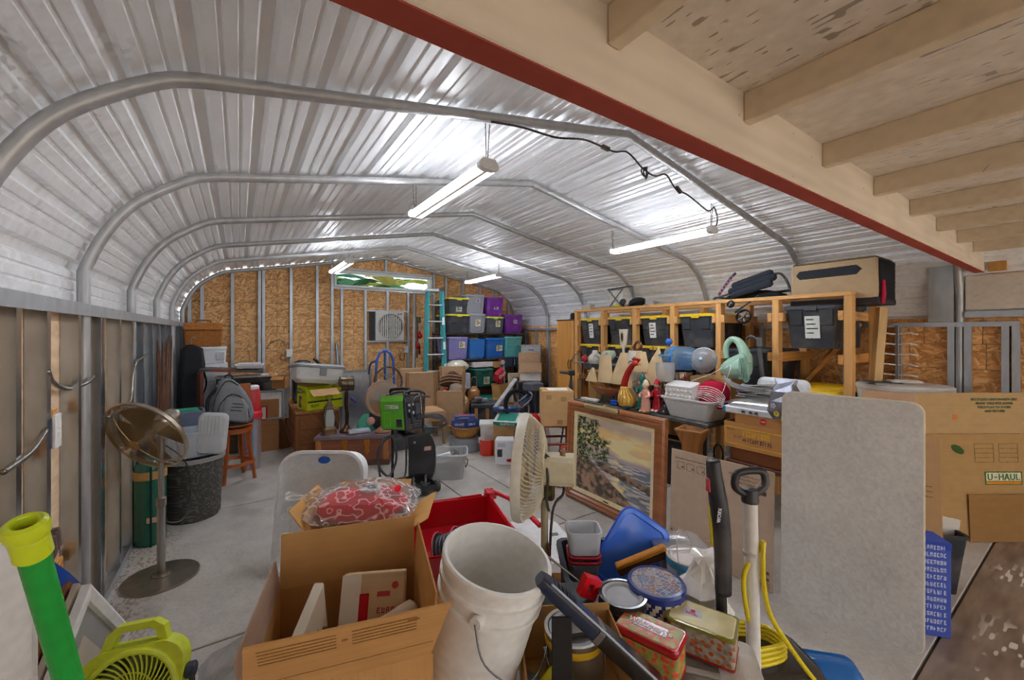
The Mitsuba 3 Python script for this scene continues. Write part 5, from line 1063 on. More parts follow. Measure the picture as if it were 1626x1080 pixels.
t = Th('white_cooler', 'white foam cooler directly below the wicker hamper', 'cooler', (-.36, 6.97, 1.19), 3); t.p('body', loft([rr(.40, .3, .02, 0), rr(.43, .32, .02, .21)]), 'dcdde2', 'pl', 30); t.p('rim', bb(-.22, .22, -.165, .165, .185, .225, .006), 'e6e6ea', 'pl', 0); t.p('side_panel', bb(.10, .19, -.166, -.158, .05, .15), 'b9bcc4', 'pl', 0)
t = Th('drawer_tower', 'white plastic drawer tower under the white cooler', 'drawers', (-.33, 6.98, 0), 2); t.p('body', bb(-.2, .2, -.17, .17, 0, 1.185, .006), 'd9dade', 'pl', 0)
for k in range(5): t.p('drawer', bb(-.18, .18, -.182, -.17, .03 + .23 * k, .24 + .23 * k, .005), 'e3e4e8', 'pl', 0)
t = Th('black_garment_bag', 'black crumpled garment bag hanging in the back left corner', 'garment bag', (-.50, 6.55, .0), 12)
t.p('bag', bump(loft([rr(a, .14, .05, z, 6, .0) for z, a in ((.35, .22), (.6, .26), (.9, .27), (1.2, .26), (1.4, .22), (1.46, .08))]), .03, 7, 12), '2c2d31', 'cl', 60); t.p('hook', tube(smooth_path([(0, 0, 1.46), (0, 0, 1.52), (.03, 0, 1.55), (.05, 0, 1.52)]), .005, 6), '8a8c8e', 'me', True); t.p('strap', tube(smooth_path([(.12, -.08, 1.1), (.14, -.10, .95), (.1, -.09, .8)]), .01, 6), '17181a', 'cl', True)
# frames and boards stacked beside the drawers
t = Th('game_board', 'dark edged wooden game board lying across the stack beside the white cooler', 'board', (-.06, 6.50, 1.10), -3, M=rot('y', 4)); t.p('board', bb(-.34, .34, -.20, .20, 0, .03, .004), '4a4646', 'wd', 0); t.p('brown_end', bb(-.22, .04, -.206, -.199, -.0, .034), '84452a', 'wd', 0, label='red-brown end')
t = Th('white_tray_stack', 'white shallow tray lying on the dark game board', 'tray', (.12, 6.42, 1.14), -4); t.p('tray', tub(.30, .24, .05, .92, .92, .004, .02), 'dcdde0', 'pl', 30); t.p('lid', bb(-.13, .13, -.1, .1, .052, .062, .003), 'cfd2d8', 'pl', 0)
t = Th('black_display_case', 'large black framed case with pale top standing behind the bar stool', 'case', (.10, 6.62, .0), -4)
t.p('case', bb(-.34, .34, -.1, .1, .55, 1.0, .005), '1f2126', 'pl', 0); t.p('front', bb(-.30, .30, -.108, -.1, .6, .93, .003), '15171b', 'gl', 0); t.p('pale_top', bb(-.35, .35, -.12, .12, 1.0, 1.03, .004), 'c9c4b8', 'pl', 0); t.p('base', bb(-.32, .32, -.1, .1, 0, .55, .005), '5a4636', 'wd', 0)
for x in (-.31, .31): t.p('corner_bolt', tf(cyl(.012, .006, n=10), tr(x, -.1, .96), rot('x', 90)), 'c9cbce', 'me', 0)
t = Th('picture', 'grey framed certificate leaning behind the brown carton with red labels', 'picture', (.34, 6.42, .42), -8, M=rot('x', -6))
t.p('frame', rect_frame(.36, .40, [(0, .01), (0, -.01), (.02, -.014), (.03, -.006), (.03, .01)]), '8b8d8f', 'wd', 0); t.p('mat', bb(-.15, .15, 0, .004, .03, .37), 'dfe2e2', 'mt', 0); t.p('print', mv(scribble(.10, .03, 4, 22), .03, -.0002, .14), '3c8a6e', 'mt', 0)
t = Th('picture', 'white picture frame edge standing behind the grey framed certificate', 'picture', (.38, 6.55, .40), -8, M=rot('x', -5)); t.p('frame', rect_frame(.42, .48, [(0, .01), (0, -.01), (.03, -.012), (.03, .01)]), 'd8d6d0', 'wd', 0); t.p('picture', bb(-.18, .18, 0, .004, .03, .45), 'b7c0c6', 'mt', 0)
t = Th('tall_carton', 'tall brown moving carton with red and white labels on the floor behind the stool', 'cardboard box', (.25, 6.55, 0), -4)
t.p('body', bb(-.25, .22, -.13, .1, 0, .70, .005), 'a87850', 'cb', 0); t.p('seam', bb(-.25, .22, -.1312, -.13, .348, .352), '7d5636', 'cb', 0)
for x, z, w, h in ((.04, .42, .09, .2), (-.17, .25, .08, .08)): k = t.p('red_label', bb(x - w / 2, x + w / 2, -.1314, -.13, z, z + h), 'b3303a', 'mt', 0); t.p(k + '__white_field', bb(x - w / 4, x + w / 4, -.1322, -.1314, z + h * .1, z + h * .9), 'd9d2cc', 'mt', 0)
t = Th('folded_brown_carton', 'dark folded cartons leaning between the tall moving carton and the cedar chest', 'flat cardboard', (.52, 6.42, 0), -30, M=rot('y', -16)); 
for k, (w, h, c) in enumerate([(.16, 1.02, '6d4a30'), (.20, .9, '8a6240'), (.12, .7, '5d3e28')]): t.p('layer', bb(-w / 2, w / 2, .016 * k, .016 * k + .012, .002, h, .002), c, 'cb', 0)
carton('small brown open carton on top of the leaning dark folded cartons', (.47, 6.30, .86), -24, .16, .16, .16, '9c6f45', (120, None, None, 40))
t = Th('cedar_chest', 'long brown cedar chest with corner posts carrying the yellow tool carton', 'chest', (.83, 6.33, 0), 0, M=sc(.78, 1, 1))
WC = '85532c'
t.p('body', bb(-.30, .30, -.66, .66, .09, .58, .004), WC, 'wd', 0); t.p('lid', bb(-.32, .32, -.69, .69, .58, .612, .006), '8c5a30', 'wd', 0)
for x in (-.29, .29):
    for y in (-.65, .65): t.p('corner_post', bb(x - .035, x + .035, y - .035, y + .035, 0, .58, .005), '79491f', 'wd', 0)
for z in (.20, .38): t.p('plank_groove', cat(bb(-.302, -.299, -.62, .62, z, z + .005), bb(-.26, .26, -.662, -.659, z, z + .005)), '3f2612', 'mt', 0, kind='stuff')
t = Th('tool_carton', 'bright yellow-green power tool carton with tan open flaps on the cedar chest', 'cardboard box', (.90, 5.92, .613), 14)
YG = 'c5d126'
t.p('body', cat(bb(-.23, .23, -.16, -.155, 0, .26), bb(-.23, .23, .155, .16, 0, .26), bb(-.23, -.225, -.16, .16, 0, .30), bb(.225, .23, -.16, .16, 0, .26), bb(-.23, .23, -.16, .16, 0, .006)), YG, 'cb', 0)
t.p('flap', tf(bb(-.2, .14, -.002, .002, 0, .15), tr(0, -.158, .26), rot('x', 118)), 'c0996c', 'cb', 0); t.p('flap', tf(bb(-.15, .15, -.002, .002, 0, .2), tr(.228, 0, .26), rot('z', 90), rot('x', 60)), 'c0996c', 'cb', 0); t.p('flap', tf(bb(-.21, .21, -.002, .002, 0, .15), tr(0, .158, .26), rot('x', -35)), 'b58f62', 'cb', 0)
t.p('name_band', cat(bb(-.2315, -.23, -.0, .15, .205, .265)), '2b2e33', 'mt', 0)
k = t.p('side_lettering', tf(text('RYOBI', .035, True, .0012), tr(-.2316, .075, .218), rot('z', -90), rot('x', 90)), 'd8dcc8', 'mt', 0); t.p('side_lettering', tf(text('18V', .04, True, .0012), tr(-.2305, -.06, .21), rot('z', -90), rot('x', 90)), '3d4520', 'mt', 0)
t.p('tool_picture', tf(cat(bb(-.02, .02, 0, .0012, .03, .15, .0), bb(-.045, .05, 0, .0012, .02, .06), bb(-.03, .05, 0, .0012, .13, .17)), tr(-.231, .06, .0), rot('z', -90)), '6d5a7a', 'mt', 0); t.p('dark_band', bb(-.22, .22, -.1615, -.16, .095, .115), '3a3e30', 'mt', 0); t.p('front_lettering', mv(scribble(.1, .03, 6, 30), -.13, -.16, .04), '2f3428', 'mt', 0)
t = Th('tilted_bin', 'white storage bin with grey lid tipped on top of the yellow tool carton', 'bin', (.86, 5.95, .93), 8, M=rot('y', 7) @ rot('x', -6))
t.p('body', loft([rr(.46, .22, .04, 0), rr(.56, .30, .05, .05), rr(.60, .34, .05, .20)]), 'dfe0de', 'pl', 20); t.p('lid', loft([rr(.62, .36, .06, .195), rr(.65, .39, .07, .20), rr(.65, .39, .07, .225), rr(.58, .32, .05, .25), rr(.5, .25, .05, .255)]), '7f8385', 'pl', 30, label='grey lid'); t.p('latch', bb(-.02, .06, -.19, -.155, .10, .235, .006), '7d8082', 'pl', 0)
t = Th('hand_saw', 'black handled tool sticking up behind the tipped white bin', 'saw', (1.0, 6.5, .98), 20); t.p('handle', tube(smooth_path([(-.1, 0, .25), (-.02, 0, .17), (.06, 0, .1), (.08, 0, .0)]), .022, 8), '2b2723', 'pl', True); t.p('blade', bb(.04, .14, -.003, .003, -.38, .08), 'b9a98a', 'me', 0)
t = Th('black_motor', 'small black motor behind the tipped white bin', 'motor', (.76, 6.5, .613), 0); t.p('body', bb(-.13, .13, -.1, .1, 0, .56, .03), '25272b', 'pl', 0); t.p('top', sph(.09, 0, 0, .56, 14, 1.2, 1, .5), '1c1d20', 'pl', True)
# bar stool, backpack, gift bag
t = Th('bar_stool', 'orange-brown wooden bar stool with black swivel seat under the grey backpack', 'stool', (-.04, 5.40, 0), 20)
OB = 'a4521f'
for a in (45, 135, 225, 315):
    c_, s_ = math.cos(math.radians(a)), math.sin(math.radians(a)); t.p('leg', tube([(.13 * c_, .13 * s_, .57), (.16 * c_, .16 * s_, .3), (.21 * c_, .21 * s_, 0)], [.024, .021, .019], 4), OB, 'wg', 0)
t.p('foot_ring', lathe([(.165, .17), (.195, .17), (.195, .20), (.165, .20)], 28, True), OB, 'wg', 30); t.p('apron', lathe([(.12, .52), (.17, .52), (.175, .57), (.12, .57)], 28, True), OB, 'wg', 30); t.p('swivel', cyl(.12, .025, z=.57, n=20), '2a2a2c', 'me', 30); t.p('seat_rim', cyl(.18, .02, z=.595, n=28, b=.005), OB, 'wg', 30); t.p('cushion', lathe([(0, .615), (.17, .615), (.18, .63), (.165, .66), (.1, .672), (0, .675)], 28), '25272e', 'gl', 40)
t.p('back_rest', tf(bb(-.10, .10, -.012, .012, .62, 1.02, .008), tr(.12, .17, 0), rot('z', -20)), 'b35f22', 'wg', 0)
t = Th('backpack', 'grey backpack slumped on the bar stool', 'backpack', (-.10, 5.28, .675), 8, M=rot('y', 14))
t.p('body', bump(loft([rr(a, b, .06, z, 6, x, y) for z, a, b, x, y in ((0, .30, .16, .03, 0), (.03, .37, .22, .03, 0), (.12, .38, .24, .02, 0), (.22, .34, .23, -.01, 0), (.31, .27, .20, -.045, .01), (.38, .19, .16, -.075, .02), (.425, .09, .08, -.095, .03))]), .008, 6, 3), '7d7f82', 'cl', 50)
t.p('front_pocket', bump(loft([rr(a, b, .05, z, 6, x, -.10) for z, a, b, x in ((.02, .24, .05, .05), (.06, .27, .08, .05), (.18, .24, .09, .02), (.25, .16, .06, -.01))]), .006, 6, 5), '8b8d90', 'cl', 50)
t.p('zipper', cat(tube(smooth_path([(-.11, -.12, .06), (-.12, -.125, .16), (-.06, -.115, .27), (.03, -.11, .27), (.12, -.13, .17), (.17, -.13, .06)]), .006, 5), tube(smooth_path([(-.15, -.08, .05), (-.165, -.09, .2), (-.15, -.07, .33), (-.10, -.05, .41), (.0, -.06, .38)]), .007, 5)), '232427', 'pl', True)
for k in range(3): t.p('pocket_slit', tube([(-.02, -.142, .12 + .035 * k), (.08, -.142, .125 + .035 * k)], .005, 5), '2b2c2f', 'pl', True)
t.p('bottom_patch', bb(-.165, -.06, -.128, -.10, .0, .06, .008), '2c2d30', 'cl', 0); t.p('strap', tube(smooth_path([(-.17, -.02, .32), (-.22, -.05, .2), (-.2, -.06, .06)]), .018, 7), '303236', 'cl', True); t.p('top_loop', tube(smooth_path([(-.13, .02, .41), (-.12, .02, .46), (-.07, .02, .46), (-.06, .02, .41)]), .009, 6), '303236', 'cl', True)
t = Th('gift_wrap_bag', 'clear bag of printed gift wrap rolls with a red top beside the bar stool', 'gift wrap', (.12, 5.72, 0), 0)
for k, (x, y, c, n_) in enumerate([(-.04, -.03, 'b98aa0', 'pink'), (.03, -.04, '8fb0c8', 'pale blue'), (.0, .03, 'd9d4d0', 'white'), (.05, .02, 'c05a6a', 'rose red'), (-.05, .03, 'a8c0b0', 'pale green')]): Th('wrap_roll', f'{n_} roll of gift wrap inside the clear bag by the bar stool', 'gift wrap', (.12 + x, 5.72 + y, .01), 0, 'gift wrap rolls in the clear bag').p('', cyl(.03, .68, 0, 0, 0, 12), c, 'gl', 30)
t.p('clear_bag', bump(loft([circ(.10, .0, 18), circ(.105, .3, 18), circ(.10, .62, 18)], False, False), .008, 9, 3), 'dfe3e6', 'film', True)
t.p('red_cover', lathe([(.115, .62), (.12, .60), (.115, .66), (.10, .68), (.098, .88), (.09, .93), (0, .94)], 22), 'c4202c', 'pl', 30, label='red top'); t.p('white_cap', cyl(.085, .05, z=.93, n=18, b=.01), 'd9d6dc', 'pl', 30)
t.p('lettering', tf(text('HO HO HO', .05, True, .002), tr(.0, -.112, .3), rot('x', 90), rot('z', 90)), 'b9404e', 'mt', 0)
t = Th('dark_wood_post', 'dark brown wooden post standing between the garment bag and the backpack', 'post'); t.p('', tube([(-.36, 5.75, 0), (-.36, 5.78, 1.16)], .03, 4), '55281a', 'wd', 0)
# grey bin with clear tubs
t = Th('mesh_bin', 'dark grey speckled waste bin at the left wall with clear tubs on top', 'bin', (-.33, 4.52, 0), 0)
def t_speck(p, n, uv): return pal(uv) * (0.6 + 0.7 * smoothstep(0.5, 0.8, noise(p.x * 60 + p.y * 60, p.z * 90, 1.0)))
bs('speckle', t_speck, roughness=0.6, specular=0.3)
t.p('body', lathe([(0, 0), (.185, 0), (.195, .02), (.215, .50), (.225, .50), (.225, .53), (.208, .53), (.188, .03), (0, .02)], 28), '55534f', 'speckle', 30); t.p('rim', lathe([(.214, .50), (.232, .50), (.232, .535), (.214, .535)], 28, True), '8d8f92', 'pl', 30)
t = Th('clear_tub', 'frosted clear tub resting on the dark grey bin', 'tub', (-.37, 4.52, .535), 10); t.p('body', tub(.36, .30, .22, .86, .86), 'cdd3da', 'fp', 30); t.p('latch', cat(bb(-.21, -.18, -.05, .05, .15, .21, .004)), 'b0b8c2', 'pl', 0)
t = Th('tote_cover', 'ribbed frosted lid standing upright on the dark grey bin', 'lid', (-.20, 4.42, .55), -15, M=rot('x', 4) @ rot('y', 6))
t.p('panel', tf(loft([rr(.22, .36, .05, 0, 5), rr(.22, .36, .05, .03, 5), rr(.19, .33, .04, .05, 5)]), tr(0, 0, .18), rot('x', 90)), 'd9dcdf', 'fp', 30)
for k in range(6): t.p('ridge', bb(-.075 + .026 * k, -.067 + .026 * k, -.056, -.048, .19, .34, .003), 'e6e8ea', 'fp', 0)
t = Th('blue_tub', 'blue-grey open tub with green contents behind the clear tub', 'tub', (-.42, 4.98, .62), 8); t.p('body', tub(.26, .24, .24, .88, .88), '5c6c8a', 'pl', 30); t.p('green_cloth', bump(bb(-.10, .11, -.09, .09, .16, .25, .02), .02, 12, 3), '2f8468', 'cl', 60)
t = Th('plastic_crate', 'grey crate under the blue-grey tub by the left wall', 'crate', (-.42, 4.98, 0), 5); t.p('body', tub(.34, .32, .61, .94, .94), '8d939c', 'pl', 30); t.p('lid', bb(-.17, .17, -.16, .16, .60, .618, .004), '7d838c', 'pl', 0)
# left wall fixtures
t = Th('light_switch', 'white two-gang light switch on a dark blue box fixed to a left wall stud', 'switch', (-.652, 2.53, 1.11), 90)
t.p('box', bb(-.045, .025, .0, .05, .005, .125), '3a3f58', 'pl', 0); t.p('plate', bb(-.035, .035, -.012, .0, 0, .145, .005), 'ececea', 'pl', 0)
for z in (.04, .085): t.p('rocker', bb(-.012, .012, -.018, -.011, z, z + .03, .003), 'f4f4f2', 'pl', 0)
t = Th('outlet_plate', 'small white switch plate on a far left wall stud', 'switch', (-.648, 5.50, 1.15), 90); t.p('plate', bb(-.035, .035, -.01, .0, 0, .16, .004), 'ececea', 'pl', 0); t.p('toggle', bb(-.008, .008, -.018, -.01, .065, .095, .003), 'ffffff', 'pl', 0)
for k, (pts, n_) in enumerate([([(-.66, 2.48, 1.44), (-.68, 2.62, 1.38), (-.69, 2.85, 1.33), (-.66, 3.0, 1.34), (-.67, 3.16, 1.36), (-.70, 3.2, 1.3)], 'grey armoured cable sagging along the left studs at shoulder height'),
                             ([(-.66, 2.1, 1.13), (-.655, 2.3, 1.15), (-.66, 2.46, 1.20)], 'grey armoured cable end near the front of the left wall'),
                             ([(-.645, 3.35, 1.10), (-.64, 3.5, 1.10), (-.64, 3.9, 1.12), (-.64, 4.0, 1.3), (-.64, 4.1, 1.38), (-.64, 4.3, 1.40), (-.64, 4.5, 1.42)], 'grey armoured cable climbing the left wall above the steel fan')]):
    t = Th('armoured_cable', n_, 'cable'); t.p('', tube(smooth_path(pts), .011, 7), 'a5a29c', 'me', True)
for k, (y, z) in enumerate([(2.34, 1.10), (2.70, 1.22), (3.45, 1.06), (3.42, .62), (2.78, .50)]):
    t = Th('wood_block', f'small OSB block screwed to the left wall sheathing, {["beside the cable end", "right of the white light switch", "above the steel fan head", "low behind the steel fan", "above the snow brush"][k]}', 'block'); t.p('', bb(-.72, -.70, y - .045, y + .045, z - .03, z + .03), 'f0d8b8', 'osb', 0)
t = Th('branches', 'bundle of dry brown branches leaning against the left wall', 'branches', kind='stuff')
bm = []
for k in range(16):
    y0, y1 = rng.uniform(4.9, 5.6), rng.uniform(5.0, 6.3); h = rng.uniform(1.1, 1.6)
    bm.append(tube(smooth_path([(-.60 + rng.uniform(-.03, .03), y0, 0), (-.62, (y0 + y1) / 2 + rng.uniform(-.1, .1), h * .5), (-.64, y1, h)]), [.008] * 12 + [.003], 5))
t.p('', cat(bm), '6b4630', 'wd', True)
# trunk and bric-a-brac on it
t = Th('storage_chest', 'low polished wooden trunk with brass hasps in front of the cedar chest', 'trunk', (1.215, 5.30, 0), -26, M=sc(1.22, .82, 1.25))
t.p('body', bb(-.34, .34, -.22, .22, .05, .25, .004), '7d3f20', 'wg', 0); t.p('lid', bb(-.36, .36, -.24, .24, .252, .29, .008), '6f5f66', 'wg', 0)  # bluish reflection on the polished lid is mixed into its colour
t.p('base', bb(-.36, .36, -.24, .24, 0, .05, .006), '5f4034', 'wd', 0)
for x in (-.32, .32): t.p('corner_trim', bb(x - .025, x + .025, -.226, -.218, .05, .25, .002), 'b06a2e', 'wg', 0)
for x in (-.07, .14): t.p('hasp', up(prism([(-.025, .06), (0, .04), (.025, .06), (.02, .10), (.028, .14), (.028, .2), (-.028, .2), (-.028, .14), (-.02, .10)], .006, .218)) if False else mv(up(prism([(-.025, .03), (0, .0), (.025, .03), (.018, .07), (.028, .11), (.028, .17), (-.028, .17), (-.028, .11), (-.018, .07)], .008)), x, -.219, .10), 'b97a2e', 'me', 0, label='brass hasp')
tt = (math.cos(math.radians(-26)), math.sin(math.radians(-26)))
def on_trunk(x, y): return (1.215 + 1.2 * x * tt[0] - .8 * y * tt[1], 5.30 + 1.2 * x * tt[1] + .8 * y * tt[0], .3635)
t = Th('oil_lantern', 'weathered lantern with glass panes on the left end of the trunk', 'lantern', on_trunk(-.26, -.02))
t.p('base', loft([rr(.15, .15, .02, 0), rr(.15, .15, .02, .06), rr(.11, .11, .02, .09)]), '8a7258', 'me', 0); t.p('glass', loft([rr(.10, .10, .02, .09), rr(.115, .115, .02, .2), rr(.08, .08, .02, .3)], False, False), 'cfd4cf', 'fp', 30)
for a in range(4): t.p('corner_bar', tf(tube([(.058, .058, .09), (.064, .064, .2), (.045, .045, .3)], .006, 5), rot('z', 90 * a)), '6d5c4a', 'me', True)
t.p('top', loft([rr(.10, .10, .02, .3), rr(.12, .12, .02, .31), rr(.05, .05, .01, .37), rr(.03, .03, .01, .42)]), '6d5c4a', 'me', 0); t.p('ring', tf(tube(circ(.035, 0, 14), .004, 5, True), tr(0, 0, .44), rot('x', 90)), '5a4c3e', 'me', True)
t = Th('drum_lamp', 'rusty metal lamp with a drum head on a slim column on the trunk', 'lamp', on_trunk(-.10, .04))
t.p('base', lathe([(0, 0), (.08, 0), (.085, .02), (.04, .05), (.025, .09), (0, .09)], 18), '6d4c34', 'me', 30); t.p('column', tube(smooth_path([(0, 0, .08), (.008, 0, .2), (-.006, 0, .35), (0, 0, .5)]), .022, 8), '4e3c2e', 'me', True)
t.p('drum', tf(cyl(.09, .15, z=-.075, n=22, b=.008), tr(.0, 0, .60), rot('y', 90), rot('x', 0)), '6d604e', 'me', 30)
for x in (-.07, 0, .07): t.p('drum_band', tf(lathe([(.09, -.006), (.097, -.006), (.097, .006), (.09, .006)], 22, True), tr(x, 0, .6), rot('y', 90)), '55483a', 'me', 30)
t.p('flower', cat(*[sph(.018, .05 + .02 * k, -.03, .42 - .02 * k, 8) for k in range(3)]), '4a4ab0', 'pl', True, label='blue flowers'); t.p('leaves', cat(*[tf(sph(.03, 0, 0, 0, 8, .4, 1, .2), tr(-.05 + .03 * k, -.03, .12 + .07 * k), rot('y', 40 * k)) for k in range(4)]), '5a4a3a', 'mt', True, kind='stuff')
t = Th('green_cloth', 'sea-green cloth heaped on the trunk behind the drum lamp', 'cloth', on_trunk(.08, .17)); t.p('', bump(loft([circ(r_, z, 16) for z, r_ in ((0, .12), (.06, .12), (.14, .08), (.20, .03))]), .02, 10, 7), '4f9a82', 'cl', 60)
t = Th('black_fan_housing', 'round black plastic housing on the trunk between cloth and mirror', 'housing', on_trunk(.22, .19)); t.p('housing', tf(lathe([(0, .05), (.1, .05), (.14, .02), (.14, -.02), (.1, -.05), (0, -.05)], 26), tr(0, 0, .14), rot('x', 75)), '1f2124', 'pl', 40); t.p('bolt', cat(*[tf(cyl(.007, .01, n=8), tr(.09 * math.cos(a), -.05, .14 + .09 * math.sin(a)), rot('x', 90)) for a in (0.5, 2, 3.6, 5.2)]), 'b5b8ba', 'me', 0)
t = Th('clear_packet', 'crumpled clear plastic packet on the trunk top', 'packet', on_trunk(.04, -.06)); t.p('', bump(bb(-.13, .13, -.06, .06, 0, .05, .02), .02, 18, 2), 'b5bcc8', 'gl', 60)
t = Th('vanity_mirror', 'round vanity mirror with pinkish rim on a pedestal at the trunk end', 'mirror', on_trunk(.28, -.05), 10)
t.p('rim', tf(lathe([(.195, -.015), (.225, -.015), (.228, 0), (.225, .015), (.195, .015)], 40, True), tr(0, 0, .42), rot('x', 84)), 'a88a76', 'gl', 30); t.p('glass', tf(cyl(.2, .006, z=-.003, n=40), tr(0, 0, .42), rot('x', 84)), 'c9cfcd', 'ch', 30)
t.p('pedestal', lathe([(0, 0), (.10, 0), (.105, .015), (.07, .05), (.035, .07), (.028, .12), (.036, .15), (.028, .20), (0, .2)], 22), '93694e', 'gl', 30); t.p('rose', bump(sph(.05, -.16, .0, .16, 12), .012, 20, 3), 'c9948a', 'mt', True, label='pink rose')
# ---------------------------------------------------------------- middle of the floor
BG = 'b08e6b'
def parsons(label, at, rz, low=False, group='beige upholstered dining chairs'):
    t = Th('dining_chair', label, 'chair', at, rz, group)
    for x in (-.21, .21):
        t.p('leg', loft([rr(.034, .034, .004, 0, 2, x, -.23), rr(.05, .05, .005, .38, 2, x, -.23)]), 'a48158', 'wd', 30)
        t.p('leg', loft([rr(.036, .036, .004, 0, 2, x, .25), rr(.048, .048, .005, .42, 2, x, .22)]), 'a48158', 'wd', 30)
        t.p('back_post', bb(x - .022, x + .022, .20, .245, .42, 1.01, .006), '9a7650', 'wd', 0)
    t.p('seat', loft([rr(.47, .50, .03, .34, 4), rr(.48, .51, .03, .36, 4), rr(.48, .51, .03, .44, 4), rr(.46, .49, .04, .475, 4), rr(.36, .40, .06, .487, 4)]), BG, 'cl', 40)
    h = .70 if low else 1.0
    t.p('backrest', tf(loft([rr(.41, h - (.10 if low else .42), .03, -.03, 4), rr(.42, h - (.09 if low else .41), .035, -.02, 4), rr(.42, h - (.09 if low else .41), .035, .02, 4), rr(.41, h - (.10 if low else .42), .03, .03, 4)]), tr(0, .235, (h + (.09 if low else .42)) / 2), rot('x', 90)), 'b59474', 'cl', 40)
    return t
parsons('front beige dining chair facing the camera behind the green welder', (2.28, 5.68, 0), -6, group=None)
parsons('beige dining chair directly behind the front one, its back mostly hidden', (2.42, 6.42, 0), 3, group=None)
parsons('beige dining chair turned away, with bags piled between its back posts', (2.86, 5.98, 0), 146, True, group=None)
parsons('rearmost beige dining chair with pale upholstered back below the ladder', (3.10, 6.42, 0), -20, group=None)
t = Th('brown_scarf', 'brown striped knit cloth piled on the turned-away dining chair', 'cloth', (2.84, 5.93, .72), -34)
t.p('cloth', bump(blob([(-.12, 0, .10, .09), (.12, 0, .12, .08), (0, .02, .2, .07)], 1), .015, 18, 2), '4f3a30', 'cl', 60)
t.p('stripe', cat(*[tube(smooth_path([(-.19, -.08, .08 + .05 * k), (-.05, -.11, .12 + .05 * k), (.12, -.10, .11 + .045 * k), (.19, -.05, .08 + .04 * k)]), .010, 5) for k in range(3)]), 'b08c70', 'cl', True, kind='stuff')
t = Th('canvas_pouch', 'pale canvas pouch hanging below the brown striped cloth', 'bag', (2.88, 5.83, .70), -34); t.p('pouch', bump(sph(.12, 0, 0, .02, 16, 1.3, .5, .8), .012, 12, 4), 'b9a99a', 'cl', 60); t.p('strap', tube(smooth_path([(-.12, -.03, .08), (-.15, -.06, -.05), (-.11, -.07, -.17)]), .012, 6), '1f1c1c', 'cl', True)
t = Th('red_pouch', 'small red pouch left of the canvas pouch', 'bag', (2.71, 5.93, .68), -34); t.p('pouch', bump(sph(.06, 0, 0, 0, 12, .8, .6, 1), .006, 14, 2), 'b01c26', 'cl', 60); t.p('tag', bb(-.02, .02, -.045, -.04, -.02, .03), 'd9cfc8', 'mt', 0)
t = Th('leather_bag', 'tan leather bag hanging on the right post of the turned-away chair', 'bag', (3.16, 5.80, .46), -30); t.p('bag', bump(loft([rr(a, b, .05, z, 5) for z, a, b in ((0, .12, .1), (.06, .2, .16), (.2, .18, .14), (.28, .08, .06))]), .012, 12, 4), 'b07a45', 'gl', 50); t.p('strap', tube(smooth_path([(-.05, 0, .27), (-.04, 0, .40), (.03, 0, .42), (.05, 0, .27)]), .008, 6), '8a5a30', 'pl', True)
# louver board, blue pole, hand truck, wheel
t = Th('framed_board', 'grey framed panel standing on the floor in front of the back wall', 'panel', (1.58, 6.9, 0), 0); t.p('frame', rect_frame(.5, 1.0, [(0, .02), (0, -.02), (.04, -.02), (.04, .02)]), '8e9092', 'me', 0); t.p('panel', bb(-.21, .21, -.005, .005, .04, .96), 'b5b7b8', 'me', 0)
t = Th('blue_pole', 'thin blue-grey pole leaning on the back wall between two studs', 'pole'); t.p('', tube([(1.40, 7.1, 0), (1.42, 7.62, 1.42)], .022, 8), '5d7488', 'gl', True)
t = Th('hand_truck', 'bright blue tubular hand truck standing behind the spoked wheel', 'hand truck', (1.78, 5.98, 0), 0)
t.p('frame', tube(smooth_path([(-.13, 0, .05), (-.13, 0, 1.0), (-.10, 0, 1.26), (0, 0, 1.34), (.10, 0, 1.26), (.13, 0, 1.0), (.13, 0, .05)], 5), .018, 8), '1f55b8', 'gl', True)
t.p('back_handle', tube(smooth_path([(-.10, .02, 1.2), (-.18, .10, 1.15), (-.2, .12, 1.0)]), .015, 8), '2a3f6a', 'pl', True)
for z in (.25, .55, .85): t.p('cross_bar', tube([(-.13, 0, z), (.13, 0, z)], .012, 6), '1f55b8', 'gl', True)
t.p('center_bar', tube([(0, .01, .05), (0, .01, 1.33)], .014, 6), '1c4aa0', 'gl', True); t.p('toe_plate', bb(-.18, .18, -.22, .0, .0, .012), '1f55b8', 'gl', 0)
for s in (-1, 1): t.p('wheel', tf(lathe([(.06, -.03), (.12, -.03), (.125, 0), (.12, .03), (.06, .03)], 20, True), tr(s * .19, .06, .125), rot('y', 90)), '1c1c1f', 'pl', 30)
t = Th('spoked_wheel', 'dark spoked wheel leaning on the blue hand truck', 'wheel', (1.80, 5.88, .90), 6, M=rot('x', 82))
t.p('rim', lathe([(.195, -.012), (.215, -.014), (.22, 0), (.215, .014), (.195, .012)], 40, True), '453329', 'pl', 30); t.p('hub', cyl(.035, .06, z=-.03, n=16), '8a8c8e', 'me', 30)
for k in range(9): a = 2 * math.pi * k / 9; t.p('spoke', tube([(.03 * math.cos(a), .03 * math.sin(a), 0), (.2 * math.cos(a), .2 * math.sin(a), 0)], .005, 5), 'b5b0a8', 'me', True)
t = Th('wheel_support', 'dark storage crate under the spoked wheel', 'crate', (1.78, 5.60, 0), 5); t.p('body', tub(.46, .36, .64, .94, .94), '3a3c40', 'pl', 30); t.p('lid', bb(-.24, .24, -.19, .19, .63, .66, .005), '2e3034', 'pl', 0)
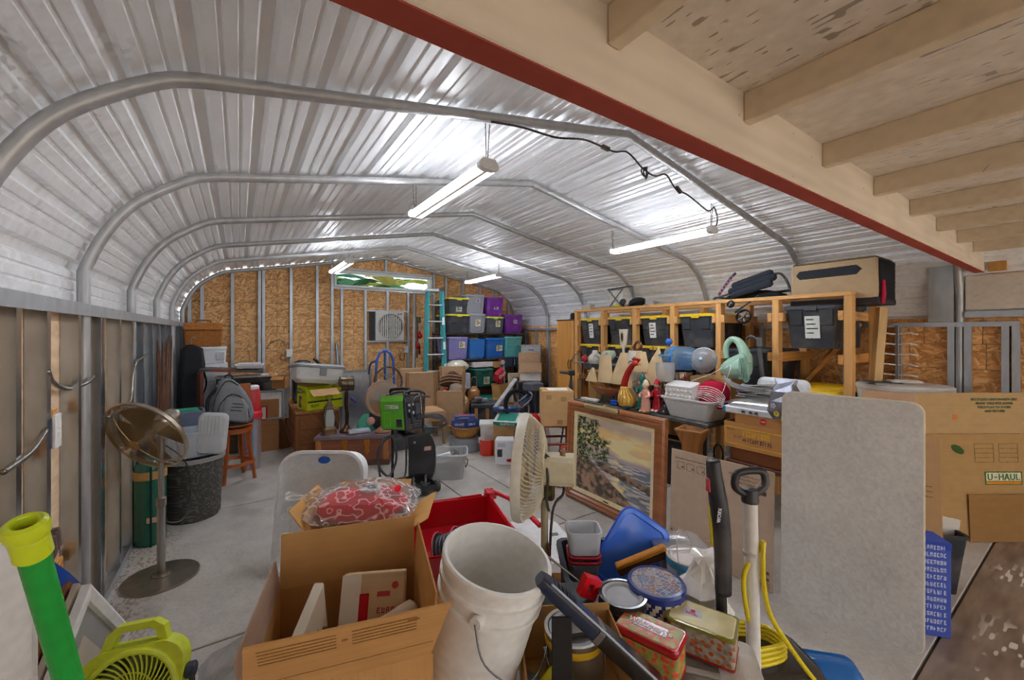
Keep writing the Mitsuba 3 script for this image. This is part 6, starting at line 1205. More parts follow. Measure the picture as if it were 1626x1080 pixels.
# welder on its cart
t = Th('welder_cart', 'black two-wheeled welder cart standing on the floor', 'cart', (1.47, 3.97, 0), -3)
BKS = '1c1d20'
t.p('base_tray', cat(bb(-.17, .17, -.22, .24, .06, .075), bb(-.17, .17, -.22, -.21, .06, .11), bb(-.17, -.16, -.22, .24, .06, .11), bb(.16, .17, -.22, .24, .06, .11)), BKS, 'gl', 0)
t.p('axle', tf(cyl(.010, .44, z=-.22, n=10), tr(0, -.12, .055), rot('y', 90)), '6f7275', 'me', 30)
for s in (-1, 1):
    k = t.p('wheel', tf(lathe([(.02, -.02), (.052, -.02), (.057, 0), (.052, .02), (.02, .02)], 22, True), tr(s * .205, -.12, .057), rot('y', 90)), '2a2a2c', 'pl', 30); t.p(k + '__hub', tf(cyl(.022, .046, z=-.023, n=14), tr(s * .205, -.12, .057), rot('y', 90)), 'a9abad', 'pl', 30)
    t.p('rear_leg', tube([(s * .15, .24, .0), (s * .15, .24, .60)], .014, 8), BKS, 'gl', True)
t.p('front_panel', tf(prism(sg.Polygon([(-.10, .08), (.12, .08), (.17, .2), (.17, .42), (.11, .56), (.02, .60), (-.10, .60)]), .012), tr(.04, -.02, 0), rot('x', 90)), '17181a', 'gl', 0)
t.p('panel_edge', tube(smooth_path([(.16, -.03, .08), (.21, -.03, .2), (.21, -.03, .42), (.15, -.03, .56), (.06, -.03, .60)]), .010, 7), '2f3134', 'gl', True)
t.p('warning_label', bb(.10, .17, -.0345, -.032, .40, .44), 'c9a6a0', 'mt', 0); t.p('bolt', tf(cyl(.010, .008, n=10), tr(.0, -.03, .5), rot('x', 90)), 'b5b7b9', 'me', 0)
t.p('top_shelf', tf(bb(-.17, .17, -.24, .26, .0, .015, .003), tr(0, 0, .615), rot('x', 0)), BKS, 'gl', 0)
t.p('handle_bar', tube(smooth_path([(-.17, .22, .62), (-.2, .26, .86), (-.17, .28, .96), (.17, .28, .96), (.2, .26, .86), (.17, .22, .62)]), .012, 8), BKS, 'gl', True)
t.p('chain', cat(*[tf(tube(circ(.010, 0, 8), .0028, 4, True), tr(x, -.19, .12 + .017 * q), rot('x', 90), rot('y', 90 * (q % 2))) for x in (-.06, .06) for q in range(6)]), 'c9cbce', 'ch', True, kind='stuff')
t.p('chain_heap', cat(*[tf(tube(circ(.011, 0, 8), .003, 4, True), tr(rng.uniform(-.12, .12), rng.uniform(-.19, .05), rng.uniform(.08, .10)), rot('x', rng.uniform(0, 180)), rot('y', rng.uniform(0, 180))) for q in range(50)]), 'b5b7ba', 'ch', True, kind='stuff')
t = Th('welder', 'green and black welding machine on top of the black cart', 'welding machine', (1.345, 3.94, .634), 18, M=rot('x', -7) @ sc(.80, .88, 1.06))
GN = '5fae2c'
t.p('body', loft([np.array([(x, y, z) for x, z in ((-.115, .02), (.115, .02), (.125, .05), (.125, .28), (.10, .335), (-.10, .335), (-.125, .28), (-.125, .05))])[::-1] for y in (-.21, .23)]), '2b2d30', 'pl', 0)
t.p('side_panel', bb(-.1285, -.124, -.20, .22, .03, .285, .001), GN, 'gl', 0, label='green side panel'); t.p('side_panel', bb(.124, .1285, -.20, .22, .03, .285, .001), GN, 'gl', 0)
t.p('green_shoulder', tf(bb(-.002, .002, -.2, .22, -.03, .03), tr(-.1135, 0, .309), rot('y', 24.5)), '6fbd38', 'gl', 0)
t.p('lettering', tf(text('TITANIUM', .036, True, .0015), tr(-.129, .01, .215), rot('z', -90), rot('x', 90)), 'e8ebe6', 'mt', 0)
t.p('lettering_shadow', tf(text('TITANIUM', .036, True, .0012), tr(-.1288, .008, .210), rot('z', -90), rot('x', 90)), '23282a', 'mt', 0)
t.p('vent', bb(-.1296, -.1284, -.16, -.06, .05, .12), '23262a', 'pl', 0); t.p('outline', cat(*[bb(-.1292, -.1284, .04, .16, z, z + .004) for z in (.06, .18)], *[bb(-.1292, -.1284, y, y + .004, .06, .184) for y in (.04, .156)]), '8fd055', 'mt', 0)
t.p('front_bezel', bb(-.118, .118, -.225, -.208, .03, .31, .012), '3a3d41', 'pl', 0); t.p('control_panel', bb(-.10, .10, -.229, -.224, .13, .27, .003), '24272c', 'gl', 0)
t.p('display', bb(.03, .095, -.231, -.229, .15, .25), '4a4f58', 'gl', 0)
for x, z in ((-.07, .24), (-.02, .245), (-.07, .19), (-.02, .17)): t.p('knob', tf(cyl(.014, .02, n=14, b=.003), tr(x, -.229, z), rot('x', 90)), 'b9bcc0', 'pl', 30)
for k in range(4): t.p('grille_bar', bb(-.10, .10, -.236, -.224, .035 + .022 * k, .046 + .022 * k, .002), '4a4c50', 'pl', 0)
t.p('top_handle', tube(smooth_path([(0, -.16, .335), (0, -.15, .385), (0, .15, .385), (0, .16, .335)]), .016, 8), '1d1e21', 'pl', True)
t.p('roll_cage', cat(tube(smooth_path([(-.13, -.225, .0), (-.13, -.24, .3), (-.09, -.22, .36), (.09, -.22, .36), (.13, -.24, .3), (.13, -.225, .0)]), .011, 7)), '25262a', 'gl', True)
t = Th('welder_cable', 'black welding cable looping down the left of the cart', 'cable', (1.22, 3.92, 0), 10)
t.p('', cat(tube(smooth_path([(.08, 0, .62), (-.08, 0, .55), (-.12, 0, .35), (-.02, 0, .22), (.06, 0, .36), (.03, 0, .58), (-.06, -.02, .60)]), .011, 7), tube(smooth_path([(-.06, -.02, .6), (-.13, 0, .45), (-.08, 0, .16), (.06, 0, .06), (.16, 0, .2), (.18, .02, .5)]), .010, 7)), '35373c', 'pl', True)
t = Th('welder_lead', 'coiled grey welding leads bulging to the right of the welder front', 'cable', (1.50, 3.72, 0), -10, M=sc(.9, .9, 1))
t.p('', cat(*[tube(smooth_path([(-.10, .0, .78 + .012 * k), (.02, -.06, .80 + .01 * k), (.16, -.03, .76 + .02 * k), (.24, .05, .70), (.14, .08, .66), (-.02, .06, .66 + .01 * k)]), .010, 7) for k in range(3)], tube(smooth_path([(-.12, 0, .70), (-.16, -.02, .9), (-.1, 0, .99), (.05, .03, .98)]), .011, 7)), '3a3c42', 'pl', True)
for k, (x, y, z, a) in enumerate([(1.22, 3.83, 0, -8), (1.27, 3.99, 0, -4), (1.23, 3.87, .075, 6)]):
    t = Th('wood_offcut', f'pale wood offcut beside the welder cart, {["lower front", "lower rear", "on top"][k]} of three', 'wood block', (x, y, z), a, 'wood offcuts by the welder'); t.p('', bb(-.10, .10, -.065, .065, 0, .07, .003), 'b98f58', 'wd', 0)
# clear tub
t = Th('clear_tote', 'clear plastic tote of papers and cables right of the welder cart', 'storage tote', (1.93, 4.18, 0), -28)
t.p('body', tub(.44, .34, .28, .82, .80, .003, .05, .016), 'd2dae0', 'film', 30); t.p('rim', tube(rr(.46, .36, .06, .275, 5), .009, 6, True), 'dfe5e8', 'fp', True)
for k, (c, n_) in enumerate([('d9d9d6', 'white book lowest'), ('c9cdd2', 'bluish white book second'), ('b9b2a8', 'beige book third'), ('e4e4e2', 'bright white folder fourth'), ('dcdfe4', 'pale folder topmost')]):
    t = Th('book', n_ + ' in the pile inside the clear tote', 'book', (1.86, 4.20, .006), -28, 'books and papers in the clear tote', M=tr(-.02 + .01 * k, 0, .05 * k) @ rot('x', 8 - 4 * k) @ rot('y', -14 * (k > 2))); t.p('', bb(-.10, .10, -.06, .06, 0, .04, .003), c, 'mt', 0)
t = Th('book', 'blue book standing at the left end of the clear tote', 'book', (1.86, 4.20, .006), -28); t.p('', bb(-.17, -.07, -.07, -.03, .01, .26, .003), '3a4f92', 'mt', 0)
t = Th('tangled_cords', 'tangled brown and grey cords inside the clear tote', 'cords', (2.02, 4.10, .006), -28, kind=None)
t.p('', cat(*[tube(smooth_path([(rng.uniform(-.10, .12), rng.uniform(-.08, .1), rng.uniform(.02, .27)) for q in range(7)], 5), .007, 5) for k in range(6)]), '6f655c', 'pl', True)
# basin, basket, bucket
t = Th('grey_basin', 'upturned grey plastic basin on the floor under the wicker basket', 'basin', (2.60, 5.02, 0)); t.p('body', lathe([(.225, 0), (.23, .01), (.22, .05), (.205, .13), (.18, .17), (0, .175)], 30), '9a9ca2', 'fp', 40)
t.p('rib', cat(*[tube([(.228 * math.cos(a), .228 * math.sin(a), .015), (.21 * math.cos(a), .21 * math.sin(a), .125)], .004, 4) for a in np.linspace(0, 6.1, 36)]), 'a9abb0', 'pl', True, kind='stuff')
t = Th('wicker_basket', 'round woven straw basket on the upturned grey basin', 'basket', (2.60, 5.02, .177)); t.p('body', lathe([(0, .0), (.13, .0), (.17, .04), (.205, .13), (.215, .135), (.20, .14), (.16, .05), (.12, .012), (0, .01)], 28), 'b98445', 'wicker', 30); t.p('rim', tube(circ(.208, .138, 28), .012, 7, True), 'a5703a', 'wicker', True)
for s in (-1, 1): t.p('handle', tube(smooth_path([(s * .2, -.05, .14), (s * .235, -.03, .17), (s * .235, .03, .17), (s * .2, .05, .14)]), .008, 6), '9a6530', 'wd', True)
for k, (x, y, z, a, w, d, h, c, n_) in enumerate([(2.56, 5.06, .29, -30, .26, .20, .12, '3a4a80', 'blue carton with white print, left one in the wicker basket'), (2.67, 4.97, .30, -8, .20, .14, .11, '2b3c74', 'dark blue carton with logo, right one in the wicker basket'), (2.60, 5.04, .412, -24, .28, .16, .05, '34487f', 'flat blue carton lying on top of the basket cartons')]):
    t = Th('blue_carton', n_, 'cardboard box', (x, y, z), a); t.p('body', bb(-w / 2, w / 2, -d / 2, d / 2, 0, h, .004), c, 'gl', 0); t.p('print', mv(scribble(w * .5, h * .25, 5, 60 + k), -.02, -d / 2, h * .4), 'd5d9e2', 'mt', 0); t.p('top_print', bb(-w * .3, w * .2, -d * .3, d * .2, h, h + .001), 'b0404a' if k == 2 else 'aab2cc', 'mt', 0)
t = Th('red_bucket', 'small red plastic bucket with papers on the floor', 'bucket', (2.72, 4.63, 0)); t.p('body', lathe([(0, 0), (.088, 0), (.092, .01), (.108, .19), (.114, .19), (.114, .205), (.104, .205), (.088, .012), (0, .01)], 26), 'd8301c', 'gl', 30); t.p('paper', cat(tf(bb(-.04, .04, -.003, .003, 0, .2), tr(-.03, 0, .06), rot('y', -20)), tf(bb(-.03, .03, -.003, .003, 0, .17), tr(-.01, .03, .06), rot('y', -32))), 'd5d2cc', 'mt', 0)
# pile behind the beige fan
t = Th('detergent_carton', 'white detergent carton with red mark on the floor left of the beige fan', 'cardboard box', (2.74, 4.20, 0), -38); t.p('body', bb(-.13, .13, -.1, .1, 0, .30, .008), 'dcdde0', 'cb', 0); t.p('red_mark', mv(up(prism(shapely.affinity.scale(sg.Point(0, 0).buffer(.04), 1, .5), .0014)), .05, -.1, .06), 'b02838', 'mt', 0); t.p('handle', bb(-.1, .0, -.104, -.1, .22, .27, .002), 'b9c0cc', 'pl', 0); t.p('dark_print', bb(-.10, -.04, -.1012, -.1, .10, .19), '3a3d4a', 'mt', 0)
t = Th('small_picture', 'small dark framed picture leaning on the white detergent carton', 'picture', (2.84, 4.03, 0), -50, M=rot('x', -8)); t.p('frame', rect_frame(.2, .40, [(0, .01), (0, -.01), (.025, -.014), (.03, .01)]), '4a3526', 'wd', 0); t.p('picture', bb(-.075, .075, 0, .003, .028, .372), 'b09a84', 'mt', 0)
t = Th('white_box', 'plain white storage box behind the white detergent carton', 'box', (2.86, 4.72, 0), -30); t.p('body', tub(.34, .26, .38, .92, .92), 'd4d3cf', 'pl', 30); t.p('lid', bb(-.18, .18, -.14, .14, .375, .40, .006), 'e2e1de', 'pl', 0)
t = Th('game_box', 'flat green and white game box tilted on the pile behind the fan', 'box', (2.96, 4.45, .44), -48, M=rot('x', 18)); t.p('body', bb(-.19, .19, -.13, .13, 0, .06, .003), 'd9dcd8', 'cb', 0); t.p('green_front', bb(-.188, .188, -.1312, -.13, .004, .056), '2a7a6a', 'mt', 0, label='green printed front'); t.p('green_top', bb(-.15, .1, -.1, .1, .06, .061), '2f8674', 'mt', 0); t.p('letters', mv(scribble(.2, .03, 8, 71), 0, -.1315, .015), 'e2e6e0', 'mt', 0)
t = Th('pile_carton', 'brown carton under the green game box', 'cardboard box', (3.00, 4.50, 0), -40); t.p('body', bb(-.2, .2, -.17, .17, 0, .43, .005), 'a98458', 'cb', 0); t.p('tape', bb(-.2, .2, -.025, .025, .43, .431), '8a6a48', 'gl', 0)
for k in range(3):
    t = Th('blue_folder', f'dark blue printed folder on the pile in front of the wheel, {["bottom", "middle", "top"][k]} one', 'folder', (3.02, 4.62, .545 + .016 * k), -40 + 16 * k, 'blue folders'); t.p('cover', bb(-.17, .17, -.10, .10, 0, .012, .003), ['2b3a5e', '38507e', '2c4270'][k], 'gl', 0); t.p('pale_print', bb(-.1, .05, -.05, .06, .012, .0128), '8f9fbc', 'mt', 0)
# black tool chest
t = Th('tool_chest', 'black chest with wooden blocks behind the straw basket', 'chest', (3.25, 5.45, 0), -34); t.p('body', bb(-.27, .27, -.18, .18, 0, .46, .008), '26282c', 'pl', 0); t.p('lid', bb(-.28, .28, -.19, .19, .46, .52, .01), '33363e', 'pl', 0); t.p('front_strip', bb(-.05, .0, -.192, -.18, .1, .46, .003), 'a97c48', 'wd', 0, label='wooden strip'); t.p('front_strip', bb(-.22, -.17, -.192, -.18, .1, .46, .003), 'a97c48', 'wd', 0)
t = Th('camera_gear', 'grey camera gear piled on the left of the black chest', 'camera', (3.10, 5.55, .522), -20); t.p('body', bb(-.06, .06, -.04, .04, 0, .08, .012), '6d6f76', 'pl', 0); t.p('lens', tf(cyl(.035, .09, n=18, b=.005), tr(.0, -.04, .045), rot('x', 90)), '3a3b40', 'pl', 30); t.p('strap', tube(smooth_path([(-.06, 0, .06), (-.13, -.03, .03), (-.1, -.08, .01), (.03, -.1, .01)]), .008, 6), '2b2b2f', 'cl', True); t.p('flash', bb(.05, .15, -.03, .03, .0, .06, .01), '8a8c92', 'pl', 0)
t = Th('ratchet_straps', 'yellow and black ratchet straps heaped right of the black chest', 'straps', (3.36, 5.15, .0), -20)
for k, (x, y, z, r_, a) in enumerate([(-.10, 0, .10, .07, 20), (.02, -.03, .08, .06, -30), (.06, .05, .22, .06, 50), (-.06, .02, .26, .05, 0)]): t.p('coil', tf(lathe([(r_ * .5, -.03), (r_, -.03), (r_, .03), (r_ * .5, .03)], 18, True), tr(x, y, z), rot('z', a), rot('x', 75)), ['c4a52a', '8a742c', 'c9ab30', '3a3426'][k], 'cl', 30)
t.p('base_box', bb(-.16, .16, -.12, .12, 0, .14, .005), '5a4a34', 'cb', 0)
t = carton('orange-brown open carton between the tool chest and the bicycle wheel', (3.45, 5.30, 0), -15, .36, .26, .50, 'a9753f', (100, None, None, None))
# bicycle
t = Th('bicycle', 'dark blue bicycle with a grey seat half buried in the pile', 'bicycle', (3.20, 4.62, .0), 0)
R0 = tr(-.0, -.02, .58) @ rot('z', 8) @ rot('x', 72)
k = t.p('tire', tf(tube(circ(.225, 0, 36), .028, 8, True), R0), '1b1d22', 'mt', True); t.p(k + '__rim', tf(lathe([(.19, -.014), (.2, -.016), (.2, .016), (.19, .014)], 36, True), R0), 'b9bec6', 'ch', 30); t.p(k + '__spoke', tf(cat(*[tube([(.02 * math.cos(a), .02 * math.sin(a), .02 * (-1) ** q), (.19 * math.cos(a + .3), .19 * math.sin(a + .3), 0)], .0025, 4) for q, a in enumerate(np.linspace(0, 5.95, 20))]), R0), 'c9ccd0', 'ch', True, kind='stuff')
t.p('frame', cat(tube([(.0, -.1, .60), (.22, .0, .78), (.34, .05, .40)], .02, 8), tube([(.22, 0, .78), (.32, .05, .82)], .02, 8), tube([(.0, -.08, .6), (.14, -.16, .74)], .016, 8)), '23304e', 'gl', True)
t.p('fork', cat(tube([(-.0, -.10, .58), (.12, -.16, .70)], .012, 7), tube([(.0, .06, .60), (.15, -.02, .74)], .012, 7)), 'b5b9c2', 'ch', True)
t.p('seat_post', tube([(.34, .04, .0), (.33, .05, .80)], .026, 8), '2b2d33', 'pl', True); t.p('seat', tf(bump(loft([rr(.24, .18, .05, .78), rr(.28, .22, .06, .81), rr(.27, .21, .06, .88), rr(.2, .15, .05, .90)]), .006, 6), tr(.3, .04, 0)), '5d6068', 'cl', 40, label='grey padded seat')
t.p('handlebar', tube(smooth_path([(.02, -.28, .72), (.12, -.18, .76), (.16, -.05, .78), (.3, .06, .70)]), .012, 7), '9aa0ac', 'ch', True); t.p('pedal', bb(.16, .24, -.22, -.14, .44, .47, .006), '1d1e22', 'pl', 0)
t = Th('white_plank', 'long white plank leaning diagonally above the bicycle wheel', 'plank'); t.p('', tube([(3.05, 5.0, .50), (3.42, 4.98, .92)], .035, 4), 'cfd2d6', 'wd', 0)
t = Th('wheel_carton', 'low dark carton the bicycle wheel rests on', 'cardboard box', (3.30, 4.66, 0), -10); t.p('body', bb(-.2, .2, -.17, .17, 0, .32, .005), '4a4038', 'cb', 0); t.p('tape', bb(-.2, .2, -.02, .02, .32, .321), '6d5c48', 'gl', 0)
t = Th('grey_cloth', 'pale grey cloth under the bicycle frame', 'cloth', (3.30, 4.30, .0), 10); t.p('', bump(loft([rr(.3 * a, .24 * a, .05, z, 6) for z, a in ((0, 1), (.2, 1), (.42, .9), (.52, .6))]), .03, 9, 3), 'a9a5a2', 'cl', 60)
# bentwood chair with carton on it
t = Th('bentwood_stool', 'red-brown bentwood stool under the taped tan carton', 'stool', (2.95, 3.50, 0), -30)
RB = '7d2f1a'
for s in (-1, 1):
    t.p('side_loop', tube(smooth_path([(s * .16, -.17, 0), (s * .16, -.17, .48), (s * .16, -.12, .56), (s * .16, .12, .56), (s * .16, .17, .48), (s * .16, .17, 0)]), .020, 8), RB, 'wg', True)
t.p('seat_slat', bb(-.18, .18, -.13, -.03, .572, .588, .004), RB, 'wg', 0); t.p('seat_slat', bb(-.18, .18, .03, .13, .572, .588, .004), RB, 'wg', 0)
for y in (-.17, .17): t.p('stretcher', tube([(-.16, y, .40), (.16, y, .40)], .014, 6), RB, 'wg', True)
t.p('lower_panel', bb(-.14, .14, -.175, -.155, .02, .2, .004), '6d2a1c', 'wd', 0)
t = carton('taped tan carton standing on the red-brown stool beside the painting', (2.95, 3.50, .590), -32, .34, .32, .385, 'bf9a6d')
t.p('tape_mark', cat(*[bb(x - .03, x + .03, -.1612, -.16, z, z + .05) for x, z in ((-.1, .29), (.06, .27), (.02, .02))]), 'a07c50', 'gl', 0); t.p('top_label', bb(-.10, .12, -.1, .08, .383, .3842), 'd9d9d8', 'mt', 0, label='white top label')
t = Th('red_plastic_bag', 'bright red plastic bag between the fan and the red-brown stool', 'bag', (2.78, 3.70, .50), 0); t.p('', bump(loft([circ(r_, z, 16) for z, r_ in ((0, .08), (.05, .10), (.12, .09), (.19, .04))]), .02, 12, 5), 'c41f30', 'gl', 60)
t = Th('purple_cloth', 'greyish purple cloth bundled under the red plastic bag', 'cloth', (2.79, 3.73, .0), 0); t.p('', bump(loft([circ(r_, z, 16) for z, r_ in ((0, .13), (.2, .14), (.4, .12), (.52, .07))]), .03, 9, 6), '7d7388', 'cl', 60)
t = Th('grey_jacket', 'dark grey jacket draped under the stool beside the painting', 'jacket', (3.16, 3.36, .0), 0); t.p('', bump(loft([circ(r_, z, 16) for z, r_ in ((.0, .10), (.2, .11), (.40, .12), (.52, .06))]), .03, 10, 3), '565a60', 'cl', 60)
t = Th('cord_reel', 'orange extension cord reel in front of the red-brown stool', 'cord reel', (2.83, 3.19, .0), -60)
Rr = tr(0, 0, .27) @ rot('x', 82)
t.p('coil', tf(cat(*[tube(circ(.07 + .014 * q, -.03 + .03 * j, 22), .008, 6, True) for q in range(3) for j in range(3)]), Rr), 'd2461a', 'pl', True, kind='stuff'); t.p('flange', tf(lathe([(.02, -.05), (.09, -.05), (.09, -.042), (.02, -.042)], 22, True), Rr), 'b5370f', 'pl', 30); t.p('stand', cat(tube([(-.07, 0, 0), (0, 0, .27), (.07, 0, 0)], .012, 6)), '5d6a80', 'me', True); t.p('handle', tube(smooth_path([(-.06, 0, .32), (-.05, 0, .41), (.05, 0, .41), (.06, 0, .32)]), .012, 7), 'cc4418', 'pl', True)
t = Th('orange_trimmer', 'orange and blue garden tool on the floor at the corner of the painting', 'garden tool', (2.75, 3.27, .0), -70); t.p('body', bump(blob([(-.1, 0, .04, .035), (.05, 0, .05, .045), (.1, .02, .07, .03)], 1), .004, 14), 'd9481c', 'pl', 50); t.p('wheel', tf(cyl(.04, .03, z=-.015, n=18, b=.005), tr(.13, -.03, .042), rot('x', 80)), '2c4a86', 'pl', 30); t.p('blade', bb(-.2, -.09, -.015, .015, .02, .03, .003), '8a8c90', 'me', 0)
# beige pedestal fan
t = Th('pedestal_fan', 'tall beige pedestal fan seen edge-on in front of the painting', 'fan', (1.13, 1.42, 0), 0)
BE = 'c9bfa2'
t.p('base', lathe([(0, 0), (.19, 0), (.2, .01), (.19, .025), (.06, .045), (.03, .07), (0, .07)], 30), '8f876f', 'pl', 30)
t.p('pole', tube([(.0, .0, .05), (.0, .0, .86)], .016, 12), 'a89c7c', 'pl', True)
t.p('collar', cyl(.024, .06, 0, 0, .45, 16, .004), 'b5aa8c', 'pl', 30)
FA = tr(0, 0, 1.0) @ rot('z', 136) @ rot('y', 88)
def ringm(R, z, r=.004): return tf(tube(circ(R, z, 40), r, 6, True), FA)
t.p('rim', tf(lathe([(.222, .075), (.232, .075), (.236, .095), (.232, .115), (.222, .115)], 44, True), FA), 'd6d2c4', 'pl', 30)
def guard(zs, rs, n, part):
    t.p(part, tf(cat(*[tube([(R * math.cos(a + tw), R * math.sin(a + tw), z) for R, z, tw in zip(rs, zs, np.linspace(0, .5, len(rs)))], .0022, 4) for a in np.arange(n) * 2 * math.pi / n]), FA), 'cfc6ac', 'pl', True, kind='stuff')
guard([.0, .0, .02, .06, .09], [.06, .12, .18, .215, .228], 70, 'rear_wire')
guard([.13, .13, .125, .115, .10], [.04, .10, .16, .205, .228], 70, 'front_wire')
t.p('front_cap', tf(cyl(.045, .012, z=.127, n=24, b=.004), FA), BE, 'pl', 30)
for k in range(3):
    a = 2.09 * k
    t.p('blade', tf(sheet(lambda u, v: ((.03 + .16 * v) * np.cos(a + (u - .5) * 1.3 * (1 - .2 * v)), (.03 + .16 * v) * np.sin(a + (u - .5) * 1.3), .095 + .04 * (u - .5)), 8, 7, .003), FA), 'b8ad8e', 'pl', 40)
t.p('hub', tf(cyl(.032, .05, z=.075, n=20, b=.006), FA), 'b8ad8e', 'pl', 30)
MB = tr(0, 0, 1.0) @ rot('z', 136)
t.p('motor_housing', tf(loft([np.array([(x, y, z) for y, z in ((-.05, -.06), (.05, -.06), (.06, -.04), (.06, .045), (.04, .06), (-.04, .06), (-.06, .045), (-.06, -.04))]) for x in (-.13, -.12, .02, .035)]), MB), BE, 'pl', 20)
t.p('switch_knob', tf(cyl(.012, .02, z=.06, n=12), MB @ tr(-.08, 0, 0)), '7d5a36', 'pl', 30); t.p('tilt_bracket', tf(bb(-.045, .0, -.025, .025, -.14, -.05, .01), MB), '5d5236', 'me', 0); t.p('tilt_bolt', tf(cyl(.012, .08, z=-.04, n=12), MB @ tr(-.02, 0, -.1) @ rot('x', 90)), '8a7c50', 'me', 30)
t.p('cord', cat(tube(smooth_path([(-.02, -.03, 1.07), (-.03, -.06, .98), (-.02, -.04, .88), (-.0, -.03, .82)]), .006, 6), tube(smooth_path([(-.02, -.03, 1.07), (.04, -.07, 1.0), (.05, -.07, .90), (.02, -.03, .80), (.0, -.03, .4), (.02, -.03, .1)]), .006, 6)), '36342f', 'pl', True)
# ---------------------------------------------------------------- foreground
carton('plain tan carton under the open moving box in the foreground', (.235, 1.116, 0), -14.5, .36, .36, .40, 'a9845a')
t = Th('moving_box', 'open cardboard moving box with raised flaps, foremost on the floor', 'cardboard box', (.235, 1.116, .402), -14.5)
KB2 = 'b98b58'
w, d, h, k_ = .385, .385, .458, .0045
t.p('body', cat(bb(-w / 2, w / 2, -d / 2, -d / 2 + k_, 0, h), bb(-w / 2, w / 2, d / 2 - k_, d / 2, 0, h), bb(-w / 2, -w / 2 + k_, -d / 2, d / 2, 0, h), bb(w / 2 - k_, w / 2, -d / 2, d / 2, 0, h), bb(-w / 2, w / 2, -d / 2, d / 2, 0, .006)), KB2, 'cb', 0)
def flapm(L, F, a, side, ext=0.0):
    m = prism([(-L / 2, 0), (L / 2, 0), (L / 2 + ext, F), (-L / 2 + ext * .5, F)], .0045, -.002)
    return tf(m, rot('z', 90 * side), tr(0, -d / 2 + .002, h), rot('x', a), rot('x', 90)) if False else tf(tf(m, rot('x', 90)), rot('z', 90 * side), tr(0, -d / 2 + .003, h), rot('x', a))
t.p('flap', flapm(.375, .165, 24, 0, .035), KB2, 'cb', 0); t.p('flap', flapm(.375, .135, 5, 1), 'b08250', 'cb', 0); t.p('flap', flapm(.38, .15, 8, 2), 'bd905c', 'cb', 0); t.p('flap', flapm(.375, .085, 8, 3), 'a08674', 'cb', 0)  # left flap greyed: shade on its inner face is put into the colour
A0 = tr(0, -d / 2 + .003, h) @ rot('x', 24)
t.p('print_line', tf(cat(*[bb(x0, x1, -.0036, -.0022, z, z + .0025) for x0, x1 in ((-.15, -.01), (.02, .15)) for z in (.105, .115, .125, .135, .145)], bb(.0, .012, -.0036, -.0022, .122, .127), bb(.13, .155, -.0036, -.0022, .138, .142)), A0), '8a6438', 'mt', 0, kind='stuff')
t.p('crease', tf(bb(-.18, .19, -.0032, -.0020, .045, .048), A0), '9c7140', 'mt', 0)
def inbox(x, y, z): M_ = tr(.235, 1.116, .402) @ rot('z', -14.5); v = M_ @ np.array([x, y, z, 1.0]); return tuple(v[:3])
t = Th('small_carton', 'small white and brown carton with red printing inside the moving box', 'cardboard box', inbox(.06, .04, .36), -26, M=rot('x', -24)); t.p('body', bb(-.085, .085, -.022, .022, 0, .16, .003), 'c9ae8c', 'cb', 0); t.p('white_end', bb(-.087, -.035, -.0235, -.02, .002, .158), 'ddd9d0', 'mt', 0); t.p('red_band', bb(-.037, -.012, -.0238, -.021, .03, .11), 'b3202c', 'mt', 0, label='red band'); t.p('red_print', bb(.01, .045, -.0232, -.021, .10, .112), 'b8444a', 'mt', 0); t.p('red_lettering', mv(scribble(.05, .014, 4, 81), .035, -.0222, .06), 'b8444a', 'mt', 0); t.p('red_mark', mv(up(prism(sg.Point(0, 0).buffer(.009), .001)), .058, -.022, .125), 'b8444a', 'mt', 0)
for k, (x, y, z, a, ry, L) in enumerate([(-.03, -.02, .19, -10, 55, .22), (-.06, .02, .17, -25, 60, .2), (-.01, .05, .16, 5, 50, .22)]):
    t = Th('wood_piece', f'brown wooden moulding offcut inside the moving box, {["front", "left", "rear"][k]} one', 'wood piece', inbox(x, y, z + .19), a, M=rot('y', ry)); t.p('', bb(-L / 2, L / 2, -.014, .014, -.01, .01, .003), ['7a5c44', '8a6c52', '6d5240'][k], 'wd', 0)
t = Th('paper_roll', 'wrapped roll tied with a black cord inside the moving box', 'roll', inbox(.08, -.04, .425), 8, M=rot('y', 82)); t.p('roll', bump(mv(cyl(.032, .20, n=20, b=.006), 0, 0, -.1), .003, 14), 'b59a80', 'mt', 40); t.p('cord', tf(tube(circ(.034, 0, 20), .003, 5, True), rot('y', 14)), '2a2723', 'mt', True)
t = Th('paper_fold', 'folded white paper standing on edge inside the moving box', 'paper', inbox(-.08, -.01, .33), -28, M=rot('x', 14)); t.p('', bump(bb(-.012, .012, -.09, .09, 0, .20, .003), .005, 14, 3), 'cfc6b6', 'mt', 0)
t = Th('packing_paper', 'crumpled tan packing paper at the bottom of the moving box', 'paper', inbox(0, 0, .01), -14); t.p('', bump(loft([rr(.34, .34, .02, 0, 6), rr(.35, .35, .02, .27, 6), rr(.2, .2, .05, .33, 6)]), .025, 14, 5), 'a08058', 'cb', 0)
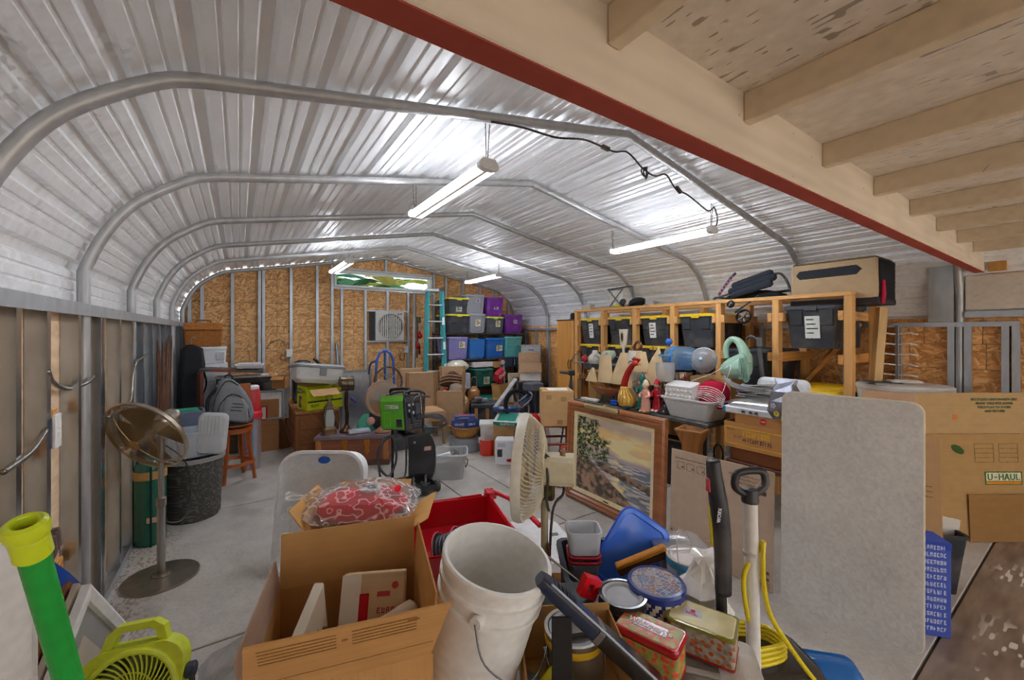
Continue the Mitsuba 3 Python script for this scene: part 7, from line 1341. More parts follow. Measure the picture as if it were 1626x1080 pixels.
# white bucket
t = Th('crate_stand', 'grey storage crate the white bucket stands on', 'crate', (.56, 1.06, 0), 20); t.p('body', tub(.30, .30, .54, .95, .95), '77797c', 'pl', 30); t.p('lid', bb(-.16, .16, -.16, .16, .535, .56, .005), '6a6c70', 'pl', 0)
t = Th('white_bucket', 'large empty white plastic bucket with wire handle beside the moving box', 'bucket', (.552, 1.045, .605), 34, M=rot('x', 14) @ rot('z', 0))
H = .385
t.p('body', lathe([(0, 0), (.122, 0), (.127, .006), (.142, H - .11), (.150, H - .108), (.150, H - .098), (.143, H - .096), (.1445, H - .065), (.153, H - .063), (.153, H - .052), (.146, H - .05), (.147, H - .025), (.155, H - .022), (.156, H - .004), (.152, H), (.144, H), (.141, H - .03), (.124, .02), (.12, .008), (0, .006)], 48), 'dadad6', 'pl', 30)
t.p('bottom_ring', lathe([(.028, .006), (.034, .006), (.034, .010), (.028, .010)], 28, True), 'c4c5c2', 'pl', 30); t.p('bottom_lettering', tf(text('HDPE', .022, True, .002), tr(0, 0, .0065)), 'b9bab8', 'pl', 0)
for s in (-1, 1): t.p('handle_ear', mv(tf(cyl(.019, .02, n=16, b=.004), rot('y', 90 * s)), s * .138, -.03, H - .085), 'd2d3d0', 'pl', 30)
t.p('wire_handle', tube(smooth_path([(-.158, -.03, H - .085), (-.165, -.08, H - .16), (-.11, -.165, H - .215), (.0, -.19, H - .235), (.10, -.168, H - .215), (.158, -.08, H - .16), (.158, -.03, H - .085)]), .0024, 6), '6f7173', 'me', True)
# lime fan, green tube, brush, frames (left)
t = Th('fan_crate', 'grey crate under the lime portable fan', 'crate', (-.27, 1.84, 0), 10); t.p('body', tub(.30, .26, .21, .95, .95), '55585c', 'pl', 30); t.p('lid', bb(-.155, .155, -.135, .135, .205, .222, .004), '4a4d50', 'pl', 0)
t = Th('portable_fan', 'lime green portable fan with carrying handle at the front left', 'fan', (-.31, 1.84, .222), -14, M=rot('x', -16) @ sc(.86, .86, .86))
LM = 'c3cf2a'
o = rr(.34, .34, .09, 0, 6, 0, .18)[:, :2]
face = sg.Polygon(o).difference(sg.Point(0, .18).buffer(.145, 32))
t.p('shell', tf(prism(face, .09), tr(0, .045, 0), rot('x', 90)), LM, 'pl', 30)
t.p('bezel', tf(lathe([(.142, 0), (.165, 0), (.160, .012), (.150, .016), (.142, .010)], 44, True), tr(0, -.045, .18), rot('x', 90)), 'cbd738', 'pl', 30)
hd = sg.Polygon([(-.12, .32), (-.10, .40), (-.07, .425), (.05, .425), (.085, .40), (.11, .32)]).difference(sg.Polygon([(-.085, .335), (-.07, .385), (-.055, .40), (.04, .40), (.06, .385), (.075, .335)]))
t.p('handle', tf(prism(hd, .05), tr(0, .025, 0), rot('x', 90)), LM, 'pl', 30)
for k in range(40):
    a0 = 2 * math.pi * k / 40
    t.p('grille_vane', tf(tube([(R * math.cos(a0 + (R - .04) * 6), R * math.sin(a0 + (R - .04) * 6), .004 + .012 * math.sin(math.pi * R / .15)) for R in np.linspace(.045, .146, 7)], [.0035] * 7, 5), tr(0, -.045, .18), rot('x', 90)), 'c9d535', 'pl', True)
t.p('grille_ring', tf(tube(circ(.085, .014, 36), .003, 5, True), tr(0, -.045, .18), rot('x', 90)), 'c9d535', 'pl', True)
t.p('hub_cap', tf(lathe([(.046, 0), (.05, .008), (.045, .018), (0, .02)], 28), tr(0, -.045, .18), rot('x', 90)), 'bcc830', 'pl', 30); t.p('badge', tf(bb(-.022, .022, -.008, .008, .02, .022), tr(0, -.045, .18), rot('x', 90)), '3a3f48', 'pl', 0)
for k in range(5): t.p('blade', tf(sheet(lambda u, v: ((.03 + .10 * v) * np.cos(1.257 * k + (u - .5) * .9), (.03 + .10 * v) * np.sin(1.257 * k + (u - .5) * .9), -.03 + .025 * (u - .5)), 6, 5, .002), tr(0, -.045, .18), rot('x', 90)), '5d6420', 'pl', 40)
t.p('back_grille', tf(cyl(.146, .004, z=-.088, n=36), tr(0, -.045, .18), rot('x', 90)), '4a5018', 'pl', 0)
t.p('tilt_knob', tf(cyl(.030, .035, n=20, b=.006), tr(.17, 0, .21), rot('y', 90)), '2b3142', 'pl', 30, label='dark blue tilt knob'); t.p('stand', tube(smooth_path([(-.19, .0, .20), (-.2, .03, .02), (-.17, .05, .012), (.17, .05, .012), (.2, .03, .02), (.19, .0, .20)]), .011, 7), '2a2d33', 'pl', True)
t = Th('foam_tube', 'long bright green tube with a lime ring cap leaning at the left edge', 'tube', (-.159, 1.282, 0))
ax = np.array([-.085, -.443, 1.334]); L = float(np.linalg.norm(ax)); zz = ax / L
xx = np.cross([0, 1, 0], zz); xx /= np.linalg.norm(xx); yy = np.cross(zz, xx)
AX = np.eye(4); AX[:3, 0], AX[:3, 1], AX[:3, 2] = xx, yy, zz
t.p('tube', tf(cyl(.0165, L - .045, n=28, b=.003), AX), '1e9a3c', 'pl', 30)
t.p('cap', tf(lathe([(r_ * .8, L + z_) for r_, z_ in ((.020, -.055), (.0255, -.05), (.0255, -.024), (.024, -.020), (.029, -.014), (.0305, -.004), (.0285, .004), (.023, .008), (.018, .006), (.0145, 0), (.014, -.03), (0, -.03))], 36), AX), 'c6d92a', 'gl', 30, label='lime ring cap')
t.p('cap_core', tf(cyl(.0112, .004, z=L - .012, n=24), AX), '8a6a50', 'mt', 0)
t = Th('cabinet_board', 'white painted cabinet panel standing at the far left edge', 'panel', (-.50, 1.24, 0), 62); t.p('board', bb(-.2, .2, -.012, .012, .0, 1.17, .004), 'dcdad6', 'pl', 0); t.p('edge_strip', bb(.195, .205, -.016, .016, 0, .98, .003), 'c4c2be', 'pl', 0)
t = Th('snow_brush', 'snow brush with brown bristle head and blue scraper by the left studs', 'brush', (-.555, 2.16, -.09), 0)
ba, bb_ = np.array([.02, -.22, .93]), np.array([.075, .42, .28])
t.p('handle', tube([tuple(ba + (bb_ - ba) * q) for q in (0.3, 1.5)], .016, 8), '2350b0', 'pl', True)
t.p('scraper', tube([tuple(ba + (bb_ - ba) * q) for q in (.10, .3, .7, 1.05)], [.052, .056, .05, .04], 4), '2a58c2', 'pl', 20, label='blue scraper')
t.p('head', tf(bb(-.022, .022, -.085, .085, -.02, .02, .006), tr(*ba), rot('x', 18)), '3f3836', 'pl', 0)
for k in range(9): t.p('bristle_tuft', tf(bb(-.020, .035, -.0085, .0085, .015, .085, .003), tr(*ba), rot('x', 18), tr(0, -.076 + .019 * k, 0)), '5a4c48' if k % 2 else '6b5c56', 'cl', 0)
u_, v_ = np.array([.103, .657, -.745]), np.array([-.155, -.775, -.62]); u_ /= np.linalg.norm(u_); v_ -= u_ * (u_ @ v_); v_ /= np.linalg.norm(v_)
FM = np.eye(4); FM[:3, 0], FM[:3, 1], FM[:3, 2] = u_, np.cross(-v_, u_), -v_; FM[:3, 3] = np.array([-.44, 2.0, .725]) + .25 * u_ + .56 * v_
t = Th('picture', 'white picture frame with grey mat balanced on one corner behind the lime fan', 'picture', M=FM)
t.p('frame', rect_frame(.50, .56, [(0, .012), (0, -.012), (.01, -.016), (.04, -.012), (.045, .0), (.045, .012)]), 'dad9d8', 'pl', 0); t.p('mat', bb(-.205, .205, .0, .005, .045, .515), '8d8a88', 'mt', 0); t.p('picture', bb(-.13, .13, -.002, .002, .11, .44), 'b5a79c', 'mt', 0)
for k in range(3):
    t = Th('picture', f'thin edged frame stacked behind the white frame at the left wall, {["first", "second", "third"][k]} behind', 'picture', M=FM @ tr(-.01 * k, .03 + .026 * k, .012 * k)); t.p('frame', rect_frame(.5, .57, [(0, .008), (0, -.008), (.03, -.008), (.03, .008)]), ['b0a494', '7d4f30', 'c9c6c0'][k], 'wd', 0); t.p('picture', bb(-.22, .22, -.002, .003, .03, .54), ['8d877e', '6b5a48', 'a9a6a2'][k], 'mt', 0)
t = Th('plastic_scrap', 'crumpled clear plastic bag lying on the floor right of the lime fan', 'bag', (-.02, 2.28, 0), 0); t.p('', bump(loft([rr(a, b, .05, z, 8) for z, a, b in ((0, .26, .2), (.05, .27, .2), (.11, .2, .14), (.16, .08, .05))]), .04, 12, 4), 'd9dfe0', 'film', 0)
# steel pedestal fan
t = Th('steel_fan', 'brushed steel pedestal fan with mesh guard standing near the left wall', 'fan', (-.42, 3.48, 0))
t.p('base', lathe([(0, .02), (.05, .022), (.10, .016), (.20, .014), (.205, .004), (.205, 0), (0, 0)], 40), 'a59a8c', 'me', 30); t.p('base_collar', lathe([(.045, .018), (.05, .03), (.024, .035), (.022, .06), (0, .06)], 24), '9a8f80', 'me', 30)
t.p('pole', tube([(0, 0, .03), (0, 0, .50)], .022, 14), 'a8a4a0', 'me', True); t.p('upper_pole', tube([(0, 0, .45), (0, 0, .90)], .016, 12), 'b5b1ac', 'me', True); t.p('collar', cyl(.028, .06, z=.47, n=18, b=.005), '9d9894', 'me', 30)
fr_ = np.array([math.cos(YAW), -math.sin(YAW), 0]); ff = np.array([math.sin(YAW), math.cos(YAW), 0])
zx = -fr_ * .04 - ff * .85 + np.array([0, 0, -.42]); zx /= np.linalg.norm(zx)      # towards the front guard
x_ = np.cross([0, 0, 1.0], zx); x_ /= np.linalg.norm(x_); y_ = np.cross(zx, x_)
SF = np.eye(4); SF[:3, 0], SF[:3, 1], SF[:3, 2] = x_, y_, zx; SF[:3, 3] = (-.07, -.01, .94)
t.p('rim', tf(lathe([(.245, -.012), (.256, -.012), (.258, .012), (.245, .012)], 48, True), SF), 'bdb3a2', 'me', 30)
fgr = [.03, .08, .14, .2, .245]; fz_ = [.085, .08, .068, .045, .012]
t.p('front_wire', tf(cat(*[tube(circ(R, float(np.interp(R, fgr, fz_)), 36), .0013, 4, True) for R in np.linspace(.04, .245, 26)]), SF), 'a98e68', 'me', True, kind='stuff')
t.p('rear_wire', tf(cat(*[tube(circ(R, -float(np.interp(R, fgr, [.11, .105, .095, .06, .012])), 32), .0013, 4, True) for R in np.linspace(.06, .245, 18)]), SF), '9a8264', 'me', True, kind='stuff')
for k in range(4): a = math.pi / 2 * k + .5; t.p('guard_rib', tf(tube([(R * math.cos(a), R * math.sin(a), float(np.interp(R, fgr, fz_)) + .002) for R in np.linspace(.03, .25, 8)], .0035, 5), SF), 'c2b08e', 'me', True)
for k in range(6): a = math.pi / 3 * k; t.p('rear_rib', tf(tube([(R * math.cos(a), R * math.sin(a), -float(np.interp(R, fgr, [.11, .105, .095, .06, .012]))) for R in np.linspace(.05, .25, 8)], .003, 5), SF), '9a8264', 'me', True)
t.p('front_badge', tf(cyl(.035, .006, z=.085, n=24), SF), 'b59a6a', 'me', 30)
for k in range(4): a = math.pi / 2 * k; t.p('blade', tf(sheet(lambda u, v: ((.03 + .18 * v) * np.cos(a + (u - .5) * 1.0), (.03 + .18 * v) * np.sin(a + (u - .5) * 1.0), -.02 + .04 * (u - .5)), 8, 7, .002), SF), '8a7354', 'me', 40)
t.p('motor', tf(lathe([(0, -.25), (.03, -.245), (.055, -.21), (.06, -.14), (.05, -.10), (0, -.10)], 24), SF), 'b5ada0', 'me', 40); t.p('neck', tube([(0, 0, .86), (-.0, .01, .93), tuple((SF @ np.array([0, 0, -.15, 1]))[:3])], .014, 8), 'a8a29a', 'me', True)
t.p('power_cord', tube(smooth_path([(.02, .02, .86), (.12, .10, .70), (.14, .12, .45), (.10, .1, .32), (.03, .05, .34), (.02, .02, .40)]), .004, 5), '2b2926', 'pl', True)
t = Th('tree_bag', 'rolled dark green bag with tan bands standing against the left wall', 'bag', (-.56, 4.12, 0)); t.p('roll', bump(lathe([(0, 0), (.085, 0), (.095, .02), (.095, .50), (.088, .53), (.09, .60), (.06, .64), (0, .64)], 24), .003, 12), '1a5a48', 'gl', 40); t.p('tan_band', lathe([(.096, .50), (.1, .50), (.1, .56), (.094, .56)], 24, True), 'b08a58', 'cl', 30, label='tan band'); t.p('print_mark', tf(bb(-.04, .03, -.003, .0, .18, .22), tr(.03, -.094, 0)), 'c9a58a', 'mt', 0); t.p('strap', bb(.01, .022, -.102, -.094, .0, .6), '123a30', 'cl', 0)
t = Th('tree_bag', 'second darker green rolled bag hidden behind the banded one', 'bag', (-.60, 4.32, 0)); t.p('roll', lathe([(0, 0), (.07, 0), (.08, .02), (.08, .58), (.05, .62), (0, .62)], 20), '12382f', 'gl', 40); t.p('strap', bb(-.01, .01, -.088, -.08, .0, .58), '0e2a24', 'cl', 0)
# red wagon, clear tote, bag
t = Th('red_wagon', 'red steel utility wagon behind the white bucket', 'wagon', (1.12, 2.38, 0), -15)
RD = 'b8101e'
w, d = .72, .74
for m in (bb(-w / 2, w / 2, -d / 2, -d / 2 + .012, .20, .38, .002), bb(-w / 2, w / 2, d / 2 - .012, d / 2, .20, .38, .002), bb(-w / 2, -w / 2 + .012, -d / 2, d / 2, .20, .38, .002), bb(w / 2 - .012, w / 2, -d / 2, d / 2, .20, .38, .002)): t.p('side_panel', m, RD, 'gl', 0)
t.p('floor', bb(-w / 2, w / 2, -d / 2, d / 2, .19, .20), '8e0d18', 'gl', 0)
t.p('rim', cat(tube([(x, y, .385) for x, y in ((-w / 2, -d / 2), (w / 2, -d / 2), (w / 2, d / 2), (-w / 2, d / 2))], .011, 6, True)), 'c41624', 'gl', True)
t.p('handle', tube(smooth_path([(w / 2 + .02, d / 2 + .03, .40), (w / 2 + .12, d / 2 - .25, .41), (w / 2 + .16, -.25, .40)]), .016, 8), RD, 'gl', True); t.p('handle_bracket', bb(w / 2 - .02, w / 2 + .05, d / 2 - .05, d / 2 + .05, .36, .41, .004), RD, 'gl', 0); t.p('bolt', cat(*[mv(cyl(.010, .012, n=8), w / 2 - .05, d / 2 - .03 + .03 * q, .385) for q in range(2)]), 'b5b7b9', 'me', 0)
for x in (-.3, .3):
    for y in (-.3, .3): t.p('wheel', tf(lathe([(.04, -.03), (.095, -.03), (.1, 0), (.095, .03), (.04, .03)], 20, True), tr(x, y, .1), rot('y', 90)), '1c1c1e', 'pl', 30)
t.p('axle', cat(*[tube([(-.3, y, .1), (.3, y, .1)], .012, 6) for y in (-.3, .3)], *[bb(-.02, .02, y - .02, y + .02, .1, .19) for y in (-.3, .3)]), '3a3a3c', 'me', 0)
t = Th('cable_reel', 'dark cable reel with pink edging lying in the red wagon', 'cable reel', (1.02, 2.16, .205), 30)
RR = tr(0, 0, .125) @ rot('x', 68) @ rot('y', 18)
for z in (-.06, .055): k = t.p('flange', tf(lathe([(.02, 0), (.12, 0), (.12, .006), (.02, .006)], 32, True), RR @ tr(0, 0, z)), '2d2a2c', 'pl', 30); t.p(k + '__edge', tf(tube(circ(.12, .003, 32), .005, 6, True), RR @ tr(0, 0, z)), 'b8505e', 'pl', True)
t.p('wound_cable', tf(cat(*[tube(circ(.06 + .016 * q, -.045 + .022 * j, 24), .010, 6, True) for q in range(3) for j in range(5)]), RR), '3a3d48', 'pl', True, kind='stuff'); t.p('hub', tf(cyl(.03, .16, z=-.08, n=18), RR), '8a8c90', 'me', 30)
t.p('loose_cable', tube(smooth_path([(-.1, -.05, .12), (-.16, -.08, .08), (-.12, -.14, .03), (-.02, -.13, .02), (.08, -.1, .03)]), .009, 6), '484c58', 'pl', True)
t = Th('plastic_table', 'large white rounded plastic table top on the floor right of the red wagon', 'table', (1.72, 2.25, 0), -18); t.p('panel', loft([rr(.46, .60, .12, .0, 6), rr(.48, .62, .13, .015, 6), rr(.47, .61, .13, .16, 6), rr(.40, .54, .10, .18, 6)]), 'd9dadb', 'pl', 30); t.p('slot', bb(.10, .16, -.02, .02, .178, .182), '6a6c6e', 'mt', 0)
t = Th('underbed_tote', 'long translucent white tote standing on end behind the moving box', 'storage tote', (.42, 2.92, 0), -34, M=rot('x', -8))
BX = tr(0, .02, .40) @ rot('x', 90)
t.p('shell', tf(loft([rr(.53, .77, .12, -.10, 6), rr(.56, .80, .14, .03, 6), rr(.58, .82, .15, .035, 6), rr(.58, .82, .15, .05, 6), rr(.54, .78, .13, .05, 6), rr(.50, .74, .11, -.08, 6)]), BX), 'e4e8ea', 'pl', 30)
t.p('sticker', tf(cyl(.034, .002, z=.051, n=24), BX @ tr(.02, .35, 0) @ sc(1.2, .7, 1)), '28509a', 'mt', 0, label='blue oval sticker')
for z in (-.12, .0, .12): t.p('grip_mark', tf(bb(-.22, -.15, z - .006, z + .006, .045, .056, .002), BX), 'e8ecee', 'pl', 0)
t = Th('flap_carton', 'tan carton with open flaps under the clear red bag', 'cardboard box', (.56, 2.26, 0), -30)
w, d, h = .42, .36, .58
t.p('body', cat(bb(-w / 2, w / 2, -d / 2, -d / 2 + .005, 0, h), bb(-w / 2, w / 2, d / 2 - .005, d / 2, 0, h), bb(-w / 2, -w / 2 + .005, -d / 2, d / 2, 0, h), bb(w / 2 - .005, w / 2, -d / 2, d / 2, 0, h), bb(-w / 2, w / 2, -d / 2, d / 2, 0, .006)), 'b58850', 'cb', 0)
for i, a in enumerate((70, 60, 30, 35)):
    L, F = (w, .16) if i % 2 == 0 else (d, .18); off = d / 2 if i % 2 == 0 else w / 2
    t.p('flap', tf(tf(bb(-L / 2 + .003, L / 2 - .003, -.002, .002, 0, F), rot('x', a)), rot('z', 90 * i), tr(0, -off + .002, h)), 'c0935a', 'cb', 0)
t = Th('clear_red_bag', 'clear plastic bag of red fabric and fittings on the open tan carton', 'bag', (.56, 2.27, .625), -30, M=sc(1.1, 1.1, 1.15))
t.p('red_fabric', bump(loft([rr(a, b, .08, z, 8) for z, a, b in ((.0, .32, .20), (.04, .42, .25), (.075, .36, .21), (.105, .2, .12))]), .018, 9, 3), 'd01424', 'cl', 60)
t.p('white_fitting', cat(tube(smooth_path([(-.02, .0, .12), (.02, -.05, .125), (.08, -.04, .12), (.06, .02, .125)]), .012, 6), tube(smooth_path([(.0, .05, .11), (.07, .07, .11), (.12, .03, .10)]), .010, 6)), 'd5d7d6', 'gl', True); t.p('dark_fitting', sph(.03, .02, .0, .115, 12, 1.3, 1, .6), '4a4f58', 'gl', True); t.p('red_patch', bump(bb(.10, .18, -.05, .03, .08, .12, .02), .01, 14), 'c01020', 'cl', 60)
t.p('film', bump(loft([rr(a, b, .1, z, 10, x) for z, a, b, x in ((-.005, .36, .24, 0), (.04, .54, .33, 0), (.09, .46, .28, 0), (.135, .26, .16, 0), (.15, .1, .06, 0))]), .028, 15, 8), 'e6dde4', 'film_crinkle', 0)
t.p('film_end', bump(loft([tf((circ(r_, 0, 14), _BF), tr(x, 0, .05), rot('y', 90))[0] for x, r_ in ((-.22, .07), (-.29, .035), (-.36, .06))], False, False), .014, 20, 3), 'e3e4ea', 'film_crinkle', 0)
# ---- right foreground heap
t = Th('crate_support', 'tall grey crate under the printer in the right foreground', 'crate', (1.17, .76, 0), -50); t.p('body', tub(.46, .40, .34, .95, .95), '6b6d70', 'pl', 30); t.p('lid', bb(-.24, .24, -.21, .21, .33, .352, .005), '5d5f62', 'pl', 0)
t = Th('printer', 'white and grey desktop printer beneath the decorated tins', 'printer', (1.17, .76, .354), -52)
t.p('body', loft([rr(.46, .36, .02, 0, 3), rr(.47, .37, .02, .02, 3), rr(.47, .37, .02, .15, 3), rr(.45, .35, .03, .19, 3)]), 'd4d2cc', 'pl', 0); t.p('front_panel', bb(-.22, .22, -.189, -.18, .02, .13, .003), '8d8478', 'pl', 0); t.p('top_tray', bb(-.20, .10, -.14, .12, .189, .196, .003), '77726a', 'pl', 0, label='dark grey top tray'); t.p('tray_ridge', bb(-.2, .1, -.03, -.01, .196, .204, .002), '9a958c', 'pl', 0)
for k in range(7): t.p('vent_slot', bb(.13 + .012 * k, .136 + .012 * k, -.17, -.12, .186, .191), '3a3834', 'mt', 0)
t.p('cable', tube(smooth_path([(-.02, -.1, .2), (.06, -.14, .205), (.10, -.2, .18), (.1, -.22, .05)]), .005, 6), '2a2a2c', 'pl', True)
def t_floral(p, n, uv):
    top = dr.abs(n.z) > 0.6
    d1, d2, r = voronoi(dr.select(top, p.x, (p.x - p.y) * .8) * 58, dr.select(top, p.y, p.z) * 58)
    f = smoothstep(.50, .38, d1) * dr.select(r < 0.62, 1.0, 0.0)
    c = mix((0.42, 0.36, 0.10), (0.17, 0.20, 0.04), noise(p.x * 60, p.y * 60, p.z * 60))
    return mix(c, mix((0.52, 0.03, 0.02), (0.68, 0.14, 0.07), noise(p.x * 140, p.y * 140, p.z * 140)), f)
def t_leafy(p, n, uv):
    top = dr.abs(n.z) > 0.6
    d1, d2, r = voronoi(dr.select(top, p.x, (p.x - p.y) * .8) * 60, dr.select(top, p.y, p.z) * 60)
    c = mix((0.42, 0.37, 0.30), (0.16, 0.13, 0.10), noise(p.x * 70, p.y * 70, p.z * 70))
    return mix(c, mix((0.30, 0.05, 0.012), (0.40, 0.12, 0.04), noise(p.x * 120, p.y * 120, p.z * 120)), smoothstep(.46, .36, d1) * dr.select(r < 0.6, 1.0, 0.0))
def t_mosaic(p, n, uv):
    d1, d2, r = voronoi(p.x * 62, p.y * 62)
    c = dr.select(r < .35, mi.Color3f(.22, .07, .03), dr.select(r < .7, mi.Color3f(.24, .20, .19), mi.Color3f(.07, .08, .18)))
    return mix((0.46, 0.46, 0.5), c, smoothstep(.04, .12, d2 - d1))
bs('floral', t_floral, roughness=.4, specular=.5); bs('leafy', t_leafy, roughness=.42, specular=.5); bs('mosaic', t_mosaic, roughness=.5, specular=.5)
zb = .560
t = Th('red_floral_tin', 'rectangular red floral tin lettered in white, frontmost on the printer', 'tin', (1.075, .818, zb), -72)
t.p('body', loft([rr(.185, .10, .012, 0, 3), rr(.19, .105, .014, .004, 3), rr(.19, .105, .014, .085, 3)]), 'b8a040', 'floral', 0); t.p('lid', loft([rr(.198, .113, .016, .094, 3), rr(.198, .113, .016, .104, 3), rr(.19, .105, .014, .112, 3)]), 'a81424', 'gl', 0); t.p('lid_top', loft([rr(.186, .101, .012, .1115, 3), rr(.182, .097, .012, .1145, 3)]), 'b8a040', 'floral', 0); t.p('base_band', loft([rr(.193, .108, .014, 0, 3), rr(.193, .108, .014, .007, 3)]), 'a81424', 'gl', 0)
t.p('name_plate', bb(-.052, .052, -.018, .020, .1145, .1155), '6d1428', 'gl', 0); t.p('lettering', tf(text("Whitman's", .020, True, .0015), tr(0, -.008, .1155)), 'f0e8ea', 'mt', 0)
t = Th('cream_lid_tin', 'tall rectangular tin with cream lid and autumn leaf sides on the printer', 'tin', (1.275, .765, zb), -68)
t.p('body', loft([rr(.20, .125, .012, 0, 3), rr(.20, .125, .012, .09, 3)]), 'c9b9a0', 'leafy', 0); t.p('lid', loft([rr(.206, .131, .014, .088, 3), rr(.206, .131, .014, .098, 3), rr(.196, .121, .012, .098, 3)], True, True), '7d7a2c', 'gl', 0); t.p('lid_top', loft([rr(.192, .117, .012, .0975, 3), rr(.186, .111, .012, .101, 3)]), 'ddd3a0', 'pl', 0, label='cream lid top'); t.p('base_band', loft([rr(.204, .129, .012, 0, 3), rr(.204, .129, .012, .007, 3)]), '9a2418', 'gl', 0)
t.p('price_sticker', tf(bb(-.028, .028, -.02, .02, .101, .1018), tr(-.03, .0, 0), rot('z', 12)), 'c9cad6', 'mt', 0); t.p('sticker_print', tf(cat(mv(cyl(.008, .0006, n=12), -.03, .008, .1018), bb(-.05, -.012, -.012, -.008, .1018, .1023), bb(-.05, -.02, -.004, -.001, .1018, .1023))), 'b84a56', 'mt', 0)
t = Th('round_tin', 'round blue-rimmed cookie tin with mosaic lid and diagonal stripes', 'tin', (1.262, .935, .602), 0)
t.p('body', lathe([(0, 0), (.094, 0), (.097, .003), (.097, .07)], 44), 'd8cdb5', 'gl', 30)
for k in range(18):
    a = 2 * math.pi * k / 18
    t.p('stripe', cat(*[tf(bb(-.0065, .0065, -.0975, -.0965, 0, .0125), tr(0, 0, .004 + .0122 * q), rot('z', math.degrees(a) + 5.2 * q)) for q in range(5)]), ['2c2f6a', '5a4a4a', '2c2f6a'][k % 3], 'gl', 0)
t.p('lid', lathe([(.099, .066), (.103, .068), (.103, .088), (.098, .096), (.088, .097), (.086, .094)], 44), '26387c', 'gl', 30); t.p('lid_top', cyl(.087, .003, z=.092, n=44), 'c9c9cc', 'mosaic', 0)
t = Th('tin_riser', 'flat carton under the round blue-rimmed tin', 'cardboard box', (1.25, .965, .0), -40); t.p('body', bb(-.12, .12, -.09, .09, 0, .60, .004), '6d6258', 'cb', 0); t.p('tape', bb(-.12, .12, -.02, .02, .6, .601), '5a5048', 'gl', 0)
def paint_can(label, at, r, h, body, lid, rz=0, bail=True, lab=None, M=None):
    t = Th('paint_can', label, 'paint can', at, rz, M=M)
    t.p('body', lathe([(0, 0), (r, 0), (r, .004), (r - .002, .006), (r - .002, h - .006), (r + .002, h - .004), (r + .002, h), (r - .008, h), (r - .010, h - .006)], 40), body, 'me' if lab is None else 'gl', 30)
    t.p('lid', lathe([(0, h - .010), (r - .028, h - .010), (r - .022, h - .004), (r - .012, h - .002), (r - .010, h - .008)][::-1], 40), lid, 'pl', 30)
    if lab: t.p('label_wrap', lathe([(r - .0015, .02), (r, .022), (r, h - .03), (r - .0015, h - .028)], 40), lab, 'gl', 30)
    if bail:
        for s in (-1, 1): t.p('bail_ear', mv(tf(cyl(.011, .008, n=14, b=.002), rot('y', 90 * s)), s * r, 0, h * .72), 'a9a9a8', 'me', 30)
        t.p('bail', tube(smooth_path([(-r - .006, 0, h * .72), (-r * .8, -r * .75, h * .45), (0, -r - .012, h * .34), (r * .8, -r * .75, h * .45), (r + .006, 0, h * .72)]), .002, 5), 'a5a5a4', 'me', True)
    return t
t = Th('side_carton', 'open tan carton holding the silver paint can in the right foreground', 'cardboard box', (.80, .87, 0), -30)
t.p('body', cat(bb(-.15, .15, -.15, -.145, 0, .66), bb(-.15, .15, .145, .15, 0, .72), bb(-.15, -.145, -.15, .15, 0, .70), bb(.145, .15, -.15, .15, 0, .70), bb(-.15, .15, -.15, .15, .54, .55), bb(-.15, .15, -.15, .15, 0, .006)), 'a8804f', 'cb', 0); t.p('flap', tf(bb(-.14, .14, -.002, .002, 0, .10), tr(0, -.148, .66), rot('x', 55)), 'b58c58', 'cb', 0)
t = paint_can('open-rimmed silver gallon paint can with yellow band in the carton beside the bucket', (.805, .875, .552), .084, .20, 'b5b0a8', '8d929c', -20)
t.p('yellow_band', lathe([(.0835, .165), (.0850, .167), (.0850, .183), (.0835, .185)], 40), 'd0a528', 'gl', 30, label='yellow band'); t.p('lid_fold', bump(bb(-.05, .06, -.04, .02, .194, .206, .003), .004, 20), '6d645c', 'me', 0)
paint_can('black labelled paint can with pearly grey lid behind the red floral tin', (1.115, .965, .50), .082, .19, '2a2c30', '9a9ca2', 10, True, '26282c')
t = Th('can_riser', 'dark carton under the black labelled paint can', 'cardboard box', (1.115, .965, 0), 10); t.p('body', bb(-.09, .09, -.09, .09, 0, .498, .004), '4a443e', 'cb', 0); t.p('tape', bb(-.09, .09, -.015, .015, .498, .499), '3a352f', 'gl', 0)
t = paint_can('old gallon paint can with blue drips and white lid behind the round tin', (1.56, 1.0, .47), .084, .20, 'c9c4bd', 'd9d0cc', 15, False, 'b9b4ac'); t.p('blue_drip', cat(lathe([(.0845, .165), (.0862, .167), (.0862, .192), (.0845, .194)], 40), *[bb(-.087, -.083, -.02 + .02 * q, -.008 + .02 * q, .12 + .02 * (q % 2), .18) for q in range(2)]), '4a8fb5', 'gl', 30); t.p('rust_drip', cat(*[tf(bb(-.008, .008, -.0885, -.084, z, .19), rot('z', a)) for a, z in ((-60, .13), (-48, .16), (-20, .15))]), '7a3020', 'gl', 0); t.p('bail_up', tube(smooth_path([(-.086, 0, .15), (-.07, .02, .25), (0, .04, .29), (.07, .02, .25), (.086, 0, .15)]), .002, 5), 'd5d2cc', 'me', True)
t = Th('dark_crate', 'dark navy plastic crate behind the decorated tins', 'crate', (1.38, 1.17, 0), -34); t.p('body', tub(.54, .34, .63, .93, .92, .006, .03, .016), '272e3c', 'pl', 30); t.p('rim_notch', cat(*[bb(x - .02, x + .02, -.19, -.17, .57, .602) for x in (-.15, .0, .15)]), '1d222c', 'pl', 0)
t = Th('crate_lining', 'cardboard lining packed in the dark navy crate', 'cardboard', (1.42, 1.16, .008), -34); t.p('', bb(-.22, .22, -.13, .13, 0, .46, .004), '6d5a44', 'cb', 0)
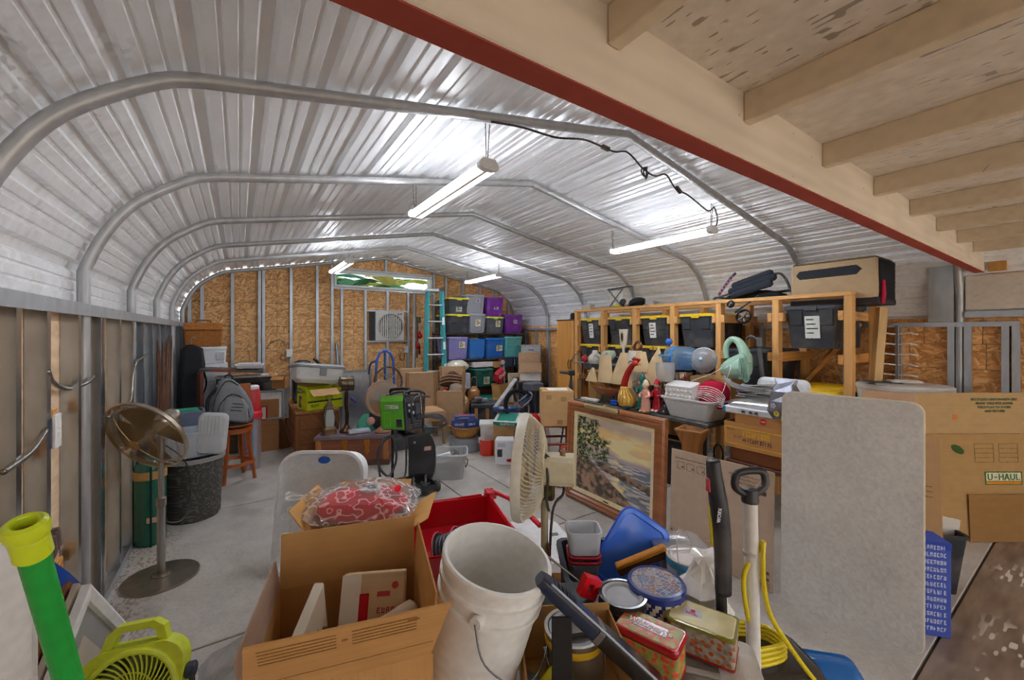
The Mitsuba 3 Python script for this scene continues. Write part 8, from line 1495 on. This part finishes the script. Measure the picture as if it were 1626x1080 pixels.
t = Th('tote_cover', 'translucent bright blue storage lid standing up from the dark crate', 'lid', (1.365, 1.262, .455), -34, M=rot('x', -12) @ rot('y', 34) @ sc(1.08, 1, 1.1)); t.p('panel', tf(loft([rr(.21, .30, .04, 0, 6), rr(.22, .31, .045, .006, 6), rr(.22, .31, .045, .018, 6), rr(.19, .28, .035, .020, 6), rr(.18, .27, .03, .010, 6)]), tr(0, 0, .17), rot('x', 90)), '4a86ff', 'gl', 30); t.p('rim', tf(tube(rr(.222, .312, .045, .010, 6), .006, 6, True), tr(0, 0, .17), rot('x', 90)), '2a62e0', 'gl', True)
t = Th('clear_container', 'stack of clear containers with red rims left of the blue lid', 'container', (1.275, 1.325, .46), -34, M=sc(.75, .75, .9)); t.p('body', tub(.17, .14, .16, .9, .9, .003, .03, .008), 'd8dce2', 'cp', 30); t.p('red_rim', cat(tube(rr(.185, .155, .035, .16, 5), .008, 6, True), tube(rr(.185, .155, .035, .185, 5), .008, 6, True)), 'b8202c', 'gl', True, label='red rims'); t.p('upper_tub', mv(tub(.19, .16, .11, .9, .9, .003, .03, .008), 0, 0, .195), 'e3e6ea', 'fp', 30)
t = Th('tall_stand_box', 'brown carton under the clear containers with red rims', 'cardboard box', (1.28, 1.36, 0), -34); t.p('body', bb(-.12, .10, -.1, .1, 0, .455, .004), '7d4f2c', 'cb', 0); t.p('side_flap', tf(bb(-.002, .002, -.1, .1, 0, .22), tr(-.12, 0, .455), rot('y', -6)), '6d4022', 'cb', 0)
t = Th('hand_brush', 'orange wooden hand brush with dark bristles in front of the blue lid', 'brush', (1.44, 1.14, .612), -34, M=rot('y', -22)); t.p('handle', bb(-.11, .12, -.018, .018, .012, .035, .008), 'd08a2e', 'wd', 0); t.p('bristles', bump(bb(-.11, .11, -.020, .020, -.012, .012, .002), .004, 60), '4a3028', 'cl', 0)
t = Th('red_clamp', 'red plastic clamp on the edge of the dark crate', 'clamp', (1.03, 1.06, .66), -20, M=rot('y', 20)); t.p('body', tf(prism(sg.Polygon([(-.03, -.03), (.035, -.035), (.04, .035), (-.025, .04)]).difference(sg.Polygon([(-.008, -.018), (.012, -.018), (.014, .018), (-.006, .018)])), .035), tr(0, .02, .03), rot('x', 90)), 'd01824', 'gl', 0); t.p('rod', tube([(.02, 0, .02), (-.22, .06, .10)], .004, 6), '7d756c', 'me', True)
t = Th('tool_case', 'black power tool case under the red clamp', 'tool case', (1.0, 1.08, 0), -30); t.p('body', bb(-.14, .14, -.12, .12, 0, .64, .01), '23262a', 'pl', 0); t.p('handle', tube(smooth_path([(-.08, -.09, .64), (-.07, -.10, .675), (.05, -.10, .675), (.06, -.09, .64)]), .012, 8), '1a1c1f', 'pl', True); t.p('red_tag', bump(blob([(.10, -.12, .55, .02), (.12, -.13, .62, .025)], 1), .003, 20), 'b02434', 'gl', 50)
t = Th('tool_case', 'long black and clear plastic tool case lying diagonally over the paint can', 'tool case', (.0, .0, 0))
a_, b_ = np.array([.665, .835, .945]), np.array([.93, .68, .655])
dv = (b_ - a_); Lc = float(np.linalg.norm(dv)); zz = dv / Lc; xx = np.cross(zz, [0, 0, 1.0]); xx /= np.linalg.norm(xx); yy = np.cross(zz, xx)
WC_ = np.eye(4); WC_[:3, 0], WC_[:3, 1], WC_[:3, 2], WC_[:3, 3] = xx, yy, zz, a_
t.p('blue_half', tf(loft([rr(w_, d_, .01, z, 3) for z, w_, d_ in ((-.02, .04, .03), (.0, .055, .035), (.18, .062, .04), (.19, .05, .03))]), WC_), '222b40', 'gl', 20, label='glossy dark blue half'); t.p('black_half', tf(loft([rr(w_, d_, .01, z, 3) for z, w_, d_ in ((.19, .052, .03), (.2, .066, .042), (.42, .07, .045), (.435, .05, .03))]), WC_), '201e1c', 'gl', 20)
t.p('joint_band', tf(loft([rr(.066, .044, .01, z, 3) for z in (.178, .196)]), WC_), '5d5a56', 'gl', 0)
for k in range(6): t.p('grip_ridge', tf(bb(-.02, .02, -.0225, -.018, .02 + .014 * k, .027 + .014 * k, .001), WC_), '0f131c', 'pl', 0)
t.p('clear_edge', tf(tube([(.031, -.02, .0), (.033, -.022, .2), (.036, -.022, .42)], .004, 5), WC_), '9aa4b4', 'gl', True)
t = Th('black_strip', 'flat worn black rubber strip standing in front of the silver paint can', 'rubber strip', (.668, .765, .42), -34, M=rot('x', -4)); t.p('', bump(bb(-.026, .026, -.004, .004, 0, .455, .002), .001, 30), '2c2a29', 'mt', 0)
t = Th('yellow_bag', 'yellow plastic bag at the foot of the white bucket', 'bag', (.69, .83, .51), -30); t.p('', bump(loft([circ(r_, z, 14) for z, r_ in ((0, .06), (.08, .06), (.15, .045), (.20, .015))]), .015, 16, 3), 'd3cc20', 'gl', 60)
t = Th('twine_roll', 'brown roll of twine below the yellow bag', 'twine', (.64, .77, .575), -34, M=rot('x', 70)); t.p('roll', lathe([(.02, -.03), (.045, -.03), (.045, .03), (.02, .03)], 24, True), 'b0966a', 'cl', 30); t.p('core', lathe([(.016, -.032), (.02, -.032), (.02, .032), (.016, .032)], 18, True), '7d6a48', 'cb', 30)
t = Th('shelf_crate', 'grey crate under the yellow bag and black strip', 'crate', (.70, .80, 0), -34); t.p('body', bb(-.1, .07, -.06, .05, 0, .415, .006), '5a5c5e', 'pl', 0); t.p('lip', bb(-.105, .075, -.065, .055, .40, .42, .004), '66686a', 'pl', 0)
t = Th('white_cardboard', 'torn white cardboard edge leaning between the carton and the printer', 'cardboard', (.98, .79, .30), -36, M=rot('x', 6) @ rot('y', 28)); t.p('', prism([(-.05, 0), (.05, 0), (.06, .30), (.035, .27), (.01, .31), (-.02, .26), (-.05, .30)], .006) if False else up(prism([(-.05, 0), (.05, 0), (.06, .30), (.035, .27), (.01, .31), (-.02, .26), (-.05, .30)], .006)), 'd6d3cc', 'cb', 0)
t = Th('white_plastic_bag', 'crumpled white plastic bag behind the shovel shaft', 'bag', (1.45, .86, .36), 0); t.p('', bump(loft([circ(r_, z, 22) for z, r_ in ((0, .09), (.06, .10), (.12, .09), (.18, .10), (.24, .08), (.29, .08), (.33, .06), (.38, .04), (.40, .05))]), .045, 17, 6), 'efeeea', 'gl', 0)
for k, (x, c) in enumerate(((-.05, '9a8874'), (.06, 'b39f88'))): Th('stone_block', ['darker brown stone block beneath the white plastic bag', 'paler stone block behind the shovel shaft'][k], 'stone block', (1.47, .84, 0), -40).p('', bump(bb(x - .05, x + .05, -.08, .08, 0, .36, .01), .006, 12, k), c, 'mt', 0)
# shovel, wand, cord, bags
t = Th('white_shovel', 'white shafted shovel with black D handle standing in the right foreground', 'shovel', (1.455, .70, 0), -34)
t.p('shaft', tube([(.02, .0, .12), (0, 0, 1.04)], .0225, 16), 'd2d1cc', 'pl', True); t.p('shaft_band', cyl(.0235, .012, z=.84, n=18), 'b5b3ae', 'pl', 30)
t.p('handle', tf(tube(smooth_path([(0, 0, .0), (.045, 0, .025), (.052, 0, .055), (.035, 0, .082), (-.035, 0, .078), (-.052, 0, .05), (-.045, 0, .02)], 6, True), .0125, 10, True), tr(0, 0, 1.045)), '26262a', 'pl', True, label='black D handle'); t.p('socket', lathe([(.026, 1.02), (.028, 1.03), (.022, 1.065), (0, 1.07)], 18), '26262a', 'pl', 30)
t.p('blade', loft([np.array([(x * w_, y0 + .03 * (x * x), z) for x in np.linspace(-1, 1, 9)] + [(x * w_, y0 + .006 + .03 * (x * x), z) for x in np.linspace(1, -1, 9)]) for z, w_, y0 in ((.0, .08, 0), (.10, .11, .0), (.24, .11, .0), (.27, .06, .0))]), '3a3a3c', 'me', 30)
t = Th('trimmer_wand', 'black tool wand with grip and yellow stripe beside the white shovel', 'tool wand', (1.385, .765, 0), -34)
t.p('tube', tube([(.02, 0, .12), (0, 0, .78)], .018, 10), '1f1f22', 'pl', True); t.p('grip', tube(smooth_path([(.01, 0, .70), (.008, 0, .86), (-.005, 0, 1.0), (-.02, 0, 1.10), (-.025, 0, 1.16)]), np.concatenate([np.linspace(.026, .030, 12), np.linspace(.03, .022, 13)]), 12), '26282e', 'pl', True); t.p('red_button', bb(-.048, -.03, -.012, .01, 1.05, 1.10, .004), 'b02a3c', 'pl', 0); t.p('grip_lettering', tf(text('WORX', .012, True, .001), tr(-.012, -.028, .98), rot('x', 90), rot('z', 82)), 'd0d2d6', 'mt', 0)
t.p('yellow_stripe', tube([(-.03, .01, 1.0), (-.022, .01, .86)], .007, 6), 'd9c81e', 'pl', True); t.p('foot', bb(-.05, .06, -.04, .04, .0, .14, .01), '1a1a1c', 'pl', 0)
t = Th('extension_lead', 'bright yellow extension cord looped around the white shovel', 'cord', (0, 0, 0))
cp = [(1.475, .665, .895), (1.462, .662, .85), (1.465, .66, .75), (1.50, .655, .64), (1.55, .62, .54), (1.62, .58, .43), (1.70, .55, .34), (1.78, .52, .25), (1.83, .49, .12)]
t.p('hanging_run', tube(smooth_path(cp), .008, 8), 'd8c31c', 'gl', True); t.p('second_run', tube(smooth_path([(1.475, .665, .895), (1.47, .68, .86), (1.425, .705, .78), (1.43, .70, .66), (1.47, .70, .58), (1.52, .70, .53)]), .008, 8), 'd8c31c', 'gl', True)
t.p('coil', cat(*[tube(smooth_path([(1.42, .72, .46 + .018 * k), (1.52, .66, .465 + .018 * k), (1.62, .66, .45 + .016 * k), (1.66, .74, .44 + .015 * k), (1.58, .82, .44 + .016 * k), (1.46, .80, .45 + .017 * k)], 5, True), .008, 7, True) for k in range(4)]), 'd8c31c', 'gl', True)
t = Th('feed_sack', 'black printed sack with a yellow band under the yellow cord', 'sack', (1.585, .735, 0), -34)
t.p('sack', bump(loft([rr(a, b, .08, z, 6) for z, a, b in ((0, .42, .36), (.1, .46, .38), (.25, .46, .37), (.36, .42, .33), (.42, .36, .26), (.435, .28, .18))]), .014, 7, 4), '3a3633', 'gl', 50)
t.p('yellow_band', bump(tf(bb(-.232, .10, -.196, -.186, .31, .345), np.eye(4)), .002, 9), 'd6cf2c', 'gl', 0, label='yellow band'); t.p('blue_oval', mv(up(prism(shapely.affinity.scale(sg.Point(0, 0).buffer(1), .10, .055), .004)), .10, -.196, .20), '2c3fae', 'gl', 0); t.p('oval_lettering', mv(scribble(.12, .025, 6, 91), .10, -.2005, .19), 'c9cde0', 'mt', 0)
t = Th('blue_sack', 'blue printed sack with green and white lettering at the right of the black sack', 'sack', (1.79, .60, 0), -44)
t.p('sack', bump(loft([rr(a, b, .06, z, 6) for z, a, b in ((0, .26, .22), (.1, .28, .24), (.28, .27, .22), (.36, .24, .16), (.40, .2, .08))]), .012, 8, 2), '1f62a8', 'gl', 50)
for k, (z, c) in enumerate(((.28, 'd0d8de'), (.22, '6ab8a0'), (.16, 'd4d04a'), (.10, '8fb8dc'))): t.p('lettering', mv(scribble(.18, .03, 7, 95 + k), .0, -.125, z), c, 'mt', 0)
t = Th('clear_container', 'clear lidded container behind the old blue-dripped paint can', 'container', (1.64, 1.10, .45), -34); t.p('body', tub(.20, .16, .20, .9, .9, .003, .03, .008), 'd8dce2', 'film', 30); t.p('lid', mv(lid_mesh(.215, .175, .02, .035, .006), 0, 0, .20), 'e6e9ec', 'film', 30)
t = Th('container_carton', 'brown carton under the clear lidded container', 'cardboard box', (1.64, 1.10, 0), -34); t.p('body', bb(-.12, .12, -.1, .1, 0, .448, .004), '94714a', 'cb', 0); t.p('tape', bb(-.12, .12, -.02, .02, .448, .449), '7a5c3c', 'gl', 0)
t = Th('can_carton', 'pale carton under the old blue-dripped paint can', 'cardboard box', (1.55, .99, 0), 15); t.p('body', bb(-.09, .09, -.09, .09, 0, .468, .004), 'a08560', 'cb', 0); t.p('tape', bb(-.09, .09, -.015, .015, .468, .469), '7a5c3c', 'gl', 0)
